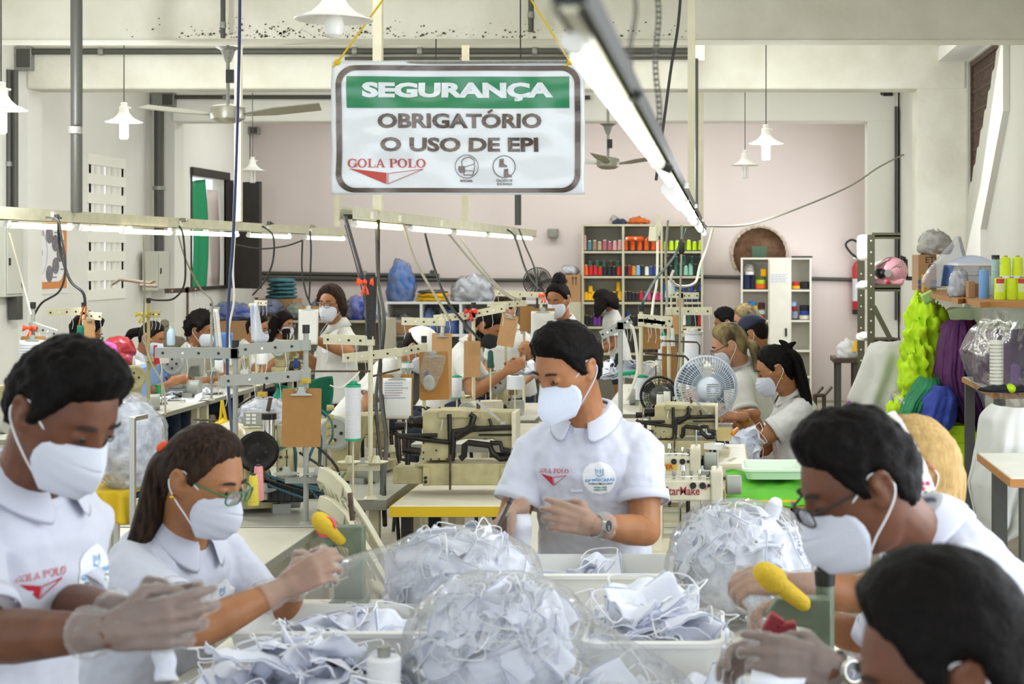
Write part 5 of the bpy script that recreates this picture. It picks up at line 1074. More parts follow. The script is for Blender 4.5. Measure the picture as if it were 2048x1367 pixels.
# strips in hands
def strip_piece(label, pts, wd, m, name='cloth_strip'):
    P_ = spline(pts, 5); mb = MB(); n_ = len(P_); mb.add([p + V((s * wd / 2, .006 * math.sin(i * .9 + s), 0)) for i, p in enumerate(P_) for s in (-1, 0, 1)], [(i * 3 + j, i * 3 + j + 1, i * 3 + j + 4, i * 3 + j + 3) for i in range(n_ - 1) for j in (0, 1)]); return one(name, mb, m, label, 'cloth', P_[-1], thick=.002, smooth=80)
strip_piece('white cloth strip hanging from the gloved hands of the curly-haired man', [P(318, 1262, 2.6), P(326, 1300, 2.58), P(330, 1335, 2.58), P(334, 1362, 2.58)], .035, M_cloth)
strip_piece('white mask strip held up by the man with the watch', [P(1036, 1028, 4.46), P(1040, 1050, 4.44), P(1038, 1080, 4.44), P(1036, 1108, 4.44)], .066, M_cloth)
mb = MB(); mb.cyl(P(1018, 1006, 4.42), P(994, 1058, 4.36), .005, n=8); mb.cyl(P(1018, 1006, 4.42), P(1022, 997, 4.43), .007, n=8); one('snap_tool', mb, M_black, 'slim black tool in the right hand of the man with the watch', 'tool', P(994, 1058, 4.36))
strip_piece('white cloth in the gloved hands of the man in black glasses', [P(1560, 1330, 2.66), P(1555, 1360, 2.6), P(1540, 1395, 2.6)], .09, M_cloth)
# hand presses with wrapped yellow handles
M_pgreen = mat('press_green', '#6f7c66', .5, vary=.25, vscale=30); M_yel = mat('yellow_foam', '#d9b62c', .8, bump=.5, bscale=60, vary=.2); M_pink = mat('pink_band', '#f2526a', .6)
def press(label, base, body, lever, hand, up_h, red):
    t = thing('snap_press', label, 'press', base); o = V(base); R_ = lambda p: V(p) - o
    m = MB(); m.bb((-.045, -.06, 0), (.045, .06, .022)); m.build('base', M_pgreen, t, bevel=.004)
    m = MB(); h = up_h; w_ = body
    m.prism([(-.04, 0), (.04, 0), (.04, h), (-.02 - w_, h), (-.04 - w_, h - .03), (-.04 - w_, h - .075), (-.02 - w_, h - .08), (-.012 - w_, h - .05), (-.0, h - .06), (-.0, .06), (-.04, .045)], (0, .022, .02), (1, 0, 0), (0, 0, 1), .044); m.build('frame', M_pgreen, t, bevel=.004)
    m = MB(); m.cyl((-.03 - w_, 0, .05), (-.03 - w_, 0, h - .02), .009, n=12); m.build('ram', M_steel, t)
    m = MB(); m.tube([R_(p) for p in lever], .0075, 8); lv = m.build('lever', M_rust, t)
    a, b = R_(hand[0]), R_(hand[1]); m = MB(); m.capsule(a, a.lerp(b, .25), .024, .026); m.capsule(a.lerp(b, .25), b, .019, .016); m.build('wrapped_handle', M_yel, lv, crumple=((.03, .008),))
    if red: m = MB(); q = a.lerp(b, .3); m.tube([q + V((.026 * math.cos(x), -.006, .026 * math.sin(x))) for x in [R(30 * k) for k in range(13)]], .004, 6); m.build('tie_band', M_pink, lv)
    return t
press('green snap press with yellow wrapped handle in front of the man in glasses', P(1622, 1262, 3.22) - V((0, 0, P(1622, 1262, 3.22).z - TZ)), .05, [P(1640, 1235, 3.22), P(1612, 1205, 3.2), P(1560, 1160, 3.18)], (P(1530, 1145, 3.17), P(1606, 1205, 3.2)), .26, False)
mb = MB(); a = P(1650, 1090, 3.26); b = P(1650, 1300, 3.26); mb.cyl((a.x, a.y, TZ), (a.x, a.y, P(0, 1140, 3.26).z), .019, n=14); t = thing('steel_post', 'grey-green upright post with black grip beside the snap press', 'post', (a.x, a.y, TZ)); mb.v = [p - V((a.x, a.y, TZ)) for p in mb.v]; mb.build('post_tube', M_pgreen, t)
mb = MB(); z_ = P(0, 1140, 3.26).z - TZ; mb.lathe([(.02, z_ - .03), (.022, z_), (.017, z_ + .002), (.018, a.z - TZ), (.01, a.z - TZ + .006)], n=14); mb.build('grip', M_black, t)
q0 = V((P(700, 1100, 4.42).x, 4.42, TZ))
press('green snap press with yellow knob and pink band behind the stretched bag', q0, .03, [P(705, 1040, 4.42), P(702, 1010, 4.42), P(700, 985, 4.42)], (P(640, 1040, 4.4), P(682, 1080, 4.4)), .2, True)
mb = MB(); mb.capsule(P(1552, 1006, 4.36), P(1540, 1035, 4.36), .019, .024); mb.capsule(P(1540, 1035, 4.36), P(1545, 1100, 4.38), .02, .02); one('wrapped_handle_rod', mb, M_cloth, 'cloth-wrapped rod end sticking up behind the big round bag', 'rod', P(1545, 1100, 4.38), crumple=((.03, .01),))
for k, (u, v) in enumerate(((1545, 1248), (1572, 1258))): mb = MB(); mb.box(P(u, v, 3.05), (.03, .03, .04), Matrix.Rotation(.5 + k, 3, 'Y')); one('snap_die', mb, mat('red_die', '#8f2b35', .5), ['red press die held at the gloved fingertips', 'red press die against the green frame'][k], 'die', P(u, v, 3.05), bevel=.004)
# ---------------------------------------------------------------- sewing tables, machines, thread stands, clipboards
M_ivory = mat('machine_ivory', '#bdb285', .45, vary=.3, vscale=14); M_mgrey = mat('machine_grey', '#a5a79f', .4, vary=.1); M_white_m = mat('machine_white', '#d8d1b8', .45, vary=.15, vscale=18)
M_oil = mat('oily_black_steel', '#2a2622', .35, metal=.5, vary=.4, vscale=30); M_chrome = mat('chrome', '#d7d7d2', .12, metal=1)
M_topw = mat('worn_white_top', '#d9d7cc', .3, vary=.06); M_topg = mat('worn_grey_top', '#b9b7ab', .3, vary=.1, vscale=5); M_edgeg = mat('grey_edge', '#8f8d80', .6); M_yedge = mat('yellow_edge', '#e0bb1c', .6)
M_board = mat('brown_hardboard', '#a3763f', .7, vary=.08, vscale=25); M_boardl = mat('pale_hardboard', '#bb9060', .7, vary=.08, vscale=25); M_paper = mat('white_paper', '#e3e2dd', .8); M_ink = mat('ink_blue_grey', '#8289a4', .8); M_inkr = mat('ink_red', '#b0727c', .8); M_clip = mat('clip_grey', '#a9aba2', .35, metal=.5)
ST = dict(leg_m=M_cream_metal, cat='sewing table')
table('sewing_table', 'pale sewing table under the cream machine nearest the wall-side clipboard', -4.32, -3.8, 10.75, 11.85, .78, M_topw, M_edgeg, **ST)
table('sewing_table', 'pale sewing table at the wall corner behind the curly-haired man', -4.85, -4.1, 9.4, 10.35, .78, M_topw, M_edgeg, **ST)
table('sewing_table', 'pale sewing table carrying the grey machine with big handwheel', -4.32, -3.8, 11.95, 13.15, .78, M_topw, M_edgeg, **ST)
table('sewing_table', 'pale sewing table in front of the worker behind the white sheet', -4.32, -3.78, 13.3, 14.4, .78, M_topw, M_edgeg, **ST)
table('sewing_table', 'farthest wall-side sewing table before the long-haired seated woman', -4.32, -3.78, 14.6, 15.7, .78, M_topg, M_edgeg, **ST)
table('sewing_table', 'cream tabletop in front, right behind the woman with the orange tie', -2.6, -1.6, 5.45, 6.37, .78, M_lam, M_edgeg, **ST)
table('sewing_table', 'grey sewing table with the wide handwheel machine and three spool pegs', -2.7, -1.62, 6.4, 7.07, .78, M_topg, M_edgeg, **ST)
table('sewing_table', 'grey sewing table carrying the white and green thread cone', -2.6, -1.48, 7.1, 8.2, .78, M_topg, M_edgeg, th=.05, leg_m=M_cream_metal, cat='sewing table')
table('sewing_table', 'cream sewing table with bright yellow edge under the oily long-bed machine', -1.42, -.5, 6.92, 7.75, .78, M_lam, M_yedge, th=.05, leg_m=M_black, cat='sewing table')
table('sewing_table', 'white rounded sewing table behind the oily long-bed machine', -1.75, -1.0, 9.1, 10.2, .79, M_topw, M_edgeg, th=.05, leg_m=M_cream_metal, cat='sewing table')
table('sewing_table', 'pale table at which the black-masked man bends', -1.75, -1.2, 10.4, 11.6, .79, M_topw, M_edgeg, **ST)
table('sewing_table', 'table holding the lettered arm machines on the right of the man with the watch', -.85, -.02, 5.75, 7.75, .76, M_topw, M_edgeg, **ST)
table('sewing_table', 'table behind the white fan before the streaked blond woman', -.85, -.2, 8.0, 10.6, .78, M_topw, M_edgeg, **ST)
table('sewing_table', 'table at the far right row before the red-glasses woman', -.8, -.1, 10.9, 13.4, .78, M_topw, M_edgeg, **ST)

def lockstitch(label, loc, rot, mc=None, wheel=None, s=1, dark_head=False):
    mc = mc or M_ivory; loc = V(loc); loc.z = min(loc.z, .79) if loc.z > .86 else loc.z; t = thing('sewing_machine', label, 'sewing machine', loc, R(rot)); t.scale = (s,) * 3
    m = MB(); m.prism(rrect(-.27, -.09, .24, .09, .02, 4), (0, 0, 0), (1, 0, 0), (0, 1, 0), .05); m.build('bed', mc, t, bevel=.004)
    m = MB(); pr = [(.12, .05), (.24, .05), (.255, .1), (.255, .27), (.23, .3), (.1, .305), (-.16, .29), (-.24, .285), (-.265, .26), (-.265, .12), (-.25, .105), (-.19, .105), (-.18, .12), (-.175, .185), (.04, .195), (.09, .17), (.115, .11)]
    m.prism(pr, (0, .05, 0), (1, 0, 0), (0, 0, 1), .10); m.build('arm', mc, t, bevel=.012)
    m = MB(); m.bb((.12, -.056, .1), (.235, -.051, .26)); m.cyl((.18, -.051, .2), (.18, -.058, .2), .018, n=16); m.build('side_cover', mc, t, bevel=.002)
    w_ = MB(); w_.lathe([(.02, -.01), (.075, -.012), (.082, -.004), (.082, .012), (.07, .02), (.05, .012), (.03, .016), (.012, .018)], (.285, 0, .235), (1, 0, 0), 36); hw = w_.build('handwheel', wheel or M_mgrey, t)
    m = MB()
    for k in range(4): a = k * math.pi / 2; m.cyl((.3, .032 * math.cos(a), .235 + .032 * math.sin(a)), (.306, .032 * math.cos(a), .235 + .032 * math.sin(a)), .008, n=8)
    m.build('wheel_hole', M_black, hw)
    m = MB(); m.cyl((.24, 0, .235), (.285, 0, .235), .02, n=14); m.build('wheel_hub', M_steel, t)
    m = MB(); m.cyl((-.235, 0, .02), (-.235, 0, .12), .006, n=8); m.cyl((-.235, 0, .29), (-.235, 0, .33), .007, n=8); m.build('needle_bar', M_chrome, t)
    m = MB(); m.cyl((-.215, 0, .06), (-.215, 0, .3), .007, n=8); m.bb((-.24, -.03, .05), (-.2, .02, .058)); m.build('presser_foot', M_chrome, t)
    for k in range(2): m = MB(); m.cyl((-.2 + .06 * k, -.052, .2 + .03 * k), (-.2 + .06 * k, -.075, .2 + .03 * k), .017, n=14); m.cyl((-.2 + .06 * k, -.075, .2 + .03 * k), (-.2 + .06 * k, -.09, .2 + .03 * k), .008, n=10); m.build('tension_knob', M_chrome, t)
    m = MB(); m.beam((-.12, 0, .3), (-.13, 0, .36), .012, .003); m.cyl((-.05, -.01, .3), (-.05, -.01, .35), .004, n=6); m.tube([(-.265, -.03, .2), (-.28, -.045, .2), (-.28, -.045, .16)], .003, 6); m.build('thread_guide', M_steel, t)
    m = MB(); m.cyl((.2, .09, .05), (.2, .17, .05), .06, n=20); m.bb((.12, .06, -.02), (.27, .13, .02)); m.build('motor', M_black if dark_head else M_mgrey, t)
    return t
lockstitch('cream sewing machine seen end-on beside the green cup', P(268, 815, 11.3), -90 + 20, M_ivory, M_ivory)
lockstitch('grey sewing machine with large slotted handwheel facing out', P(372, 785, 12.4), -90, M_mgrey, M_mgrey, 1.05)
lockstitch('ivory machine with small handwheel and black base before the seated long-haired woman', P(574, 741, 13.9), -90, M_ivory, M_mgrey, .9, True)
lockstitch('pale machine with curved cover beside the hanging white sheet', P(478, 756, 13.1), -90, M_white_m, M_mgrey, .8)
lockstitch('ivory machine with big round pulley beside the yellow cone', P(505, 1000, 6.95), -70, M_ivory, M_oil, 1.05)
lockstitch('ivory machine with many small spools behind the white and green cone', P(720, 948, 7.85), -100, M_ivory, M_mgrey, 1.0)
lockstitch('ivory machine on the white table behind the oily long-bed machine', P(968, 800, 9.5), -110, M_white_m, M_mgrey, .7)
lockstitch('ivory machine before the bent black-masked man', P(1010, 768, 10.9), -95, M_ivory, M_mgrey, .95)
lockstitch('ivory machine behind the white fan', P(1345, 800, 8.6), 180 - 70, M_ivory, M_mgrey, .95)
lockstitch('pale machine in front of the red-glasses woman', P(1400, 715, 12.0), 100, M_white_m, M_mgrey, .95)
lockstitch('ivory machine far behind under the thread shelf', P(1310, 735, 11.4), 100, M_ivory, M_mgrey, .95)
lockstitch('ivory machine low by the wall-side corner behind the curly-haired man', P(5, 790, 9.9), -100, M_ivory, M_mgrey, .9)
# machine back with black coiled tubes next to the pulley machine
mb = MB(); q = P(590, 1000, 6.75); rr = random.Random(8); t = thing('sewing_motor', 'black finned motor with hoses under the plain clipboard', 'motor', q)
m = MB(); m.bb((-.13, -.06, 0), (.05, .06, .09)); m.cyl((.05, 0, .045), (.12, 0, .045), .04, n=18)
m.build('housing', M_black, t, bevel=.008)
for k in range(6): m = MB(); m.bb((-.12 + .028 * k, -.066, .01), (-.112 + .028 * k, .066, .096)); m.build('fin', M_black, t, smooth=False)
for a in range(5): m = MB(); m.tube(spline([(-.1 + .05 * a, 0, .09), (-.12 + .06 * a, -.05, .2 + .02 * a), (rr.uniform(-.2, .2), -.06, .12), (rr.uniform(.0, .25), -.08, .02)], 6), .006, 6); m.build('hose', M_cb if a % 2 else mat('teal_hose', '#33606a', .4), t)
# oily long-bed machine (and its twin on the right table)
def longbed(label, o, s=1.0, flip=False, rot=0):
    t = thing('long_bed_machine', label, 'sewing machine', o, R(rot)); k = s / 438 / 6.827
    X = lambda a: (a - 900) * k; Z = lambda b: (1255 - b) * k
    def poly(name, pts, y0, d, m, bev=.004, par=None): q = MB(); q.prism([(X(a), Z(b)) for a, b in pts], (0, y0 + d, 0), (1, 0, 0), (0, 0, 1), d); return q.build(name, m, par or t, bevel=bev)
    def bar(name, pts, r, y, m=M_oil, par=None): q = MB(); q.tube([V((X(a), y, Z(b))) for a, b in pts], r * s * 1.3, 8); return q.build(name, m, par or t)
    base = poly('base', [(510, 1250), (1650, 1250), (1650, 1090), (1640, 1000), (1700, 990), (1700, 960), (400, 960), (400, 985), (510, 1000)], -.11, .22, M_ivory)
    poly('oil_pan', [(100, 1235), (500, 1235), (500, 1030), (130, 1000), (100, 1030)], -.1, .18, M_ivory)
    for a in (515, 1560):
        q = poly('mounting_block', [(a, 1250), (a + 88, 1250), (a + 88, 1005), (a, 1005)], -.125, .02, M_ivory, .002)
        for b in (1140, 1195): w_ = MB(); w_.cyl((X(a + 40), -.125, Z(b)), (X(a + 40), -.132, Z(b)), .0075 * s, n=12); w_.build('bolt', M_black, q)
    poly('column', [(480, 930), (850, 930), (850, 640), (840, 270), (500, 260), (480, 300)], -.07, .15, M_ivory, .008)
    poly('arm', [(800, 260), (1000, 255), (1250, 262), (1690, 275), (1740, 275), (1740, 770), (1560, 765), (1520, 700), (1420, 640), (1060, 640), (940, 670), (840, 700)], -.065, .14, M_ivory, .006)
    poly('top_cover', [(690, 250), (1000, 250), (1250, 300), (1250, 355), (960, 355), (690, 360)], -.078, .16, M_ivory, .004)
    p_ = poly('side_plate', [(485, 925), (835, 925), (835, 690), (485, 690)], -.076, .006, M_ivory, .001)
    for a, b in ((500, 690), (820, 700), (500, 820), (495, 905), (600, 908), (710, 908), (815, 908), (672, 790)): w_ = MB(); w_.cyl((X(a), -.076, Z(b)), (X(a), -.08, Z(b)), .004 * s, n=10); w_.build('screw', M_black, p_)
    w_ = MB(); w_.lathe([(.028 * s, X(260)), (.032 * s, X(270)), (.032 * s, X(300)), (.026 * s, X(330)), (.03 * s, X(390)), (.03 * s, X(440)), (.02 * s, X(490))], (0, 0, Z(440)), (1, 0, 0), 26); w_.build('pulley', M_oil, t)
    w_ = MB(); w_.tube(spline([V((X(360), -.02, Z(330))), V((X(370), -.01, Z(260))), V((X(450), .0, Z(232))), V((X(500), .02, Z(300)))], 6), .004 * s, 6); w_.build('belt', M_black, t)
    w_ = MB(); w_.cyl((X(95), -.03, Z(480)), (X(225), -.03, Z(480)), .02 * s, n=16); w_.build('drive_block', M_oil, t)
    for pts, r in (([(850, 300), (860, 640), (880, 700)], .008), ([(130, 590), (690, 585)], .0075), ([(120, 545), (170, 600), (500, 640), (850, 680)], .0085), ([(940, 610), (1200, 450)], .014), ([(900, 540), (1200, 500), (1680, 480)], .010), ([(1250, 580), (1700, 580)], .004), ([(880, 930), (900, 700), (900, 540)], .011), ([(1130, 300), (1180, 330), (1140, 470)], .011), ([(1390, 360), (1420, 460)], .005),
                   ([(1000, 900), (1050, 860), (1060, 720), (1110, 685), (1390, 720), (1440, 830), (1540, 900), (1690, 890)], .011), ([(1400, 690), (1540, 690), (1560, 780), (1680, 800)], .009), ([(160, 560), (180, 900), (290, 920)], .008), ([(300, 640), (290, 980)], .009), ([(230, 780), (460, 810)], .014), ([(130, 600), (150, 850), (180, 960)], .005)): bar('linkage', pts, r, -.085)
    w_ = MB(); w_.beam((X(1220), -.1, Z(110)), (X(1540), -.1, Z(380)), .012 * s, .004, up=V((0, 1, 0))); w_.box((X(1580), -.1, Z(415)), (.022 * s, .005, .014 * s)); w_.build('lifter_lever', M_steel, t)
    w_ = MB(); w_.cyl((X(1205), 0, Z(250)), (X(1205), 0, Z(130)), .009 * s, n=12); w_.build('oil_knob', M_rust, t)
    w_ = MB(); w_.bb((X(1690), -.09, Z(760)), (X(1750), .08, Z(275))); w_.build('end_cover', M_white_m, t, bevel=.004)
    w_ = MB(); w_.cyl((X(760), -.08, Z(380)), (X(742), -.09, Z(515)), .004 * s, n=8); w_.build('hook', M_chrome, t)
    bar('bead_chain', [(885, 830), (885, 1300)], .004, -.13, M_rust)
    return t
longbed('oily ivory long-bed machine with black linkages on the yellow-edged table', P(912, 964, 7.3), 1.0)
longbed('oily ivory machine with black linkages behind the lettered arm machines', P(1352, 905, 7.35) , .68)
# lettered arm machines
def armmachine(label, u0, u1, vt, vb, Y, word, wsty, zb):
    a, b = P(u0, vt, Y), P(u1, vb, Y); h = a.z - b.z; t = thing('arm_machine', label, 'sewing machine', (b.x, Y, zb)); L_ = b.x - a.x; z1 = b.z - zb; z2 = a.z - zb
    m = MB(); m.bb((-L_, -.06, z1), (0, .07, z2)); m.build('arm', M_white_m, t, bevel=.008)
    m = MB(); m.bb((-.045, -.07, z1 - .01), (0, .08, z2 + .035)); m.build('head', M_white_m, t, bevel=.006)
    m = MB(); m.bb((-L_, -.06, 0), (-L_ * .62, .08, z1 + .01)); m.build('column', M_white_m, t, bevel=.01)
    m = MB(); m.bb((-L_ * .64, -.05, .0), (-.03, .07, .06)); m.build('lower_arm', M_white_m, t, bevel=.008)
    m = MB(); m.bb((-L_ * .5, -.06, .055), (-.06, .06, .075)); m.build('work_plate', M_chrome, t, smooth=False)
    m = MB(); m.bb((-L_ - .02, -.12, -.0), (.05, .13, .02)); m.build('base_plate', M_white_m, t, bevel=.004)
    for k, (fx, hh, r_) in enumerate(((-.42, .03, .009), (-.34, .05, .011), (-.27, .03, .007), (-.2, .035, .009), (-.13, .028, .012), (-.1, .03, .007))):
        m = MB(); x = L_ * fx * 1.2; m.cyl((x, -.02, z2), (x, -.02, z2 + hh * .6), r_ * .6, n=10); m.cyl((x, -.02, z2 + hh * .6), (x, -.02, z2 + hh), r_, r_ * .8, 12); m.build('thread_tension', M_chrome if k % 2 else M_grey, t)
    m = MB(); m.tube([(-L_ * .6, -.055, z2 + .01), (-L_ * .3, -.058, z2 + .012), (-.05, -.055, z2 + .008)], .003, 6); m.build('thread_bar', M_chrome, t)
    for k, x in enumerate((-.05, -.1, -.13)):
        m = MB(); m.cyl((x - .03, -.01, z1), (x - .03, -.01, .08), .005 + .003 * (k == 1), n=8); m.build('needle_bar' if k != 1 else 'presser_bar', M_chrome if k != 1 else M_oil, t)
    m = MB(); m.tube(spline([(-.04, -.03, z1 - .01), (-.07, -.05, z1 - .05), (-.12, -.05, z1 - .04), (-.13, -.04, .08)], 5), .006, 6); m.build('lever', M_oil, t)
    for k, x in enumerate((-.11, -.075, -.052)): m = MB(); m.cyl((x, -.06, z2 - .02), (x, -.064, z2 - .02), .012 if k < 2 else .006, n=14); m.build('plug_cap', M_black, t)
    M_ = frame_m((-L_ * .5, -.0615, (z1 + z2) / 2 - .002), (1, 0, 0), (0, 0, 1))
    if wsty == 'plate':
        m = MB(); m.bb((-L_ * .5 - .06, -.0635, (z1 + z2) / 2 - .016), (-L_ * .5 + .06, -.06, (z1 + z2) / 2 + .014)); pl = m.build('name_plate', mat('brass_plate', '#d9b64c', .35, metal=.4), t, smooth=False)
        m = MB(); put_text(m, word, .026, M_ @ Matrix.Translation((0, 0, .003)), 0, 0, bold=.02, depth=.0003, sx=1.05); m.build('plate_lettering', mat('plate_red', '#a8322c', .5), pl, smooth=False)
    else:
        m = MB(); put_text(m, word, .043, M_, .03, 0, bold=.012, depth=.0003, sx=.8)
        m.build('lettering', mat('arm_red', '#93303a', .5), t, smooth=False)
        m = MB(); put_text(m, '®', .02, M_, .115, .012, depth=.0003); m.build('registered_mark', mat('arm_red', '#93303a', .5), t, smooth=False)
    m = MB(); m.cyl((.01, .03, z2 - .03), (.07, .03, z2 - .03), .036, n=22); m.build('motor', M_mgrey, t, bevel=.006)
    m = MB(); m.cyl((-.02, .02, z2 + .03), (-.02, .02, z2 + .1), .004, n=8); m.build('spool_pin', M_steel, t)
    return t
armmachine('cream arm machine with red lettering nearest the big round bag', 1252, 1446, 955, 997, 5.95, 'StarMake', 'plain', .76)
armmachine('cream arm machine with small brass name plate behind the red-lettered one', 1248, 1402, 909, 948, 6.6, 'SINGER', 'plate', .76)

def stand(label, u, vtop, Y, zb, arms=(), plates=(), m=None, cap=True, r=.011, tape=None, bow=None, arm_m=None):
    """thread stand: pole, slotted arms (v, u_end, v_end), spool plates (v, [u of cups])"""
    m = m or M_cream_metal; a = P(u, vtop, Y); t = thing('thread_stand', label, 'thread stand', (a.x, Y, zb)); O = V((a.x, Y, zb)); h = a.z - zb
    q = MB(); q.cyl((0, 0, .0), (0, 0, h), r, n=12); q.build('pole', m, t); q = MB(); q.cyl((0, 0, 0), (0, 0, .012), r * 3, r * 2, 16); q.build('foot', m, t)
    if cap: q = MB(); q.cyl((0, 0, h - .012), (0, 0, h + .022), r * 1.35, n=12); q.build('cap', M_black, t)
    for (va, ue, ve) in arms:
        p = P(u, va, Y) - O; e = P(ue, ve, Y) - O; q = MB(); d = (e - p); n_ = V((0, 0, 1)); hh = .021
        q.beam(p + V((0, -.012, 0)), e + V((0, -.012, 0)), .004, hh * 2); q.beam(p + V((0, -.002, hh)), e + V((0, -.002, hh)), .022, .003); ar = q.build('arm', arm_m or m, t, smooth=False)
        q = MB(); q.bb((-r * 1.5, -r * 1.6, p.z - .022), (r * 1.5, r * 1.6, p.z + .022)); q.build('clamp', arm_m or m, t, bevel=.003)
        for f_ in (.2, .45, .65, .9): c = p + d * f_; q = MB(); q.cyl(c + V((0, -.0145, 0)), c + V((0, -.0165, 0)), .0055, n=10); q.build('arm_hole', M_black if f_ != .65 else M_white, ar)
        q = MB()
        for f_ in (.3, .6, .93): c = p + d * f_; q.tube([c + V((0, -.014, -hh)), c + V((.006, -.014, -hh - .05)), c + V((.0, -.014, -hh - .08))], .0012, 5)
        q.build('thread_tail', M_strap, ar)
    for vp, cups in plates:
        z = (P(u, vp, Y) - O).z; q = MB(); xs = [(P(c, vp, Y) - O).x for c in cups]; q.beam((min(xs + [0]) - .01, 0, z - .015), (max(xs + [0]) + .01, 0, z - .015), .02, .025); q.build('spool_bar', m, t, smooth=False)
        for x in xs:
            q = MB(); q.lathe([(.012, 0), (.05, .012), (.052, .015), (.012, .006)], (x, -.02, z), n=22); pl = q.build('spool_plate', m, t)
            q = MB(); q.lathe([(.022, .008), (.013, .04), (.008, .042)], (x, -.02, z), n=12); q.build('spool_cup', m, pl); q = MB(); q.cyl((x, -.02, z), (x, -.02, z + .11), .003, n=6); q.build('spindle', M_rust, pl)
    if tape: q = MB(); va, vb, rr_ = tape; q.tube([(0, 0, (P(u, vb, Y) - O).z), (0, 0, (P(u, (va + vb) / 2, Y) - O).z), (0, 0, (P(u, va, Y) - O).z)], [rr_ * .8, rr_, rr_ * 1.15], 16); q.build('taped_sleeve', mat('black_tape', '#2b2a29', .6, bump=.6, bscale=60, stretch=(1, 1, 3)), t)
    if bow:
        ub, vb, cb = bow; c = P(ub, vb, Y) - O + V((0, -.02, 0)); q = MB()
        for sx in (-1, 1): q.add([c, c + V((sx * .035, -.01, .018)), c + V((sx * .04, -.014, -.02))], [(0, 1, 2)]); q.add([c, c + V((sx * .006, -.01, -.06)), c + V((sx * .02, -.014, -.055))], [(0, 1, 2)])
        q.ball(c, .01, 8, 6); q.build('ribbon', mat('ribbon' + cb.strip('#'), cb, .7), t, thick=.004)
    return t
ORG = '#ff5a32'
stand('grey two-arm thread stand behind the plain brown clipboard', 612, 660, 6.46, .78, [(690, 480, 699), (750, 442, 762)], [(952, (576, 640, 655))], m=M_mgrey)
stand('tall cream stand with black taped top and orange band', 741, 675, 7.12, .78, [(681, 648, 678)], [(928, (700, 755))], tape=(553, 678, .026), bow=(733, 563, ORG))
stand('stand with blue hose bound along it beside the sheet of white', 471, 690, 6.62, .78, [(706, 312, 705), (706, 521, 692)], [(985, (505, 530))], m=M_mgrey)
stand('thin stand carrying the handwritten list clipboard', 799, 692, 8.0, .83 - .05, [(704, 686, 716)], [(905, (785,))])
stand('stand with brown clipboard and small clear bag', 848, 680, 8.3, 0, [(695, 795, 705)], [])
stand('cream stand with long pale arm and red tied string', 885, 622, 9.3, 0, [(644, 804, 642)], [])
stand('stand with red bow and double pale arm above the bent workers', 947, 612, 9.6, .79, [(630, 868, 637), (628, 1010, 616)], [(795, (925,))], bow=(943, 622, '#e2372e'))
stand('stand with hooked cable behind the tilted pale clipboard', 1012, 640, 11.0, .79, [(612, 975, 614)], [(770, (1000,))])
stand('far stand with the orange ribbon beside the top-knot woman', 1082, 590, 12.4, .0, [(590, 990, 586)], [], bow=(1088, 590, ORG))
stand('stand beside the brown clipboard in front of the top-knot woman', 1048, 600, 11.6, .0, [(606, 985, 610)], [(660, (1044,))])
stand('steel stand with tilted arm and looping white cable', 1241, 650, 7.65, .76, [(652, 1202, 670), (650, 1262, 638)], [], m=M_mgrey, cap=False)
stand('cream stand with two ladder-like arms near the thread shelf', 1282, 618, 8.55, .78, [(636, 1345, 642), (644, 1330, 650)], [(795, (1300, 1318))])
stand('cream stand with angled iron rod in front of the white fan', 1338, 622, 8.9, .78, [(622, 1424, 622)], [(770, (1312,))])
stand('farther cream stand with long arm under the bright rail', 1362, 585, 10.9, .78, [(591, 1398, 591), (590, 1330, 588)], [(665, (1378,))])
stand('stand with orange cloth bow over the lettered sheet at the wall', 66, 612, 8.7, .0, [(652, 115, 668)], [], m=M_mgrey, bow=(64, 655, ORG))
stand('stand with orange straps and green pouch beside the curly-haired worker', 168, 612, 9.3, .0, [(622, 96, 625), (630, 205, 633)], [], bow=None)
stand('brass-coloured stand with yellow ribbon by the ponytailed worker', 297, 602, 10.6, .0, [(628, 322, 628)], [(725, (310,))], m=mat('brassy_paint', '#b3a468', .5), bow=(286, 628, '#d8c22a'))
stand('thin grey stand before the curly-afro worker', 423, 612, 11.9, .78, [(618, 440, 620)], [(745, (430,))], m=M_mgrey, r=.009)
stand('stand draped with white sheet near the far end of the wall-side rail', 513, 600, 13.2, .78, [(605, 535, 606)], [], bow=(508, 610, '#d8c22a'))
stand('small far stand with iron hook by the tall grey panel box', 375, 578, 14.6, .0, [(580, 330, 582), (580, 402, 576)], [], m=M_rust)
# iron rods
for L_, pts, Y, r_ in (('bent brown iron rod clamped above the plain clipboard', [(612, 760), (535, 759), (529, 766), (526, 795)], 6.5, .005), ('brown iron rod from the taped stand toward the wall side', [(741, 742), (616, 742)], 7.0, .004), ('brown iron rod slanting between taped stand and list clipboard', [(741, 753), (800, 738)], 7.3, .005), ('bent iron rod in front of the white fan, upper', [(1318, 681), (1394, 684), (1399, 690), (1399, 708)], 8.8, .005), ('bent iron rod in front of the white fan, lower', [(1290, 706), (1370, 712), (1376, 718), (1378, 722)], 8.5, .006), ('iron rod crossing the fan grille', [(1378, 722), (1358, 758)], 8.3, .005), ('iron rod slanting below the blue hose', [(475, 812), (512, 790)], 6.7, .005), ('slim iron rod beside the yellow bow bag', [(388, 838), (455, 842)], 8.6, .006)):
    m = MB(); m.tube([P(u, v, Y) for u, v in pts], r_, 8); one('iron_rod', m, M_rust, L_, 'rod', P(*pts[0], Y))
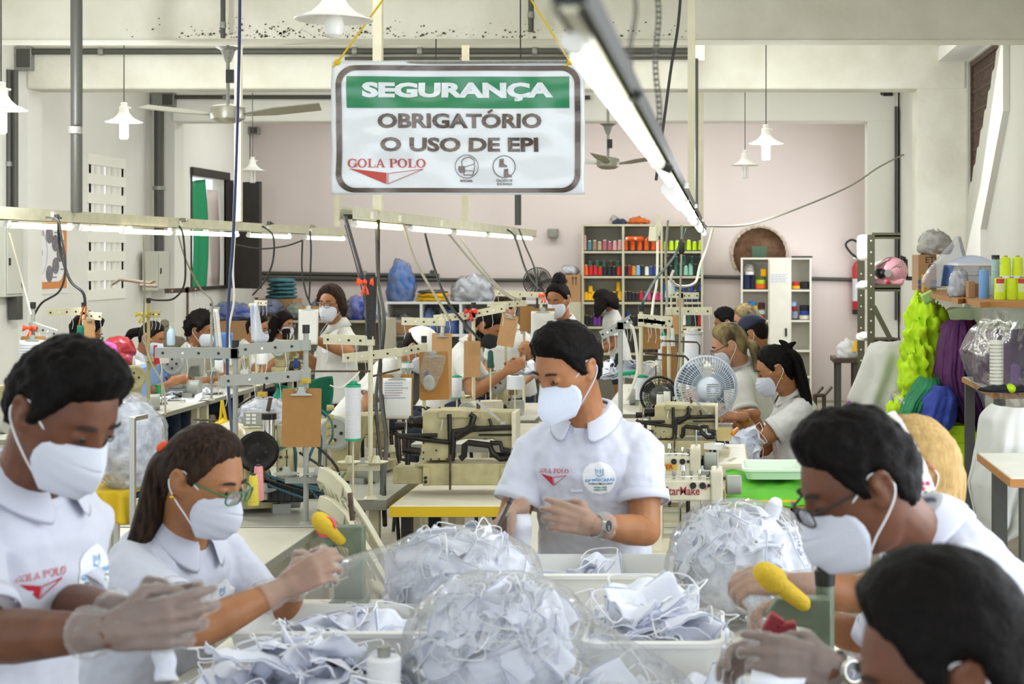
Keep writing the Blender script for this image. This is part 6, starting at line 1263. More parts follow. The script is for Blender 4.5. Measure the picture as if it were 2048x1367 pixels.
for L_, u, v, Y in (('yellow clamp on the plain clipboard stand', 612, 761, 6.45), ('small yellow clamp at the end of the bent rod', 525, 788, 6.48), ('yellow clamp on the rod before the fan', 1318, 682, 8.78)):
    m = MB(); m.box(P(u, v, Y), (.034, .03, .02)); m.cyl(P(u, v, Y) + V((0, -.015, 0)), P(u, v, Y) + V((0, -.024, 0)), .005, n=8); one('clamp_block', m, mat('yellow_clamp', '#c9aa3a', .5), L_, 'clamp', P(u, v, Y), bevel=.003)
def clipboard(label, u0, v0, u1, v1, Y, m=None, tilt=0, paper=None, clip=True, yaw=0, lines=0):
    a, b = P(u0, v0, Y), P(u1, v1, Y); w_, h_ = b.x - a.x, a.z - b.z; t = thing('clipboard', label, 'clipboard', ((a.x + b.x) / 2, Y, a.z), rot=(R(-3), R(tilt), R(yaw)))
    q = MB(); q.prism(rrect(-w_ / 2, -h_, w_ / 2, 0, .006, 3), (0, .002, 0), (1, 0, 0), (0, 0, 1), .004); q.build('board', m or M_board, t, smooth=False)
    if clip:
        k = min(w_, .2); q = MB(); q.prism([(-.28 * k, -.19 * k), (.28 * k, -.19 * k), (.28 * k, -.15 * k), (.12 * k, -.12 * k), (.07 * k, .04 * k), (-.07 * k, .04 * k), (-.12 * k, -.12 * k), (-.28 * k, -.15 * k)], (0, -.004, 0), (1, 0, 0), (0, 0, 1), .008); c = q.build('clip', M_clip, t, bevel=.001)
        for sx in (-1, 1): q = MB(); q.cyl((sx * .12 * k - .015 * k, -.012, -.05 * k), (sx * .12 * k + .015 * k, -.012, -.05 * k), .03 * k, n=12); q.build('spring', M_steel, c)
    if paper:
        q = MB(); p_ = paper; q.grid(lambda s, r_: V((-w_ * p_ / 2 + w_ * p_ * s, -.0085 - .006 * math.sin(r_ * 2 + s) * (1 - r_) - .012 * (1 - r_) ** 2 * s, -.08 * h_ - h_ * .9 * (1 - r_))), 8, 10); pp = q.build('paper', M_paper, t, thick=.0008)
        rg = random.Random(int(u0))
        for k in range(lines):
            z = -.2 * h_ - k * h_ * .055; x = -w_ * p_ * .42; q = MB()
            while x < w_ * p_ * rg.uniform(.1, .42):
                x2 = x + rg.uniform(.03, .08) * w_; q.add([(x, -.0165, z), (x2, -.0168, z + .001), (x2, -.0168, z + .0045), (x, -.0165, z + .004)], [(0, 1, 2, 3)]); x = x2 + .012 * w_
            if q.v: q.build('handwriting', M_inkr if k == 4 else M_ink, pp, smooth=False)
    return t
clipboard('plain brown clipboard hanging on the grey two-arm stand', 565, 776, 643, 893, 6.4)
clipboard('clipboard with handwritten list page beside the black cables', 764, 748, 826, 838, 7.9, paper=.92, lines=7, yaw=4)
clipboard('brown clipboard with a small clear bag clipped over it', 838, 703, 896, 799, 8.1, mat('warm_hardboard', '#b47f3c', .7), tilt=-2)
clipboard('taller brown clipboard just behind the bag-holding clipboard', 864, 666, 904, 792, 9.2, M_boardl)
clipboard('slim brown board hung on the red-bow stand', 928, 681, 961, 754, 9.5, M_boardl, clip=False)
clipboard('pale clipboard hanging tilted before the black-masked man', 1004, 630, 1038, 693, 10.0, M_boardl, tilt=10)
clipboard('brown board on the stand left of the top-knot woman', 1040, 612, 1068, 662, 11.5, M_board, clip=False)
clipboard('white list clipboard beside the top-knot woman', 1062, 616, 1110, 690, 11.4, M_board, paper=.98)
clipboard('clipboard of white pages held by the standing woman in glasses', 598, 612, 638, 690, 11.0, M_board, paper=1.0)
clipboard('clipboard with lettered lilac sheet under the orange bow', 42, 672, 91, 770, 8.65, M_board, paper=1.1, lines=9)
clipboard('narrow pale board with clip beside the green pouch', 167, 638, 190, 700, 9.2, M_boardl, yaw=55)
clipboard('broad brown board on the ladder-arm stand near the shelf', 1283, 650, 1321, 698, 8.6, M_board, clip=False)
clipboard('brown board behind the farther cream stand', 1345, 625, 1366, 668, 10.95, M_boardl, clip=False)
clipboard('brown folder board standing among cones before the fan', 1324, 692, 1354, 770, 8.95, M_board, clip=False)
clipboard('rounded pale board under the farther stand arm', 1352, 596, 1368, 620, 11.0, mat('pinkish_board', '#c99f84', .7), clip=False)
# small clear bag with label on the clipboard
m = MB(); c = P(868, 740, 8.02); bagp = [(848, 703), (892, 712), (884, 745), (868, 780), (852, 782), (838, 760), (840, 735)]
m.prism([(P(u, v, 8.02).x - c.x, P(u, v, 8.02).z - c.z) for u, v in bagp], (0, .0, 0), (1, 0, 0), (0, 0, 1), -.03); t = thing('small_clear_bag', 'small clear plastic bag with blue label clipped to a brown clipboard', 'bag', c); m.build('film', film('bag_film_small', '#e6dfcc', .12, .8, .9, 60, .1), t, smooth=False, bevel=.008)
m = MB(); m.add([P(u, v, 8.035) - c for u, v in ((848, 745), (856, 740), (859, 762), (850, 768))], [(0, 1, 2, 3)]); m.build('label', mat('blue_label', '#4b5fae', .5), t, smooth=False)
m = MB(); m.ball(P(858, 765, 8.035) - c, (.03, .008, .04), 10, 8); m.build('contents', M_paper, t)
# cones and spools on the machine tables
def cone(label, u, v0, v1, wpx, Y, colr, cap_c=None, taper=.75, name='thread_cone', group=None):
    a, b = P(u, v0, Y), P(u, v1, Y); h = a.z - b.z; r = wpx * Y / F / 2; t = thing(name, label, 'thread cone', b, group=group)
    q = MB(); q.lathe([(r * .9, 0), (r, .004), (r * (.1 + .9 * taper), h * .94), (r * taper * .9, h)], n=22); q.build('winding', mat('thread_' + colr.strip('#'), colr, .75, bump=.35, bscale=120, stretch=(.2, .2, 1)), t)
    if b.z > .83 and Y > 6.5: q = MB(); q.cyl((0, 0, .81 - b.z), (0, 0, .01), .005, n=8); q.build('peg', M_cream_metal, t)
    q = MB(); q.lathe([(r * taper * .55, h * .98), (r * taper * .5, h * 1.06), (r * .2, h * 1.06)], n=16); q.build('cone_core', mat('core_' + (cap_c or '#2a2a2a').strip('#'), cap_c or '#2a2a2a', .5), t)
    if cap_c:
        for z0, z1 in ((0, .04), (.95, 1.0)): q = MB(); q.cyl((0, 0, h * z0), (0, 0, h * z1), r * 1.02 * (1 if z0 == 0 else .98), n=22); q.build('end_band', mat('core_' + cap_c.strip('#'), cap_c, .5), t)
    return t
cone('tall white thread cone with green ends beside the taped stand', 706, 768, 880, 31, 7.05, '#dedee2', '#1fa878', 1.0)
cone('white thread cone with green top behind the small clear bag', 914, 752, 795, 20, 9.0, '#dedee2', '#1fa878', 1.0)
cone('white thread cone with green ends left of the fan', 1284, 752, 800, 26, 8.4, '#dedee2', '#1fa878', 1.0)
cone('second white thread cone with green top behind the ladder-arm stand', 1325, 668, 720, 18, 9.6, '#dedee2', '#1fa878', 1.0)
cone('pink thread cone leaning by the glasses of the long-haired woman', 517, 932, 1000, 22, 5.6, '#e79a9a')
cone('yellow thread cone in front of the pink one', 507, 950, 1010, 22, 5.45, '#e2cf4d')
cone('green-capped white spool lying by the mob cap worker', 812, 724, 736, 30, 9.2, '#dedee2', '#1fa878', 1.0)
cone('big white thread cone behind the streaked blond woman fan', 1387, 662, 745, 40, 9.9, '#e0e2ea', '#d9d9d4', .85)
cone('small white spool left of the white fan', 1320, 788, 812, 15, 7.7, '#e2e0d6', None, .9)
cone('small white spool beside the first, at the fan edge', 1334, 782, 810, 15, 7.75, '#e2e0d6', None, .9)
cone('white bottle-like spool behind the ladder-arm stand', 1344, 655, 700, 14, 9.5, '#e2e0d6', None, .6)
cone('short white spool on the pegs of the ladder stand', 1316, 720, 745, 13, 9.2, '#e2e0d6', None, .9)
cone('dark green thread cone before the black-masked man', 981, 702, 735, 14, 10.2, '#24584a')
cone('white cone tilted high near the looping white cable', 1342, 560, 588, 16, 10.3, '#e4e4e4', None, .8)
cone('blue thread spool beside the small handwheel machine', 592, 714, 738, 9, 13.6, '#2d458f', '#d8c22a', .9)
cone('white cone at the yellow-ribbon stand', 324, 700, 726, 28, 11.2, '#e2e2e0', None, .95)
cone('white cone before the worker behind the sheet', 524, 705, 728, 22, 13.0, '#e2e2e0', None, .9)
cone('white cone in front of the curly-afro worker machine', 437, 720, 745, 20, 12.0, '#e2e2e0', None, .9)
cone('white wide spool on the white table by the black-masked man', 1030, 750, 778, 34, 9.6, '#dfe3ec', None, .95)
for k, v in enumerate((815, 834, 851, 866, 884)): # small yellow bobbins of the spool machine
    m = MB(); c = P(668, v, 7.3); m.cyl(c, c + V((-.03, -.01, 0)), .012, .015, 12); one('bobbin', m, mat('straw_thread', '#b8a768', .7), 'straw-coloured bobbin on the side of the many-spooled machine', 'bobbin', c, 'straw bobbins on the machine side')
# electric fans
def fan(label, u, v, Y, r, yaw, gm, bm_, pole_to, back=True, blades=3, rings_=9, spokes=64):
    c = P(u, v, Y); t = thing('fan', label, 'fan', c, rot=(0, 0, R(yaw)))
    q = MB()
    for k in range(spokes):
        a = 2 * math.pi * k / spokes; e = V((math.cos(a), 0, math.sin(a))); q.tube([e * .2 * r + V((0, -.07, 0)), e * .7 * r + V((0, -.065, 0)), e * .98 * r + V((0, -.02, 0)), e * r], 0.0017 * (r / .2) ** .5 * (Y / 8), 4, cap=False)
    for f_ in ((.2, .38, .55, .72, .86) if rings_ > 4 else (.4, .75)): q.tube([V((f_ * r * math.cos(2 * math.pi * k / 40), -.067 if f_ < .8 else -.05, f_ * r * math.sin(2 * math.pi * k / 40))) for k in range(41)], .0013 * (Y / 8), 4, cap=False)
    q.build('rear_grille', gm, t)
    q = MB(); q.tube([V((r * math.cos(2 * math.pi * k / 48), 0, r * math.sin(2 * math.pi * k / 48))) for k in range(49)], .007, 8); q.build('rim', gm, t)
    q = MB()
    for k in range(spokes // 2):
        a = 2 * math.pi * k / (spokes // 2); e = V((math.cos(a), 0, math.sin(a))); q.tube([e * .15 * r + V((0, .07, 0)), e * .7 * r + V((0, .065, 0)), e * r], .0013 * (Y / 8), 4, cap=False)
    q.build('front_grille', gm, t)
    for k in range(blades):
        a = 2 * math.pi * k / blades + .4; q = MB(); q.grid(lambda s, w_: V(((.12 + .78 * s) * r * math.cos(a + (w_ - .5) * (1.2 - .35 * s)), (w_ - .5) * .06, (.12 + .78 * s) * r * math.sin(a + (w_ - .5) * (1.2 - .35 * s)))), 8, 8); q.build('blade', bm_, t, thick=.003)
    q = MB(); q.lathe([(.0, -.17), (.035, -.165), (.052, -.14), (.058, -.08), (.06, -.05), (.04, .03)], (0, 0, 0), (0, 1, 0), 26); mo = q.build('motor', gm, t)
    q = MB()
    for k in range(6): q.bb((-.03, -.168 + .0 * k, -.028 + .011 * k), (.03, -.1645, -.023 + .011 * k))
    q.build('vent', M_grey, mo, smooth=False)
    q = MB(); q.cyl((0, -.06, -.05), (0, -.06, pole_to - c.z), .014, n=12); q.build('stem', gm, t); q = MB(); q.lathe([(.11, 0), (.1, .02), (.02, .03)], (0, -.06, pole_to - c.z)); q.build('base', gm, t)
    return t
fan('white desk fan seen from behind with slatted motor cover', 1412, 775, 8.05, .157, 12, mat('fan_white', '#c9d3df', .4), mat('fan_blade_smoke', '#6f7a88', .4), .78)
fan('dark standing fan against the far wall before the cardboard boxes', 1075, 563, 19.4, .17, 190, mat('fan_black', '#37322f', .5), mat('fan_blade_dark', '#4a4340', .4), .02, spokes=40)
fan('small black fan low behind the white fan', 1318, 790, 8.3, .095, 10, M_black, M_black, .78, rings_=9, spokes=36)
# chairs
def plastic_chair(label, loc, rot, m):
    t = thing('plastic_chair', label, 'chair', loc, R(rot)); 
    # backrest: arch frame and lattice panel; local -Y is the back
    def bp(x, z): return V((x, -.2 - .22 * (z - .42) / .5 + .9 * x * x * (1), z))
    q = MB(); arch = [(-.24, .0), (-.235, .25), (-.225, .45), (-.21, .65), (-.17, .80), (-.09, .875), (0, .89), (.09, .875), (.17, .80), (.21, .65), (.225, .45), (.235, .25), (.24, 0)]
    P_ = spline([bp(x, max(z, .42)) if z >= .42 else V((x, -.2 - (.42 - z) * .12, z)) for x, z in arch], 5); q.rings([[p + V((a * .03 * (1 if abs(p.x) > .15 else .6), b * .012, a * .03 * (0 if abs(p.x) > .15 else 1))) for a, b in ((-1, -1), (1, -1), (1, 1), (-1, 1))] for p in P_]); q.build('back_frame', m, t, bevel=.004)
    q = MB(); lx, lz = 6, 8
    for i in range(lx + 1):
        for s_ in (1, -1):
            pts = []
            for k in range(9):
                z = .47 + .38 * k / 8; x = -.13 + .26 * i / lx + s_ * (.13 * (k / 8) - .065)
                if abs(x) < .135 * (1 if z < .75 else 1 - (z - .75) * 2.5): pts.append(bp(x, z))
            if len(pts) > 1: q.tube(pts, .0065, 5)
    q.build('lattice_back', m, t)
    q = MB(); q.prism(rrect(-.22, -.2, .22, .22, .06, 5), (0, 0, .4), (1, 0, 0), (0, 1, 0), .025); q.build('seat', m, t, bevel=.008)
    for sx in (-1, 1):
        q = MB(); q.tube([(sx * .2, .2, .4), (sx * .22, .23, 0)], [.024, .018], 8); q.build('leg', m, t)
    return t
M_pl = mat('cream_plastic', '#d6d1b6', .4)
pc = plastic_chair('cream plastic chair with lattice back, lower of two nested ones', P(845, 0, 6.5).xy.to_3d() + V((0, 0, .0)), -58, M_pl)
dup(pc, P(846, 0, 6.5).xy.to_3d() + V((0, .0, .11)), (0, 0, R(-60)), 'cream plastic chair with lattice back, nested on top of another')
def office_chair(label, p, rot, colm, h=.5, back=True):
    t = thing('work_chair', label, 'chair', (p.x, p.y, 0), R(rot)); q = MB(); q.prism(rrect(-.2, -.2, .2, .2, .05, 5), (0, 0, h), (1, 0, 0), (0, 1, 0), .05); q.build('seat', colm, t, bevel=.015)
    if back:
        q = MB(); q.rings([[V((x * math.cos(a) * .19, -.22 - .03 * (1 - (x * math.cos(a)) ** 2) + y, .68 + h - .45 + .17 * math.sin(a))) for a in [2 * math.pi * k / 24 for k in range(24)]] for x, y in ((.9, .0), (1, -.012), (1, -.03), (.9, -.045))]); q.build('backrest', colm, t)
        q = MB(); q.beam((0, -.2, h - .02), (0, -.25, h + .25), .03, .015); q.build('back_bar', M_black, t)
    for i in (-1, 1):
        for j in (-1, 1): q = MB(); q.tube([(i * .16, j * .16, h), (i * .2, j * .2, 0)], .012, 8); q.build('leg', M_black, t)
    return t
M_redc = mat('red_fabric', '#c2262a', .8, bump=.2, bscale=80); M_woodc = mat('wood_seat', '#8d6a45', .6)
office_chair('red padded chair behind the black-ponytailed seated woman', P(1524, 800, 8.5), 90, M_redc, .66)
for i, lab in ((0, 'under the curly-haired worker at the wall'), (1, 'under the dark-ponytailed worker'), (2, 'under the curly-afro worker'), (3, 'under the worker behind the sheet'), (4, 'under the long-haired seated woman'), (6, 'under the white-capped worker'), (7, 'under the black-masked man'), (11, 'under the streaked blond woman'), (13, 'under the navy-capped worker'), (15, 'under the half hidden worker behind the blond woman')):
    px = FAR[i]; pel = px[3]['pel']; office_chair('plain wooden stool ' + lab, pel, -45, M_woodc, max(.3, pel.z - .105), False)
m = MB(); c = P(1645, 780, 9.2)
for u in (1630, 1648): m.tube([P(u, 905, 9.2), P(u, 790, 9.2), P(u + 14, 775, 9.6)], .012, 6)
m.tube([P(1630, 790, 9.2), P(1648, 790, 9.2)], .012, 6); one('metal_frame', m, M_rust, 'rusty square-tube frame end behind the red chair', 'frame', c)

# chrome cylinder unit, control box and loose bits around the pulley machine
t = thing('air_cylinder', 'upright chrome cylinder unit beside the pulley machine', 'cylinder', P(538, 990, 6.7)); O = V(t.location)
m = MB(); m.cyl(P(538, 888, 6.7) - O, P(538, 838, 6.7) - O, .026, n=20); m.build('barrel', M_chrome, t); m = MB(); m.cyl(P(538, 838, 6.7) - O, P(538, 826, 6.7) - O, .031, n=20); m.build('end_cap', M_oil, t); m = MB(); m.cyl(P(538, 892, 6.7) - O, P(538, 884, 6.7) - O, .031, n=20); m.build('end_cap', M_oil, t)
m = MB(); m.cyl(P(538, 925, 6.7) - O, P(538, 890, 6.7) - O, .012, n=12); m.build('piston_rod', M_white_m, t); m = MB(); m.bb((.03, .0, .0), (.1, .05, P(0, 850, 6.7).z - O.z)); m.build('head_frame', M_ivory, t, bevel=.006)
for k in range(6): m = MB(); m.cyl((.05 + .025 * (k % 2), -.001, .06 + .05 * (k // 2)), (.05 + .025 * (k % 2), -.006, .06 + .05 * (k // 2)), .006, n=8); m.build('screw', M_black, t)
m = MB(); m.beam(P(536, 822, 6.7) - O, P(541, 795, 6.7) - O, .022, .012); m.build('lever', M_rust, t)
t = thing('control_box', 'grey control box with white buttons above the pulley machine', 'control box', P(513, 850, 6.95)); m = MB(); m.bb((-.05, -.03, 0), (.05, .03, .06)); m.build('case', M_mgrey, t, bevel=.004)
for k in range(6): m = MB(); m.bb((-.035 + .025 * (k % 2), -.034, .01 + .016 * (k // 2)), (-.018 + .025 * (k % 2), -.03, .02 + .016 * (k // 2))); m.build('button', M_white, t, smooth=False)
for L_, pts, r_, m_ in (('teal hose arching beside the plain clipboard', [(643, 820, 7.0), (662, 840, 7), (665, 870, 7), (655, 890, 7), (640, 905, 6.8)], .005, 'teal_hose'), ('black hose curling down to the grey table by the spool pegs', [(600, 905, 6.7), (640, 930, 6.6), (680, 960, 6.6), (684, 985, 6.6)], .006, 'black_cable'), ('teal hose looping on the grey sewing table', [(575, 935, 6.7), (600, 965, 6.6), (660, 975, 6.6), (690, 945, 6.7)], .005, 'teal_hose'), ('thin white thread tail sagging between the two arm stands', [(660, 770, 6.9), (680, 775, 6.9), (700, 762, 6.95), (720, 742, 7)], .003, 'white_cable')): cable(L_, pts, r_, MATS.get(m_, M_cb), 'hose' if 'hose' in L_ else 'thread', 'hose' if 'hose' in L_ else 'thread')
# ---------------------------------------------------------------- shelves, spools, cabinet, bags, fabrics
M_shelf = mat('old_cream_shelf', '#c9c3aa', .6, vary=.15, vscale=6); M_shelfin = mat('grey_shelf_back', '#a8a598', .7)
SY = 20.3
def unit(name, label, cat, u0, u1, vt, vb_, Y, d, vdiv, hdiv, m, back_m=None, th=.025, hd_per=None):
    a, b = P(u0, vt, Y - d), P(u1, vt, Y - d); zt = a.z; t = thing(name, label, cat, ((a.x + b.x) / 2, Y, 0)); O = V(((a.x + b.x) / 2, Y, 0)); x0, x1 = a.x - O.x, b.x - O.x
    q = MB(); q.bb((x0, -.012, 0), (x1, 0, zt)); q.build('back_panel', back_m or m, t, smooth=False)
    xs = [x0, x1 - th] + [P(u, vt, Y - d).x - O.x - th / 2 for u in vdiv]
    for x in xs: q = MB(); q.bb((x, -d, 0), (x + th, -.012, zt)); q.build('side_panel' if x in (x0, x1 - th) else 'divider', m, t, smooth=False)
    for v in [vt] + list(hdiv): z = zat(v, Y - d); q = MB(); q.bb((x0 + th, -d + .002, z - th), (x1 - th, -.012, z)); q.build('shelf_board', m, t, smooth=False)
    return t
# thread shelf
unit('thread_shelf', 'tall cream shelf unit filled with coloured thread cones', 'shelf', 1163, 1406, 448, 790, SY, .38, (1246, 1323), (502, 552, 604, 653, 706), M_shelf, M_shelfin)
cols_ = dict(p='#d9a3a3', t='#4f7f91', b='#8d7a5e', k='#a89478', m='#a8606f', r='#c2272d', o='#f0631c', l='#c4e21a', n='#20242f', g='#d98f1d', s='#7fb1e6', w='#e8e6dc', y='#f2b90f', u='#34498f', v='#6a2f86', q='#d8457e', x='#4b3a33', e='#2f5a4f', a='#8fc4b4', z='#2b6fb5', c='#8f1f2d', h='#c8342c')
cnames = dict(p='pink', t='teal', b='taupe', k='tan', m='mauve', r='red', o='orange', l='lime', n='black', g='amber', s='sky blue', w='white', y='yellow', u='navy', v='purple', q='magenta', x='brown', e='dark green', a='mint', z='blue', c='maroon', h='scarlet')
CP = {}
def shelf_cone(u, vb_, vt_, c, row, dy=0, lying=False, wpx=None):
    Y = SY - .28 + dy; k = c
    b = P(u, vb_, Y); a = P(u, vt_, Y); h = a.z - b.z; r = ((wpx or 9.5) * Y / F) / 2
    if c not in CP:
        t = thing('thread_cone', 'x', 'thread cone', (0, 0, 0)); q = MB(); q.lathe([(.9, 0), (1, .02), (.86, .93), (.78, .95)], n=16); q.build('winding', mat('thr_' + c, cols_[c], .75), t)
        q = MB(); q.lathe([(.6, .95), (.5, 1.0), (.2, 1.0)], n=12); q.build('cone_core', mat('core_yellow', '#cdb023', .5) if c in 'nuyrcg' else M_white, t); CP[c] = (t, [o for o in bpy.data.objects if o.parent == t], [0])
    t, kids, used = CP[c]
    lab = '%s thread cone on the %s of the thread shelf' % (cnames[c], row); grp = '%s cones on the %s of the thread shelf' % (cnames[c], row)
    if not used[0]: r_ = t; used[0] = 1; r_['label'] = lab; r_['group'] = grp
    else: r_ = dup2(t, {t.name: kids}, None, None, lab, grp)
    r_.location = b; r_.scale = (r, r, h)
    if lying: r_.rotation_euler = (R(90), 0, R(random.uniform(-60, 60))); r_.location = b + V((0, .0, r))
def row(us, vb_, vt_, cs, rw, jit=3):
    for k, c in enumerate(cs):
        u = us[0] + (us[1] - us[0]) * k / max(1, len(cs) - 1); shelf_cone(u, vb_, vt_ + random.uniform(-jit, jit), c, rw)
R1, R2, R3, R4 = 'top shelf', 'second shelf', 'third shelf', 'fourth shelf'
shelf_cone(1170, 500, 470, 'p', R1, wpx=6); row((1179, 1240), 500, 482, 'tbkmmpp', R1)
row((1251, 1321), 500, 480, 'oooooo', R1)
for u in (1258, 1270, 1284, 1297): shelf_cone(u, 482, 458, 'o', R1, lying=True)
row((1331, 1401), 500, 481, 'lllllll', R1, 2)
row((1172, 1238), 550, 531, 'orrrnnnh', R2); row((1180, 1236), 533, 522, 'eeexe', R2, 1)
row((1250, 1320), 550, 531, 'ncgsnwuux', R2); row((1331, 1402), 550, 528, 'nneeaana', R2); row((1336, 1400), 530, 512, 'xeeee', R2, 2)
row((1172, 1186), 600, 583, 'yyy', R3); shelf_cone(1181, 584, 571, 'y', R3); row((1228, 1240), 600, 581, 'yy', R3); shelf_cone(1237, 582, 563, 'y', R3)
row((1251, 1322), 600, 582, 'xnnnruqnqq', R3); row((1331, 1402), 600, 580, 'zeeuuun', R3); row((1331, 1400), 582, 567, 'zzuuu', R3, 2)
row((1174, 1206), 650, 630, 'nnvvn', R4); row((1256, 1320), 650, 630, 'nnnnnnn', R4); shelf_cone(1257, 632, 620, 'u', R4); row((1335, 1400), 650, 626, 'lrnwenr', R4, 2)
row((1255, 1315), 703, 680, 'nnnnn', 'fifth shelf')
def blob(name, label, cat, c, r, m, seed=0, amp=.25, freq=5, group=None, n=(36, 24), flat=.5, **kw):
    c = V(c); q = MB(); rows = []
    for rw in sphere_dirs(*n):
        o = []
        for d in rw:
            f_ = 1 + amp * noise.noise(d * freq * .5 + V((seed, 0, 0))) + amp * .5 * noise.noise(d * freq + V((0, seed, 0))); p = V((d.x * r[0] * f_, d.y * r[1] * f_, d.z * r[2] * f_))
            if p.z < -r[2] * flat: p.z = -r[2] * flat
            o.append(c + p + V((0, 0, r[2] * flat)))
        rows.append(o)
    q.rings(rows); return one(name, q, m, label, cat, c, group, smooth=75, **kw)
FOLD = ((.06, .03), (.02, .01))
def wrapped(name, label, cat, c, r, m_in, fm, seed=0, group=None, amp=.2):
    """a soft heap inside a clear bag"""
    t = thing(name, label, cat, c, group=group); o = blob('x', 'x', 'x', (0, 0, 0), [a * .93 for a in r], m_in, seed, amp, crumple=((.1, .03),)); o.name = 'contents'; o.parent = t; o.location = (0, 0, 0)
    for k in ('label', 'category'): del o[k]
    o = blob('x', 'x', 'x', (0, 0, 0), r, fm, seed, amp, 6, crumple=((.09, .04),)); o.name = 'film'; o.parent = t; o.location = (0, 0, 0)
    for k in ('label', 'category'): del o[k]
    return t
M_film2 = film('bag_film_b', '#eef1f6', .12, .8, .9, 9, .14)
MF = lambda n_, c, c2=None, v=.25: mat('fabric_' + n_, c, .9, vary=v, vscale=10, bump=.7, bscale=22, col2=c2)
zs = zat(448, SY - .38)
blob('fabric_bundle', 'orange fabric bundle on top of the thread shelf', 'bundle', (P(1276, 0, 20).x, 20.1, zs), (.13, .12, .06), MF('orange', '#c9672e'), 3, crumple=FOLD)
blob('fabric_bundle', 'navy fabric bundle on top of the thread shelf', 'bundle', (P(1238, 0, 20).x, 20.1, zs), (.09, .1, .045), MF('navy', '#3a4258'), 4, crumple=FOLD)
wrapped('clear_bag', 'small clear bag on the corner top of the thread shelf', 'bag', (P(1226, 0, 20).x, 20.2, zs), (.06, .08, .08), MF('greyish', '#c5bfb4'), M_film2, 7)
# white cabinet
M_cabw = mat('white_cabinet', '#e5e1d4', .5, vary=.06)
cab = unit('storage_cabinet', 'white storage cabinet with one closed door and two open shelf columns', 'cabinet', 1482, 1623, 515, 800, SY, .35, (1538, 1581), (579, 640, 700, 752), M_cabw, M_cabw, .022)
O = V(cab.location); a, b = P(1539, 517, SY - .35), P(1580, 797, SY - .35); q = MB(); q.bb((a.x - O.x, -.375, max(b.z, .02)), (b.x - O.x, -.352, a.z - .01)); dr = q.build('door', M_cabw, cab, smooth=False, bevel=.003)
q = MB(); c = P(1572, 664, SY - .38) - O; q.bb((c.x - .012, -.39, c.z - .05), (c.x + .012, -.374, c.z + .05)); q.build('handle', M_black, dr, smooth=False)
q = MB(); a, b = P(1540, 545, SY - .38) - O, P(1577, 566, SY - .38) - O; q.bb((a.x, -.378, b.z), (b.x, -.375, a.z)); nt = q.build('notice', M_paper, dr, smooth=False)
q = MB(); rg = random.Random(4)
for k in range(5):
    x = a.x + .012; z = a.z - .02 - k * .022
    while x < b.x - .03: x2 = x + rg.uniform(.015, .04); q.bb((x, -.3795, z - .006), (min(x2, b.x - .01), -.378, z)); x = x2 + .01
q.build('handwriting', M_ink, nt, smooth=False)
q = MB(); a = P(1583, 514, SY - .35) - O; q.bb((a.x, -.36, a.z - .005), (P(1625, 0, SY - .35).x - O.x, -.33, a.z + .015)); q.build('black_trim', M_black, cab, smooth=False)
def roll(label, u, vb_, wpx, hpx, c, Y=20.05, group=None):
    b = P(u, vb_, Y); k = Y / F; r = wpx * k / 2; h = hpx * k; t = thing('fabric_roll', label, 'fabric roll', b, group=group); q = MB(); q.lathe([(r * .96, 0), (r, h * .06), (r, h * .94), (r * .95, h)], n=20); q.build('roll_body', MF(c.strip('#'), c), t); q = MB(); q.cyl((0, 0, h), (0, 0, h + .003), r * .55, n=16); q.build('roll_end', MF('e' + c.strip('#'), c, v=.5), t)
for L_, u, vb_, wp, hp, c in (('navy fabric roll on the cabinet top-shelf outer edge', 1493, 577, 14, 28, '#262c55'), ('dark navy fabric roll beside the navy one in the cabinet', 1505, 577, 10, 28, '#23263a'), ('white paper on the navy rolls in the cabinet', 1499, 549, 18, 6, '#e9e9e9'),
    ('orange flat roll at the bottom of the bright stack in the cabinet', 1521, 577, 20, 10, '#f06a2a'), ('lime flat roll in the bright stack in the cabinet', 1521, 567, 19, 8, '#b9d822'), ('olive flat roll on the bright stack in the cabinet', 1521, 559, 19, 6, '#566033'), ('yellow bundle topping the bright stack in the cabinet', 1527, 552, 13, 14, '#f2b418'),
    ('red flat roll on the right column of the cabinet', 1591, 571, 14, 8, '#c43030'), ('yellow flat roll under the red one in the cabinet', 1592, 577, 18, 6, '#e8b21a'), ('black flat roll on the right column of the cabinet', 1610, 577, 22, 14, '#24232a'),
    ('blue flat roll peeking above the red-glasses woman', 1504, 611, 16, 8, '#2a7fc0'), ('yellow flat roll peeking above the red-glasses woman', 1506, 622, 20, 11, '#e3ad1b'), ('maroon roll on the cabinet second shelf', 1523, 617, 14, 12, '#4d2331'), ('mint roll on the cabinet second shelf', 1522, 628, 18, 8, '#b9d0c4'), ('pink-red roll at the base of the cabinet second shelf', 1521, 638, 18, 9, '#b03a4c'),
    ('pale blue roll on the cabinet right column', 1587, 612, 11, 8, '#9dbfe8'), ('dark red roll beneath the pale blue one', 1588, 621, 13, 9, '#8f2a35'), ('grey roll beneath the dark red one', 1589, 636, 14, 14, '#8d93a8'), ('black roll on top of the royal blue one', 1609, 621, 20, 11, '#22222a'), ('royal blue roll between black and cream ones', 1609, 629, 20, 8, '#2a4596'), ('cream roll at the base of the dark stack', 1609, 638, 22, 8, '#ded6c4'),
    ('yellow flat roll low in the cabinet, upper of two', 1603, 744, 14, 6, '#e8b21a'), ('yellow flat roll low in the cabinet, lower of two', 1604, 751, 15, 6, '#dba414')): roll(L_, u, vb_, wp, hp, c)
wrapped('clear_bag', 'crumpled clear bag on the cabinet top shelf', 'bag', P(1497, 543, 20.1), (.07, .06, .07), MF('greyish', '#c5bfb4'), M_film2, 2)
o = bpy.data.objects.new; mb = MB(); a = P(1518, 513, YB + .02); mb.beam(P(1520, 500, YB + .0) , P(1536, 500, YB + .0), .004, .15); 
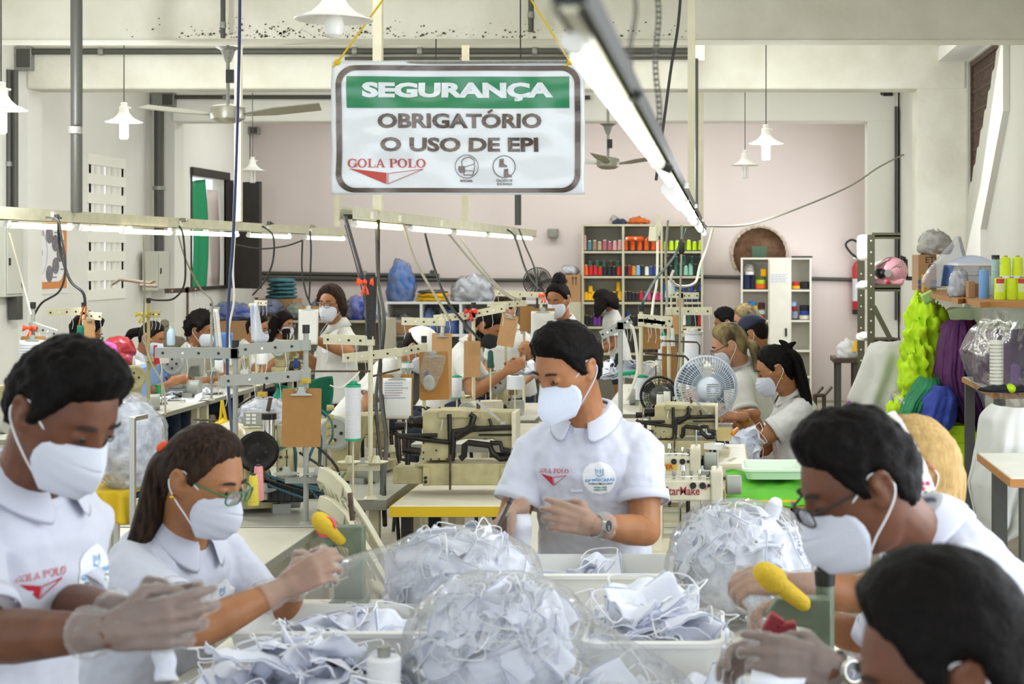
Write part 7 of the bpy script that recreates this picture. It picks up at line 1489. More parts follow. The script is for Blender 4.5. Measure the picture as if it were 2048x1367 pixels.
mb = MB(); mb.bb((P(1504, 0, YB).x, YB + .02, zat(514, YB)), (P(1534, 0, YB).x, YB + .06, zat(492, YB))); one('green_plate', mb, mat('dull_green', '#4f6a57', .8), 'dull green panel leaning in the round wall niche', 'panel', P(1518, 514, YB), smooth=False)
# far wall cubby shelf with bagged stock
unit('cubby_shelf', 'low white cubby shelf with bagged blue stock at the far wall', 'shelf', 770, 1100, 603, 800, 20.2, .45, (842, 921, 1010), (668, 735), mat('white_cubby', '#dfe0e0', .5), M_shelfin, .03)
zc = zat(603, 19.75); M_fblue = MF('royal', '#4f7fd0', '#2f5aa8')
wrapped('clear_bag', 'tall clear bag of blue fabric standing on the cubby shelf', 'bag', (P(800, 0, 19.9).x, 19.95, zc), (.175, .16, .34), M_fblue, M_film2, 3)
wrapped('clear_bag', 'big clear bag of white fabric on the cubby shelf beside the yellow pile', 'bag', (P(944, 0, 19.9).x, 19.95, zc), (.26, .2, .22), MF('palegrey', '#d0d2da'), M_film2, 5)
for k, (dz, L_) in enumerate(((0, 'lower yellow folded fabric on the cubby shelf'), (.05, 'upper yellow folded fabric on the cubby shelf'))): blob('folded_fabric', L_, 'fabric', (P(864 + 2 * k, 0, 19.9).x, 19.9, zc + dz), (.2 - .01 * k, .15, .05), MF('yellow', '#e0b01c'), k, .12, 5, crumple=FOLD)
blob('folded_fabric', 'dark grey bag lying on the yellow folded fabrics', 'fabric', (P(864, 0, 19.9).x, 19.9, zc + .1), (.17, .14, .03), MF('darkgrey', '#57544e'), 9, crumple=FOLD)
for L_, u, v, r, c in (('clear bag of blue fabric in the cubby, narrow one', 858, 668, (.1, .14, .22), '#4f7fd0'), ('clear bag of blue fabric in the cubby, wide one', 895, 668, (.15, .16, .22), '#3f6cc4'), ('clear bag of mixed white pieces in the cubby', 806, 668, (.2, .16, .16), '#b7b6c0'), ('clear bag of blue fabric in the lower cubby', 880, 735, (.2, .16, .2), '#35609f'), ('clear bag of grey fabric in the middle cubby', 960, 668, (.2, .16, .17), '#9aa0aa')):
    p = P(u, v, 19.9); wrapped('clear_bag', L_, 'bag', (p.x, 19.95, zat(v, 19.75)), r, MF(c.strip('#'), c), M_film2, u % 9)
mb = MB(); p = P(800, 668, 19.8); mb.box(p + V((.0, 0, .08)), (.34, .2, .14)); one('cardboard_box', mb, mat('cardboard', '#a9825a', .8), 'brown carton behind the mixed pieces in the cubby', 'box', p, smooth=False)
# stock heaped on a rack before the far wall at the window side
unit('stock_table', 'low stock rack under the heaped coloured bags by the window', 'rack', 500, 765, 640, 800, 19.6, .8, (), (720,), M_shelf, M_shelfin, .03)
zr = zat(640, 18.8)
for k in range(5): blob('folded_fabric', 'teal folded fabric in the stack on the far rack by the shutter', 'fabric', (P(556, 0, 19.2).x + .01 * (k % 2), 19.35, zat(598 - 0, 19.2) + k * .048 + .01), (.19 - .008 * k, .18, .034), MF('teal', '#3e6e76'), k, .08, 4, 'teal folded fabrics on the far rack', crumple=((.05, .02),))
mb = MB(); p = P(556, 640, 19.3); mb.box((p.x, 19.4, zr + .12), (.42, .4, .24)); one('cardboard_box', mb, mat('cardboard', '#a9825a', .8), 'brown carton under the teal fabric stack', 'box', (p.x, 19.4, zr), smooth=False)
for L_, u, r, c, dz in (('clear bag of navy fabric beside the teal stack', 536, (.17, .2, .13), '#2c3a6e', .05), ('clear bag of grey-green fabric in the far heap', 590, (.14, .16, .12), '#77806a', .02), ('clear bag of olive fabric in the far heap', 612, (.15, .16, .1), '#8a8c5a', 0), ('clear bag of blue-violet fabric in the far heap', 640, (.13, .16, .14), '#55609e', .04), ('dark bag in the far heap behind the standing woman', 690, (.16, .16, .15), '#3b3f52', .02), ('clear bag of royal blue fabric in the far heap', 715, (.15, .16, .19), '#2c3fae', 0), ('clear bag of pale fabric at the end of the far heap', 745, (.14, .16, .14), '#aeb6cc', 0)): wrapped('clear_bag', L_, 'bag', (P(u, 0, 18.9).x, 18.95, zr + dz), r, MF(c.strip('#'), c), M_film2, u % 7)
wrapped('clear_bag', 'clear bag of blue fabric on a carton by the blue hose', 'bag', (P(462, 0, 17.5).x, 17.5, zat(640, 17.5)), (.26, .2, .13), MF('3f55a8', '#3f55a8'), M_film2, 3)
mb = MB(); p = P(462, 640, 17.5); mb.box((p.x, 17.5, p.z / 2), (.6, .5, p.z)); one('cardboard_box', mb, mat('cardboard', '#a9825a', .8), 'tall brown carton under the blue bag beside the hose', 'box', (p.x, 17.5, 0), smooth=False)
for L_, u0, u1, v0, v1 in (('brown carton with arrows on the cubby by the fan, upper', 1114, 1161, 549, 578), ('brown carton on the cubby by the fan, lower', 1118, 1161, 578, 604)):
    a, b = P(u0, v0, 19.9), P(u1, v1, 19.9); t = thing('cardboard_box', L_, 'box', ((a.x + b.x) / 2, 20.05, b.z)); w_ = (b.x - a.x) / 2; h_ = a.z - b.z; q = MB(); q.bb((-w_, -.15, 0), (w_, .15, h_)); q.build('carton', mat('cardboard', '#a9825a', .8), t, smooth=False)
    if 'upper' in L_:
        q = MB(); q.cyl((-.05, -.151, h_ * .55), (-.05, -.153, h_ * .55), .035, n=16)
        for dx in (.05, .09): q.bb((dx - .004, -.153, h_ * .3), (dx + .004, -.151, h_ * .8)); q.add([(dx - .014, -.153, h_ * .72), (dx + .014, -.153, h_ * .72), (dx, -.153, h_ * .9)], [(0, 1, 2)])
        q.build('arrow_print', M_black, t, smooth=False)
wrapped('clear_bag', 'white plastic bag on top of the arrow carton', 'bag', (P(1136, 0, 19.9).x, 20.05, zat(549, 19.9)), (.12, .12, .075), MF('palegrey', '#d0d2da'), M_film2, 8)
mb = MB(); a = P(1118, 604, 19.9); mb.bb((P(1105, 0, 19.9).x, 19.8, 0), (P(1162, 0, 19.9).x, 20.25, a.z)); one('side_table', mb, M_shelf, 'pale side cupboard under the cartons next to the thread shelf', 'cupboard', (a.x, 20, 0), smooth=False)
# left wall: panel boxes, switch, poster, round stools with bags
def onwall(u, v, X): return P(u, v, X * F / (u - U0))
def wallbox(name, label, cat, u0, u1, v0, v1, X, d, m, door=True):
    ya, yb = X * F / (u0 - U0), X * F / (u1 - U0); zt, zb = zat(v0, ya), zat(v1, ya); t = thing(name, label, cat, (X, (ya + yb) / 2, zb)); h = zt - zb; w_ = (yb - ya) / 2; q = MB(); q.bb((-.06, -w_, 0), (d, w_, h)); q.build('case', m, t, smooth=False, bevel=.006)
    if door: q = MB(); q.bb((d, -w_ * .9, h * .04), (d + .012, w_ * .9, h * .96)); dd = q.build('door', m, t, smooth=False, bevel=.004); q = MB(); q.box((d + .015, -w_ * .7, h * .5), (.012, .02, .06)); q.build('latch', M_black, dd, smooth=False)
    return t
wallbox('panel_board', 'large pale grey electrical panel board on the wall by the orange poster', 'electrical panel', -14, 22, 452, 594, XL - .1, .1, mat('panel_grey', '#c4c5b8', .5))
wallbox('panel_board', 'tall narrow grey electrical panel under the dark wall pipe', 'electrical panel', 296, 318, 502, 581, XL + .0, .1, mat('panel_grey', '#c4c5b8', .5))
q = onwall(17, 615, XL - .1); mb = MB(); mb.box(q + V((.06, 0, 0)), (.08, .1, .2)); mb.tube(spline([q + V((.08, 0, .1)), q + V((.1, 0, .2)), q + V((.08, 0, .3))], 4), .018, 8); one('breaker_switch', mb, M_dark, 'dark switch block hanging below the large panel board', 'switch', q, bevel=.005)
ya, yb = (XL - .095) * F / (46 - U0), (XL - .095) * F / (137 - U0); zt, zb = zat(408, ya), zat(591, ya); t = thing('wall_poster', 'orange-bordered staff poster with round photos on the wall by the panel board', 'poster', (XL - .1, (ya + yb) / 2, zb)); h = zt - zb; w_ = (yb - ya) / 2
q = MB(); q.bb((0, -w_, 0), (.006, w_, h)); q.build('sheet', M_paper, t, smooth=False)
q = MB(); q.bb((.006, -w_ * .86, h * .06), (.008, w_ * .9, h * .95)); q.build('orange_border', mat('poster_orange', '#d98a4a', .5), t, smooth=False)
q = MB(); q.prism([(a * w_ * 2 - w_, b * h) for a, b in rrect(.13, .14, .88, .76, .14, 6)], (.008, 0, 0), (0, 1, 0), (0, 0, 1), .002); q.build('white_field', mat('poster_white', '#efefec', .5), t, smooth=False)
for a, b in ((.55, .67), (.68, .58), (.79, .46), (.69, .32), (.55, .23)): q = MB(); q.cyl((.010, (a * 2 - 1) * w_, b * h), (.012, (a * 2 - 1) * w_, b * h), .075, n=18); q.build('photo', mat('poster_photo', '#8d8790', .5, vary=.5, vscale=40), t, smooth=False)
for a, b in ((.66, .7), (.79, .61), (.84, .4), (.8, .28), (.62, .19)): q = MB(); q.bb((.010, (a * 2 - 1) * w_, b * h - .006), (.0115, (a * 2 - 1) * w_ + .09, b * h + .006)); q.build('caption', M_ink, t, smooth=False)
q = MB(); Mx = frame_m((.0115, -w_ * .52, h * .69), (0, 1, 0), (0, 0, 1)); serif_text(q, 'GOLA POLO', .045, Mx); q.add([Mx @ V((-.15, -.05, 0)), Mx @ V((-.0, -.08, 0)), Mx @ V((0, -.17, 0))], [(0, 1, 2)]); q.build('emblem', M_red, t, smooth=False)
q = MB(); q.tube([(.0115, -w_ * .35 + .17 * math.cos(x), h * .47 + .2 * math.sin(x)) for x in [2 * math.pi * k / 30 for k in range(31)]], .002, 4); q.tube([(.0115, -w_ * .35 + .07 * math.cos(x), h * .47 + .04 * math.sin(x)) for x in [2 * math.pi * k / 20 for k in range(21)]], .002, 4); q.build('outline_drawing', M_ink, t)
mb = MB(); mb.tube([P(224, 568, 12), P(240, 558, 12), P(300, 566, 12), P(310, 560, 12)], .013, 8); mb.cyl(P(280, 570, 11.9), P(314, 572, 11.9), .012, n=8); one('lamp_arm', mb, mat('taupe_metal', '#8c7a68', .5), 'jointed brown lamp arm sticking up before the block-vent window', 'lamp arm', P(280, 572, 12))
blob('bag', 'pink satin bag on the bench behind the curly-haired man', 'bag', P(210, 708, 11.4), (.085, .09, .06), mat('pink_satin', '#d452b0', .35), 2, .1, 4)
blob('bag', 'shiny dark red bag beside the pink satin one', 'bag', P(237, 712, 11.9), (.12, .1, .1), mat('red_vinyl', '#a01f2a', .35), 5, .12, 4)
blob('bag', 'small red glossy bag under the dark red one', 'bag', P(243, 735, 11.7), (.1, .08, .07), mat('red_vinyl2', '#8f2030', .2), 6, .15, 4)
mb = MB(); mb.tube([P(236 + 18 * math.cos(R(k * 20)), 684 + 4.5 * math.sin(R(k * 20)), 11.9) for k in range(19)], .009, 6); one('plastic_ring', mb, mat('yellow_plastic', '#f0b51c', .4), 'flat yellow plastic ring on the dark red bag', 'ring', P(236, 690, 11.9))
mb = MB(); a = P(225, 735, 11.7); mb.bb((a.x - .35, 11.3, 0), (a.x + .22, 12.1, a.z)); one('bench', mb, mat('blue_bench', '#7fa0cf', .7), 'pale blue covered bench under the pink and red bags', 'bench', (a.x, 11.7, 0), smooth=False)
for k, (v, r_) in enumerate(((680, .06), (662, .055), (645, .042))): blob('fabric_bundle', ['olive bundle lowest of three by the wall pipe', 'olive bundle middle of three by the wall pipe', 'olive bundle topmost of three by the wall pipe'][k], 'bundle', P(333 - k * 2, v + 8, 13.9), (r_ * .9, r_, r_), MF('olive', '#75735a'), k, .15, 4)
blob('fabric_bundle', 'brown-grey sack by the olive bundles', 'bundle', P(342, 718, 13.7), (.13, .12, .14), MF('taupe', '#6b6152'), 3, crumple=FOLD)
mb = MB(); mb.lathe([(.03, 0), (.034, .02), (.034, .1), (.02, .13), (.012, .14), (.014, .16), (0, .16)], P(342, 690, 13.2), n=16); one('water_bottle', mb, mat('pale_blue_bottle', '#bcd3e2', .15), 'pale blue water bottle between olive bundle and curly-afro worker', 'bottle', P(342, 690, 13.2))
mb = MB(); a = P(338, 718, 13.7); mb.bb((a.x - .2, 13.2, 0), (a.x + .25, 14.2, a.z - .0)); one('crate', mb, M_shelf, 'pale crate under the olive bundles', 'crate', (a.x, 13.7, 0), smooth=False)
mb = MB(); mb.lathe([(.026, 0), (.036, .07), (.033, .07), (.024, .006)], P(318, 787, 11.9), n=18); one('green_cup', mb, mat('green_cup', '#2f9d54', .35), 'green plastic cup on the cream machine table', 'cup', P(318, 787, 11.9))
mb = MB(); mb.grid(lambda s, r_: P(425 + 12 * s + 8 * r_, 618 + 78 * r_, 11.6) + V((0, .02 * math.sin(s * 6), 0)), 5, 12); one('paper_strip', mb, M_paper, 'long narrow white strip hanging from the thin grey stand', 'paper', P(425, 618, 11.6), thick=.002)
mb = MB(); mb.grid(lambda s, r_: P(500 + (26 - 10 * (1 - r_)) * s + 0 * r_, 606 + 78 * r_, 13.0) + V((0, .05 * math.sin(s * 6 + r_), 0)), 8, 12); one('white_sheet', mb, M_mask, 'white cloth sheet draped on the stand near the far rail end', 'cloth', P(500, 684, 13.0), thick=.003)
def drape(name, label, cat, fn, nu, nv, m, loc, thick=.005, **kw):
    q = MB(); q.grid(fn, nu, nv); return one(name, q, m, label, cat, loc, thick=thick, smooth=80, **kw)
drape('blue_cloth', 'light blue cloth over the chair back behind the curly-afro worker', 'cloth', lambda s, r_: P(432 + 36 * s, 665 + 55 * r_, 13.9) + V((0, .12 * math.sin(s * 3.1) - .05, 0)), 12, 10, mat('light_blue_cloth', '#6f97d3', .85), P(450, 720, 13.9))
drape('blue_cloth', 'light blue cloth over the chair between ponytailed worker and grey machine', 'cloth', lambda s, r_: P(315 + 28 * s, 734 + 40 * r_, 12.9) + V((0, .08 * math.sin(s * 3.1), 0)), 10, 8, mat('light_blue_cloth', '#6f97d3', .85), P(330, 774, 12.9))
# jeans/green cloth near the standing woman
drape('green_cloth', 'dark green cloth heaped over the trestle behind the plain clipboard', 'cloth', lambda s, r_: P(545 + 115 * s, 765 + 12 * math.sin(s * 5) + 85 * r_ * (.3 + .7 * s), 8.8) + V((0, .08 * math.sin(s * 7 + r_ * 3), 0)), 20, 14, mat('bottle_green', '#167058', .85, bump=.5, bscale=14), P(600, 800, 8.8))
wrapped('clear_bag', 'clear bag of white pieces behind the pulley machine', 'bag', P(530, 845, 8.3), (.15, .12, .085), MF('palegrey', '#d0d2da'), M_film2, 4)
mb = MB(); a = P(560, 846, 8.5); mb.bb((a.x - .3, 8.2, 0), (a.x + .3, 8.9, a.z)); one('trestle_box', mb, M_shelf, 'pale trestle under the green cloth and clear bag', 'trestle', (a.x, 8.5, 0), smooth=False)
# big clear bag with scraps behind the left pair, on yellow cloth table
table('wire_table', 'steel-framed table spread with yellow cloth behind the curly-haired man', P(150, 0, 5.4).x, P(268, 0, 5.4).x - .0, 5.2, 5.75, zat(984, 5.3), mat('yellow_cloth', '#dcb91f', .85, vary=.1), None, .02, M_steel, .02, cat='table', inset=.012)
drape('yellow_cloth', 'yellow cloth hanging over the front of the steel-framed table', 'cloth', lambda s, r_: P(150 + 112 * s, 985 + 58 * r_ + 4 * math.sin(s * 8), 5.17) + V((0, -.02 * r_ + .012 * math.sin(s * 20), 0)), 24, 10, mat('yellow_cloth', '#dcb91f', .85, vary=.1), P(205, 1043, 5.17))
m = MB()
for u, v0 in ((266, 835),): m.bb((P(u, 0, 5.15).x - .008, 5.14, zat(1050, 5.15)), (P(u, 0, 5.15).x + .008, 5.156, zat(v0, 5.15))); m.beam(P(262, 838, 5.15), P(292, 832, 5.3), .014, .014)
one('steel_upright', m, M_steel, 'bare steel upright with bent top in front of the scrap bag', 'upright', P(266, 1050, 5.15), smooth=False)
def bigbag(label, c, r, seed, m_in, n):
    t = thing('clear_plastic_bag', label, 'bag', c); O = V(c)
    def pt(d, k):
        p = V((d.x * r[0], d.y * r[1], d.z * r[2])) * k; p *= 1 + .1 * noise.noise(p * 9 + V((seed, 0, 0))); p += V((0, 0, r[2] * .85)); p.z = max(p.z, 0); 
        if p.z > r[2] * 1.45 and k > .95: p.x *= .9
        return p
    q = MB(); q.rings([[pt(d, 1) for d in rw] for rw in sphere_dirs(48, 36)]); q.build('bag_film', M_film1, t, smooth=75, crumple=((.1, .05), (.03, .015)))
    q = MB(); q.rings([[pt(d, .9) for d in rw] for rw in sphere_dirs(60, 44)]); o = q.build('packed_scraps', m_in, t, smooth=75, crumple=((.05, .05), (.015, .02))); o['kind'] = 'stuff'
bigbag('bulging clear bag of white and dark-edged scraps on the yellow cloth table', P(258, 975, 5.45) + V((.0, 0, .0)), (.125, .14, .17), 4, mat('scraps_lined', '#e8eaf1', .9, bump=1, bscale=30, col2='#a9aebb', vscale=26), 0)
blob('yellow_bag', 'yellow drawstring cloth hanging under the sewing table', 'bag', P(445, 865, 8.6), (.045, .03, .05), mat('yellow_cloth', '#dcb91f', .85, vary=.1), 2, .2); 
mb = MB(); mb.tube([P(444, 800, 8.6), P(442, 830, 8.6), P(436, 862, 8.6)], .008, 6); mb.tube([P(444, 800, 8.6), P(450, 830, 8.6), P(456, 862, 8.6)], .008, 6); one('yellow_strap', mb, mat('yellow_cloth', '#dcb91f', .85, vary=.1), 'yellow straps above the drawstring cloth', 'strap', P(444, 866, 8.6))
# green pouch and orange straps on the stand
mb = MB(); mb.grid(lambda s, r_: P(156 + 18 * s - 4 * r_, 650 + 52 * r_, 9.25) + V((0, -.03 * math.sin(s * 3.1), 0)), 8, 8); t = thing('green_pouch', 'dark green pouch on orange straps hung on the stand by the curly worker', 'pouch', P(165, 700, 9.25)); mb.v = [p - t.location for p in mb.v]; mb.build('pouch', mat('bottle_green', '#167058', .85, bump=.5, bscale=14), t, thick=.01)
mb = MB(); mb.beam(P(167, 612, 9.25) - t.location, P(158, 652, 9.25) - t.location, .02, .004); mb.beam(P(172, 612, 9.25) - t.location, P(170, 652, 9.25) - t.location, .02, .004); mb.build('strap', mat('tan_orange', '#c4703a', .7), t)
mb = MB(); mb.cyl(P(311, 690, 10.5), P(314, 728, 10.5), .011, .02, 12); one('red_tassel', mb, mat('red_cloth', '#b81f2c', .8), 'red cloth tassel hung on the brass-coloured stand', 'tassel', P(312, 728, 10.5))
# ---------------------------------------------------------------- right side: rack, extinguisher, helmet, covers, fabrics
t = thing('fire_extinguisher', 'red fire extinguisher with white label hung behind the slotted rack', 'extinguisher', P(1718, 628, 20.28)); O = V(t.location)
h = P(0, 522, 20.28).z - P(0, 628, 20.28).z; q = MB(); q.lathe([(.085, .03), (.088, .05), (.088, h - .08), (.06, h - .02), (.02, h)], n=26); q.build('cylinder', mat('extinguisher_red', '#b3222a', .35), t)
q = MB(); q.lathe([(.086, 0), (.089, .01), (.089, .06), (.085, .06)], n=26); q.build('skirt', M_black, t)
q = MB(); q.grid(lambda s, r_: V((.0895 * math.sin(-1.3 + 1.5 * s), -.0895 * math.cos(-1.3 + 1.5 * s), h * (.25 + .42 * r_))), 10, 4); q.build('label', mat('ext_label', '#dfe3ec', .5, vary=.25, vscale=40), t)
q = MB(); q.cyl((0, 0, h), (0, 0, h + .05), .018, n=12); q.box((-.03, 0, h + .04), (.1, .02, .02)); q.build('valve', M_steel, t); q = MB(); q.tube(spline([(0, 0, h + .03), (-.1, -.02, h + .1), (-.17, -.02, h + .21), (-.1, -.02, h + .27), (-.02, -.02, h + .24), (.06, -.02, h + .18)], 6), .014, 8); q.build('hose', M_black, t)
M_slot = mat('olive_slotted_angle', '#56543f', .5)
def slot_post(u, v0, v1, Y, par, O, wd=.06):
    a, b = P(u, v0, Y) - O, P(u, max(v1, v1), Y) - O; q = MB(); q.bb((a.x - wd / 2, -.003 + (Y - O.y), b.z), (a.x + wd / 2, .0 + (Y - O.y), a.z)); q.bb((a.x + wd / 2 - .003, Y - O.y, b.z), (a.x + wd / 2, Y - O.y + .06, a.z)); p_ = q.build('post', M_slot, par, smooth=False)
    n_ = int((a.z - b.z) / .09); q = MB()
    for k in range(n_): z = b.z + .05 + k * .09; q.cyl((a.x, Y - O.y - .003, z), (a.x, Y - O.y - .006, z), .007, n=8)
    q.build('bolt_hole', M_white, p_)
RX = P(1739, 0, 12.6); t = thing('slotted_rack', 'olive slotted-angle rack beside the fire extinguisher', 'rack', (RX.x + .15, 12.8, 0)); O = V(t.location)
zf = 507 + 3200 * 1.87 / 12.6
slot_post(1742, 469, zf - 8, 12.6, t, O); slot_post(1722, 520, 507 + 3200 * 1.87 / 13.3 - 8, 13.3, t, O); slot_post(1800, 469, zf - 8, 12.6, t, O) if False else None
for v in (470, 575, 680): a, b = P(1744, v, 12.6) - O, P(1796, v, 12.6) - O; q = MB(); q.bb((a.x, -.2, a.z - .03), (b.x + .02, -.197, a.z + .02)); q.bb((a.x, -.2, a.z - .012), (b.x + .02, .3, a.z)); q.build('shelf_angle', M_slot if v != 575 else M_slot, t, smooth=False)
q = MB(); a, b = P(1747, 612, 12.58) - O, P(1782, 680, 12.58) - O; q.beam(a, b, .004, .04); q.build('brace', M_slot, t)
mb = MB(); a, b = P(1715, 469, 12.9), P(1741, 521, 12.9); mb.bb((a.x, 12.75, b.z), (b.x, 13.0, a.z)); one('dispenser', mb, M_white, 'white rounded box on the end of the slotted rack above the extinguisher', 'box', (a.x, 12.9, b.z), bevel=.03)
for L_, v in (('white folded packet on the rack middle level', 578), ('white folded packet on the rack low level', 680)): blob('packet', L_, 'packet', P(1730, v, 12.85) - V((0, 0, .0)), (.07, .12, .045), M_paper, v % 5, .15)
# helmet
t = thing('helmet', 'pink off-road helmet with grey swirls and red flower on the slotted rack', 'helmet', P(1778, 571, 12.75)); sc_h = 12.75 / F
M_hpink = mat('helmet_pink', '#e2a3ae', .3, vary=.06); q = MB(); q.ball((.02, 0, .115), (.13, .12, .115), 28, 18); q.build('shell', M_hpink, t)
q = MB(); q.prism([(-.15, .0), (.1, -.0), (.12, .06), (-.04, .055), (-.15, .06)], (0, .1, 0.0), (1, 0, 0), (0, 0, 1), .2); q.build('chin_bar', M_hpink, t, bevel=.02)
q = MB(); q.grid(lambda s, r_: V((-.16 + .15 * s, (r_ - .5) * .18, .165 + .05 * s - .15 * (1 - s) * (r_ - .5) ** 2)), 8, 8); q.build('visor', M_white, t, thick=.006)
q = MB(); q.ball((-.06, -.03, .1), (.06, .1, .045), 16, 10); q.build('eye_port', M_black, t)
q = MB(); q.cyl((-.02, -.118, .1), (-.02, -.126, .1), .03, n=20); q.build('side_screw', M_steel, t)
q = MB(); q.ball((-.02, -.112, .032), (.02, .008, .018), 10, 6); q.build('flower', mat('flower_red', '#b83b3f', .5), t)
for k in range(5): q = MB(); q.tube(spline([(-.0 + .02 * k, -.118, .13 + .015 * k), (.03 + .015 * k, -.114, .155 + .01 * k), (.05 + .012 * k, -.105, .12 + .01 * k)], 4), .0025, 5); q.build('swirl', M_grey, t)
# black bracket on the pilaster
mb = MB(); pts = [P(1800, 514, 13.9), P(1811, 518, 13.9), P(1812, 556, 13.9), P(1828, 557, 13.9)]
for a, b in zip(pts, pts[1:]): mb.beam(a, b, .035, .035)
one('bracket', mb, M_black, 'black angular bracket on the pillar beside the helmet', 'bracket', P(1812, 556, 13.9), smooth=False)
mb = MB(); mb.box(P(1776, 187, 16.7), (.1, .06, .05)); mb.cyl(P(1768, 187, 16.68), P(1764, 187, 16.6), .02, n=10); one('black_fixture', mb, M_black, 'small black fixture high on the far right pillar', 'fixture', P(1776, 190, 16.7))
mb = MB(); mb.bb((P(1791, 0, 16.7).x, 16.74, zat(640, 16.7)), (P(1795, 0, 16.7).x, 16.8, zat(212, 16.7))); struct('trim_9', mb, M_dark, smooth=False)
# little table with white bundle
table('side_table', 'small dark-edged table near the extinguisher holding a white bundle', P(1664, 0, 16.3).x, P(1722, 0, 16.3).x, 16.1, 16.6, zat(716, 16.1), mat('dark_brown_top', '#4a382e', .5), None, .05, M_dark, cat='table')
blob('white_bundle', 'white cloth bundle on the small dark-edged table', 'bundle', P(1694, 716, 16.3), (.11, .12, .12), MF('white', '#e4e4e6', v=.05), 2, .2, crumple=FOLD)
mb = MB(); mb.lathe([(.04, 0), (.03, .03), (.015, .1), (.0, .12)], P(1711, 702, 16.2), n=14); one('yellow_cone', mb, mat('yellow_plastic', '#f0b51c', .4), 'small yellow cone on the white bundle', 'cone', P(1711, 702, 16.2))
# white sheet over a tall chair, heap of coloured fabric
M_sheetw = mat('white_sheet_cloth', '#cdcdc8', .9, bump=.25, bscale=8)
def sheet(name, label, cat, rows, Y0, m, nu=40, nv=30, depth=.25, folds=.02, ff=9, seed=0):
    """cloth hanging over something: rows = [(v, u_left, u_right, bulge)], round towards the viewer"""
    tab = rows
    def fn(s, r_):
        v = tab[0][0] + (tab[-1][0] - tab[0][0]) * r_; ul = lerp_tab([(a, b) for a, b, c, d in tab], v); ur = lerp_tab([(a, c) for a, b, c, d in tab], v); bl = lerp_tab([(a, d) for a, b, c, d in tab], v)
        th = math.pi * s; y = Y0 - depth * bl * math.sin(th); y += folds * (.15 + r_) * (math.sin(s * ff * 3 + seed + 1.5 * math.sin(r_ * 3)) + .6 * math.sin(s * ff * 7 + seed * 2 + r_ * 3)) + .02 * noise.noise(V((s * 5, r_ * 4, seed)))
        return P(ul + (ur - ul) * (.5 - .5 * math.cos(th)), v, Y0) + V((0, y - Y0, 0))
    q = MB(); q.grid(fn, nu, nv); return one(name, q, m, label, cat, P(tab[-1][1], tab[-1][0], Y0), thick=.006, smooth=80, subd=1, crumple=((.16, .03), (.05, .012)) if m is not M_sheetw else ((.2, .03),))
sheet('white_sheet', 'white sheet draped over something chair-high beside the coloured fabric heap', 'cloth', [(680, 1762, 1792, .35), (684, 1742, 1826, .6), (700, 1732, 1832, .85), (760, 1712, 1830, 1), (800, 1694, 1828, 1.1), (850, 1735, 1800, 1.1), (884, 1762, 1785, 1.0)], 9.6, M_sheetw, depth=.35, folds=.045, ff=4)
blob('draped_seat', 'dark shape under the white draped sheet', 'chair', P(1770, 905, 9.75), (.17, .15, .3), M_dark, 1, .1)
blob('purple_scrap', 'violet ruched fabric showing under the white sheet', 'fabric', P(1710, 835, 9.5), (.06, .08, .07), MF('violet', '#7d3f96'), 2, .3, crumple=FOLD)
M_neon = mat('neon_lime_fabric', '#c6f01c', .85, bump=.5, bscale=20, vary=.15, vscale=10)
table('fabric_stand', 'hidden stand holding the coloured fabric heap', P(1795, 0, 8.9).x, P(1945, 0, 8.9).x, 8.6, 9.3, zat(800, 8.7), M_shelf, None, .03, M_dark, cat='stand')
bz = zat(800, 8.7)
blob('fabric_heap', 'neon lime crumpled fabric heap beside the purple one', 'fabric', (P(1858, 0, 8.9).x, 9.0, bz + .0), (.14, .2, .36), M_neon, 3, .3, 6, n=(80, 60), crumple=((.13, .09), (.045, .035), (.015, .012)))
blob('fabric_heap', 'neon lime lump spilling toward the white sheet', 'fabric', (P(1842, 0, 8.8).x, 8.85, bz + .02), (.09, .12, .2), M_neon, 8, .3, 6, n=(60, 40), crumple=((.13, .08), (.045, .035), (.015, .012)))
# purple ruched fabric as a hanging fan of folds
M_purp = mat('purple_fabric', '#5b2560', .85, bump=.4, bscale=20, vary=.2, vscale=8)
sheet('purple_fabric', 'deep purple ruched fabric heaped and hanging over the lime pile', 'fabric', [(638, 1900, 1945, .4), (650, 1885, 1955, .7), (690, 1874, 1958, 1), (740, 1868, 1958, 1.05), (780, 1876, 1962, 1.05), (815, 1900, 1965, 1.0), (840, 1912, 1952, .9), (855, 1922, 1944, .8)], 8.75, M_purp, 70, 44, .3, .022, 14, 3)
sheet('green_cloth', 'mid green cloth hanging between white sheet and royal blue cloth', 'fabric', [(752, 1840, 1880, .5), (770, 1825, 1884, .8), (800, 1806, 1850, 1), (845, 1790, 1830, 1)], 8.7, MF('grassgreen', '#2f8a5c'), 30, 24, .22, .02, 8, 1)
sheet('blue_cloth', 'royal blue cloth hanging over the neon lime stack', 'fabric', [(768, 1862, 1900, .5), (790, 1840, 1915, .9), (830, 1824, 1912, 1), (848, 1822, 1905, 1), (862, 1850, 1872, .9)], 8.6, MF('royalblue', '#3a4fae'), 34, 24, .24, .018, 7, 2)
for k in range(9):
    v = 1000 - k * 17; a = P(1870 + (k % 2) * 2, v, 8.6); b = P(1962 - 1.5 * (8 - k) + (k % 2) * 2, v, 8.6); q = MB(); hh = 18 * 8.6 / F
    q.prism(rrect(a.x - .03, 0, b.x, hh, hh * .45, 4), (0, 9.0, a.z), (1, 0, 0), (0, 0, 1), .5); one('folded_fabric', q, M_neon, 'neon lime folded fabric in the tall stack under the hanging cloths', 'fabric', (a.x, 8.8, a.z), 'neon lime folded fabrics', crumple=((.1, .02), (.03, .008)))
blob('lime_scrap', 'lime fabric peeping below the white sheet', 'fabric', P(1800, 862, 8.9), (.09, .1, .12), M_neon, 5, .3, crumple=FOLD)
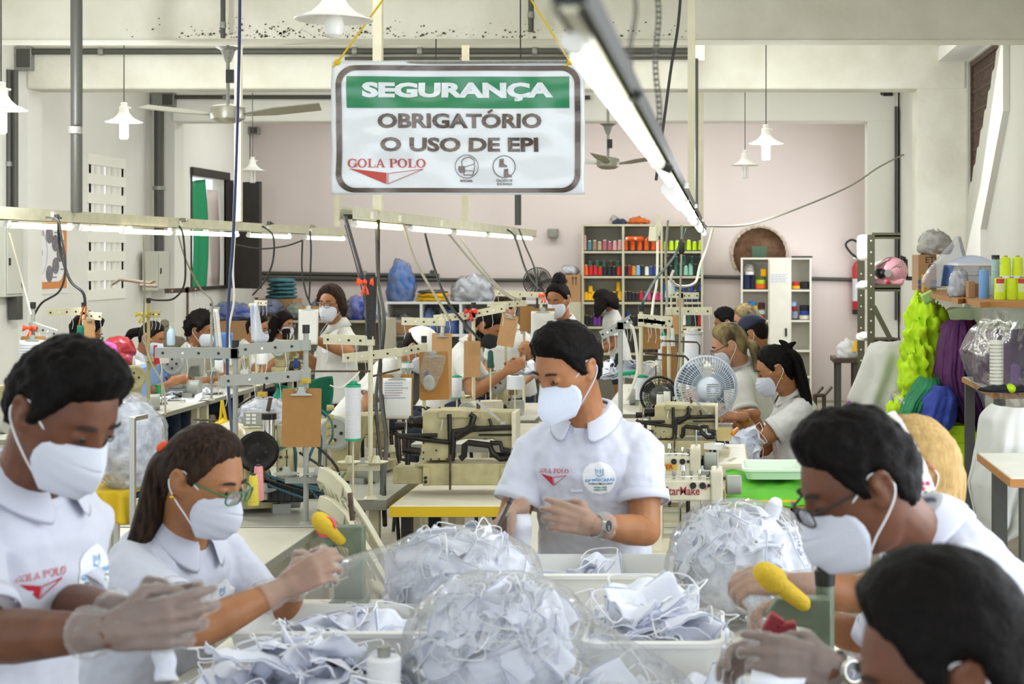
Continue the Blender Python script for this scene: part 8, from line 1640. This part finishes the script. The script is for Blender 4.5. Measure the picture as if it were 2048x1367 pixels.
mb = MB(); a = P(1870, 1000, 8.6); mb.bb((a.x - .02, 8.5, 0), (P(1958, 0, 8.6).x, 9.0, a.z)); one('pallet_box', mb, M_shelf, 'pale box under the neon lime stack', 'box', (a.x, 8.7, 0), smooth=False)
# bag of purple fabric, perforated roll, lower shelf
table('side_shelf', 'side table with wood edge holding the perforated roll', P(1958, 0, 7.4).x, 2.06, 7.0, 7.9, zat(784, 7.0), M_topw, mat('wood_edge', '#a8743a', .6), .03, M_dark, cat='table', inset=.03)
zt_ = zat(784, 7.0)
sheet('purple_fabric', 'dark purple pressed fabric inside the big clear bag', 'fabric', [(655, 1975, 2060, .5), (680, 1955, 2075, .9), (740, 1945, 2075, 1), (782, 1950, 2070, 1)], 7.6, MF('plum', '#4a3050'), 40, 20, .3, .02, 8, 5)
q = MB(); pts = [(640, 1960, 2070, .5), (655, 1942, 2080, .9), (700, 1918, 2080, 1.1), (740, 1930, 2080, 1.2), (800, 1962, 2060, 1.1), (832, 1972, 1990, .8)]
def bagfn(s, r_):
    v = 615 + 220 * r_; ul = lerp_tab([(615, 1962)] + [(a, b) for a, b, c, d in pts], v); ur = lerp_tab([(615, 2070)] + [(a, c) for a, b, c, d in pts], v); th = math.pi * s; return P(ul + (ur - ul) * (.5 - .5 * math.cos(th)), v, 7.3) + V((0, -.38 * math.sin(th) + .05 * noise.noise(V((s * 8, r_ * 6, 2))) + .03 * abs(noise.noise(V((s * 20, r_ * 14, 5)))), 0))
q.grid(bagfn, 50, 36); one('clear_plastic_bag', q, film('bag_film_purple', '#e9e6ee', .08, .4, .5, 8, .14), 'large clear bag around the dark purple fabric near the perforated roll', 'bag', P(1990, 832, 7.3), smooth=80)
t = thing('perforated_roll', 'white perforated plastic roll standing on the side table', 'roll', P(1993, 784, 6.98) ); h = P(0, 680, 6.98).z - P(0, 784, 6.98).z; q = MB(); q.lathe([(.03, 0), (.03, h), (.024, h), (.024, 0)], n=28, cap=(0, 0)); q.build('tube_wall', mat('perforated_white', '#e3e0d2', .6), t); q = MB()
for i in range(13):
    for k in range(14): a = -math.pi / 2 + (k - 6.5) * .22; c = V((.0302 * math.cos(a), .0302 * math.sin(a), .02 + i * (h - .04) / 12)); q.box(c, (.0032, .0032, .006), Matrix.Rotation(a, 3, 'Z'))
q.build('hole', mat('hole_grey', '#a5a297', .8), t, smooth=False)
blob('black_cloth', 'folded black cloth tied with a lime strip on the side table', 'cloth', P(2015, 783, 6.96), (.12, .06, .02), MF('blackcloth', '#26252b'), 1, .2, crumple=((.03, .01),))
mb = MB(); mb.ball(P(2021, 776, 6.94), (.022, .065, .02), 12, 8); one('lime_tie', mb, M_neon, 'neon lime strip tied around the folded black cloth', 'cloth strip', P(2021, 783, 6.94), crumple=((.02, .008),))
mb = MB(); mb.lathe([(.022, 0), (.022, .075), (.012, .085)], P(2031, 766, 7.1), n=14); one('purple_spool', mb, mat('thread_plum', '#5a3a72', .7), 'dark purple thread spool behind the lime strip', 'spool', P(2031, 766, 7.1))
# upper wavy shelf with its load
wz = lambda y: zat(592, 7.9)
t = thing('wall_shelf', 'brown-edged wall shelf with wavy rim on the right side wall', 'shelf', (2.0, 8.0, zat(603, 7.6))); O = V(t.location)
front = [(1832, 578), (1848, 582), (1862, 586), (1880, 590), (1900, 593), (1916, 597), (1930, 596), (1945, 600), (1960, 604), (1980, 603), (2052, 604)]
zS = zat(578, 9.6); pf = []
for u, v in front: Yd = F * (EYE - zS) / (v - V0); pf.append(P(u, v, max(6.9, min(Yd, 10.2))))
zS = sum(p.z for p in pf) / len(pf); q = MB(); poly_ = [(p.x, p.y) for p in pf] + [(2.09, pf[-1].y), (2.09, pf[0].y)]
q.prism([(x - O.x, y - O.y) for x, y in poly_], (0, 0, zS - O.z - .025), (1, 0, 0), (0, 1, 0), .025); q.build('board', mat('wood_edge', '#a8743a', .6), t, smooth=False)
for y in (7.5, 8.4, 9.3): q = MB(); q.beam(V((1.55 if y < 8 else 1.7, y, zS - .045)) - O, V((2.1, y, zS - .045)) - O, .03, .04); q.beam(V((1.62 if y < 8 else 1.75, y, zS - .06)) - O, V((2.1, y, zS - .3)) - O, .025, .025); q.build('bracket', M_dark, t, smooth=False)
def on(u, vt_, vb_, Y): return P(u, vb_, Y)
def sbox(label, u0, u1, v0, Y, d, m, extra=None, name='cardboard_box'):
    a, b = P(u0, v0, Y), P(u1, v0, Y); t = thing(name, label, 'box', ((a.x + b.x) / 2, Y, zS)); w_ = (b.x - a.x) / 2; h_ = a.z - zS; q = MB(); q.bb((-w_, -d / 2, 0), (w_, d / 2, h_)); q.build('carton', m, t, smooth=False, bevel=.003)
    return t, w_, h_
M_card = mat('cardboard', '#a9825a', .8)
tb, w_, h_ = sbox('brown carton with blue stripe and hand lettering at the shelf end', 1830, 1866, 509, 9.3, .3, M_card)
q = MB(); q.bb((-w_ - .001, -.152, h_ * .06), (w_ + .001, -.15, h_ * .15)); q.bb((-w_ - .001, -.152, h_ * .2), (w_ + .001, -.15, h_ * .3)); q.build('blue_stripe', mat('box_blue', '#3b5f93', .7), tb, smooth=False)
q = MB(); put_text(q, 'ETI', .05, frame_m((.02, -.1515, h_ * .85), (1, 0, 0), (0, 0, 1)), depth=0); put_text(q, 'C', .05, frame_m((.02, -.1515, h_ * .65), (1, 0, 0), (0, 0, 1)), depth=0); q.build('hand_lettering', M_black, tb, smooth=False)
sbox('narrow orange-brown carton in front of the lettered one', 1845, 1858, 549, 8.9, .1, mat('orange_card', '#c48a3c', .8))
tb, w_, h_ = sbox('grey translucent plastic crate on the wall shelf, lower', 1906, 1985, 550, 8.3, .3, mat('crate_grey', '#b9bcc6', .3), name='plastic_crate')
tt = thing('plastic_crate', 'clear plastic crate nested on the grey one on the wall shelf', 'crate', (tb.location.x, 8.3, zS + h_)); hh = zat(526, 8.15) - zS - h_; q = MB(); a, b = P(1904, 0, 8.3).x - tb.location.x, P(1988, 0, 8.3).x - tb.location.x; q.rings([[V((x, y, z)) for x, y in rrect(a * k, -.16 * k, b * k, .16 * k, .02, 4)] for k, z in ((.94, 0), (1, hh), (.98, hh), (.92, .01))]); q.build('wall', film('crate_clear', '#dfe4ee', .35, .6, .1, 5, .1), tt); q = MB(); q.rings([[V((x, y, z)) for x, y in rrect(a * k, -.16 * k, b * k, .16 * k, .02, 4)] for k, z in ((1, hh - .012), (1.03, hh - .012), (1.03, hh), (1, hh))], (0, 0), closed=True); q.build('rim', M_tubm, tt)
sbox('slim tan carton beside the blue cone', 1934, 1948, 562, 7.75, .08, M_card); sbox('second slim tan carton behind the first', 1944, 1960, 566, 8.0, .08, M_card)
def scone(label, u, v0, wpx, Y, c, cap_=None, tp=.85, dz=0):
    a = P(u, v0, Y); r = wpx * Y / F / 2; h_ = a.z - zS - dz; t = thing('thread_cone', label, 'thread cone', (a.x, Y, zS + dz)); q = MB(); q.lathe([(r * .95, 0), (r, .006), (r * tp, h_ * .96), (r * tp * .85, h_)], n=26); q.build('winding', mat('thread_' + c.strip('#'), c, .75, bump=.35, bscale=120, stretch=(.2, .2, 1)), t); q = MB(); q.cyl((0, 0, h_ * .93), (0, 0, h_ + .008), r * tp * (1.01 if cap_ else .4), n=18); q.build('cone_core', mat('core' + (cap_ or '#b79a5a').strip('#'), cap_ or '#b79a5a', .5), t); return t
scone('sky blue thread cone on the wall shelf', 1968, 539, 22, 7.6, '#6f9fd6'); scone('pale mint thread cone with black cap on the wall shelf', 1991, 513, 17, 7.75, '#a9c9c0', '#26262a', .95)
wn = []
for k, (u, L_) in enumerate(((2000, 'neon yellow thread cone with red label, lower row first'), (2023, 'neon yellow thread cone, lower row second'), (2044, 'neon yellow thread cone with red label, lower row third'))):
    c = scone(L_, u, 556, 23, 7.45, '#d4ec2c', None, .95); 
    if k != 1: q = MB(); r = 23 * 7.45 / F / 2; q.grid(lambda s, z: V((r * .985 * math.sin(-.9 + 1.5 * s), -r * .985 * math.cos(-.9 + 1.5 * s), .035 + .06 * z)), 8, 2); lb = q.build('label', mat('pale_label', '#d8e6a8', .6), c); q = MB(); q.grid(lambda s, z: V((r * .995 * math.sin(-.9 + 1.5 * s), -r * .995 * math.cos(-.9 + 1.5 * s), .075 + .022 * z)), 8, 2); q.build('label_band', mat('label_red', '#c23a33', .6), lb)
hz = zat(556, 7.45) - zS
for u, L_ in ((2011, 'neon yellow thread cone, upper row first'), (2035, 'neon yellow thread cone, upper row second')): scone(L_, u, 514, 22, 7.45, '#d4ec2c', None, .9, hz + .012)
q = MB(); q.prism([(P(u, v, 8.4).x, P(u, v, 8.4).z) for u, v in ((1848, 566), (1862, 540), (1892, 505), (1924, 470), (1930, 490), (1938, 520), (1915, 540), (1905, 562), (1895, 575), (1860, 577))], (0, 8.45, 0), (1, 0, 0), (0, 0, 1), -.12); one('clear_plastic_bag', q, film('bag_film_shelf', '#dfe3f0', .25, .9, 1.0, 14, .08), 'stiff clear bag with blue content standing up on the wall shelf', 'bag', P(1880, 577, 8.4), smooth=False, bevel=.01)
drape('blue_fabric', 'blue fabric inside the stiff clear bag on the wall shelf', 'fabric', lambda s, r_: P(1888 + 18 * s - 6 * r_, 530 + 42 * r_, 8.3) + V((0, .03 * math.sin(s * 4), 0)), 6, 8, mat('denim_blue', '#55709f', .85), P(1890, 572, 8.3))
drape('grey_cloth', 'bluish cloth spread over the clear crate on the wall shelf', 'cloth', lambda s, r_: P(1905 + 90 * s, 527 - 16 * math.sin(s * 2.8) * r_ , 8.3) + V((0, -.1 + .3 * r_, 0)), 14, 8, mat('pale_blue_plastic', '#b9c3dc', .4), P(1950, 527, 8.3))
wrapped('clear_bag', 'crumpled clear bag on the lettered carton by the pillar', 'bag', P(1870, 508, 9.2), (.1, .08, .09), MF('greyish', '#c5bfb4'), M_film2, 6)
wrapped('clear_bag', 'crumpled clear bag between crate and tan carton', 'bag', (P(1916, 0, 7.9).x, 7.9, zS), (.05, .07, .09), MF('palegrey', '#d0d2da'), M_film2, 3)
mb = MB(); mb.beam(P(1845, 600, 8.7), P(1868, 588, 8.7), .04, .06); one('green_pack', mb, mat('green_lattice', '#a9d67a', .5), 'pale green lattice packet under the wall shelf end', 'packet', P(1845, 600, 8.7), bevel=.01)
sheet('pale_green_film', 'pale green plastic film hanging behind the coloured heap', 'film', [(612, 1900, 2075, .3), (640, 1850, 2075, .3), (690, 1842, 2070, .3)], 9.5, film('green_film', '#c9ecb0', .4, .6, .6, 10, .15), 20, 12, .2, .02)
# bottom right white cloth and tabletop corner
sheet('white_cloth', 'white cloth draped over the rack at the right below the perforated roll', 'cloth', [(808, 1985, 2080, .6), (830, 1962, 2085, .8), (880, 1955, 2085, 1), (960, 1934, 2080, 1), (985, 1938, 2075, 1), (1040, 1950, 2050, 1), (1082, 1950, 1975, .9)], 5.9, M_sheetw, 44, 34, .2, .03, 6, 4)
m = MB()
for u in (1985, 2003): m.bb((P(u, 0, 5.95).x - .012, 5.9, 0), (P(u, 0, 5.95).x + .012, 5.93, zat(850, 5.9)))
m.bb((P(1985, 0, 5.95).x, 5.9, zat(850, 5.9) - .02), (1.4, 5.93, zat(850, 5.9))); one('rack_frame', m, M_dark, 'dark steel rack frame under the white draped cloth', 'frame', P(1995, 1100, 5.95), smooth=False)
a = P(1993, 905, 5.2); m = MB(); m.add([P(1990, 905, 5.2), P(2060, 905, 5.2), P(2060, 940, 5.0), P(2052, 938, 4.95)], []); 
table('corner_table', 'pale tabletop corner with wood edge at the right picture border', P(1993, 0, 5.0).x, 1.5, 4.75, 5.35, zat(905, 5.35), M_topw, mat('wood_edge', '#a8743a', .6), .03, M_dark, cat='table')
# trolley with lime cloth and tub between the machine table and the man in glasses
t = table('trolley', 'low rack covered with lime and yellow cloth beside the arm machines', P(1450, 0, 6.2).x, P(1622, 0, 6.2).x, 6.0, 6.55, zat(1000, 6.0), mat('yellow_cloth', '#dcb91f', .85, vary=.1), None, .03, M_rust, .025, cat='rack', inset=.02)
z_ = zat(1000, 6.0)
q = MB(); x0, x1 = P(1452, 0, 6.2).x, P(1618, 0, 6.2).x; q.grid(lambda s, r_: V((x0 + (x1 - x0) * s, 5.985 + .5 * min(1, r_ * 1.15) - .0, z_ + .012 + .012 * noise.noise(V((s * 6, r_ * 5, 0))) + .035 * r_ - (.0 if r_ > .1 else (.1 - r_) * .3))), 24, 14); one('lime_cloth', q, mat('lime_cloth', '#62b933', .85), 'bright lime cloth spread on the low rack', 'cloth', (x0, 6.2, z_), thick=.006)
a = P(1488, 975, 6.3); t = thing('plastic_tub', 'pale green-white tub standing on the lime cloth', 'tub', (P(1548, 0, 6.3).x, 6.32, z_ + .05)); w_ = (P(1612, 0, 6.3).x - P(1488, 0, 6.3).x) / 2; hh = zat(936, 6.2) - z_ - .05
q = MB(); q.rings([[V((x, y, z)) for x, y in rrect(-w_ * k, -.14 * k, w_ * k, .14 * k, .03, 5)] for k, z in ((.88, 0), (1, hh), (.975, hh), (.86, .012))]); q.build('basin', mat('pale_green_plastic', '#dcebd8', .35), t); q = MB(); q.rings([[V((x, y, z)) for x, y in rrect(-w_ * k, -.14 * k, w_ * k, .14 * k, .03, 5)] for k, z in ((1, hh - .01), (1.04, hh - .01), (1.04, hh), (.99, hh))], (0, 0), closed=True); q.build('rim', mat('pale_green_plastic', '#dcebd8', .35), t)
# clutter between seated woman and arm machines
sbox_z = .78
a = P(1448, 880, 7.6); q = MB(); q.rings([[V((x, y, z)) for x, y in rrect(-.04 * k, -.035 * k, .04 * k, .035 * k, .012, 4)] for k, z in ((.85, 0), (1, .075), (.95, .075), (.82, .006))]); t = thing('cream_cup', 'square cream cup with lid rim near the seated ponytailed woman', 'cup', a); q.build('cup_body', mat('cream_cup', '#e3cf94', .4), t); q = MB(); q.rings([[V((x, y, z)) for x, y in rrect(-.042, -.037, .042, .037, .012, 4)] for z in (.068, .08)]); q.build('lid', M_grey, t)
wz_ = zat(905, 7.4); mb = MB(); mb.bb((P(1432, 0, 7.3).x, 7.0, wz_ - .06), (P(1498, 0, 7.3).x, 7.75, wz_)); one('white_tray', mb, M_white_m, 'white machine table extension near the seated ponytailed woman', 'tray', (P(1460, 0, 7.3).x, 7.3, wz_ - .06), bevel=.015)
mb = MB(); mb.bb((P(1400, 0, 7.3).x, 6.75, wz_ - .12), (P(1470, 0, 7.3).x, 7.3, wz_ - .07)); one('white_tray', mb, M_topg, 'grey lower extension plate in front of the white tray', 'tray', (P(1440, 0, 7.3).x, 7.0, wz_ - .12), bevel=.01)
mb = MB(); mb.cyl(P(1428, 892, 7.1) - V((0, 0, .01)), P(1428, 892, 7.1) + V((0, 0, .012)), .045, n=26); one('white_disc', mb, M_tubm, 'round white lid on the grey extension plate', 'lid', P(1428, 892, 7.1))
mb = MB(); mb.capsule(P(1475, 857, 7.5), P(1466, 866, 7.4), .009, .012); one('orange_tool', mb, mat('orange_plastic', '#ec8a1f', .4), 'orange-handled cutter beside the cream cup', 'tool', P(1470, 862, 7.5))
for k in range(9): a = P(1485 + (k % 3) * 9, 868 + k * 6, 7.9); dup(protos[k % 5], a, (.9 + .1 * k, .3 * (k % 3) - .3, k), 'white mask piece in the lap heap of the seated ponytailed woman', 'lap masks of the ponytailed woman', .8)
for k in range(10): a = P(1225 + k * 11 % 70 + 20, 738 - (k % 3) * 6, 9.0); dup(protos[k % 6], P(1215 + (k * 17) % 85, 748 - (k % 3) * 7, 8.9), (.3, .2, k), 'white mask piece heaped on the table behind the man with the watch', 'masks heaped behind the man with the watch', 1)
for k in range(7): dup(protos[k % 6], P(1060 + (k * 13) % 60, 742 - (k % 3) * 6, 10.6), (.3, .2, k), 'white mask piece before the top-knot woman', 'masks before the top-knot woman', 1.1)
for k in range(9): dup(protos[k % 6], PZ(310 + (k * 19) % 130, 803 - (k * 7) % 22, .80), (.1, .1, k), 'white cloth piece lying on the wall-side sewing tables', 'cloth on the wall-side sewing tables', .9)
mb = MB(); mb.cyl(P(1236, 748, 8.3), P(1270, 744, 8.4), .012, n=12); one('green_spool', mb, mat('core_1fa878', '#1fa878', .5), 'small green spool lying by the steel tilted-arm stand', 'spool', P(1250, 748, 8.3))
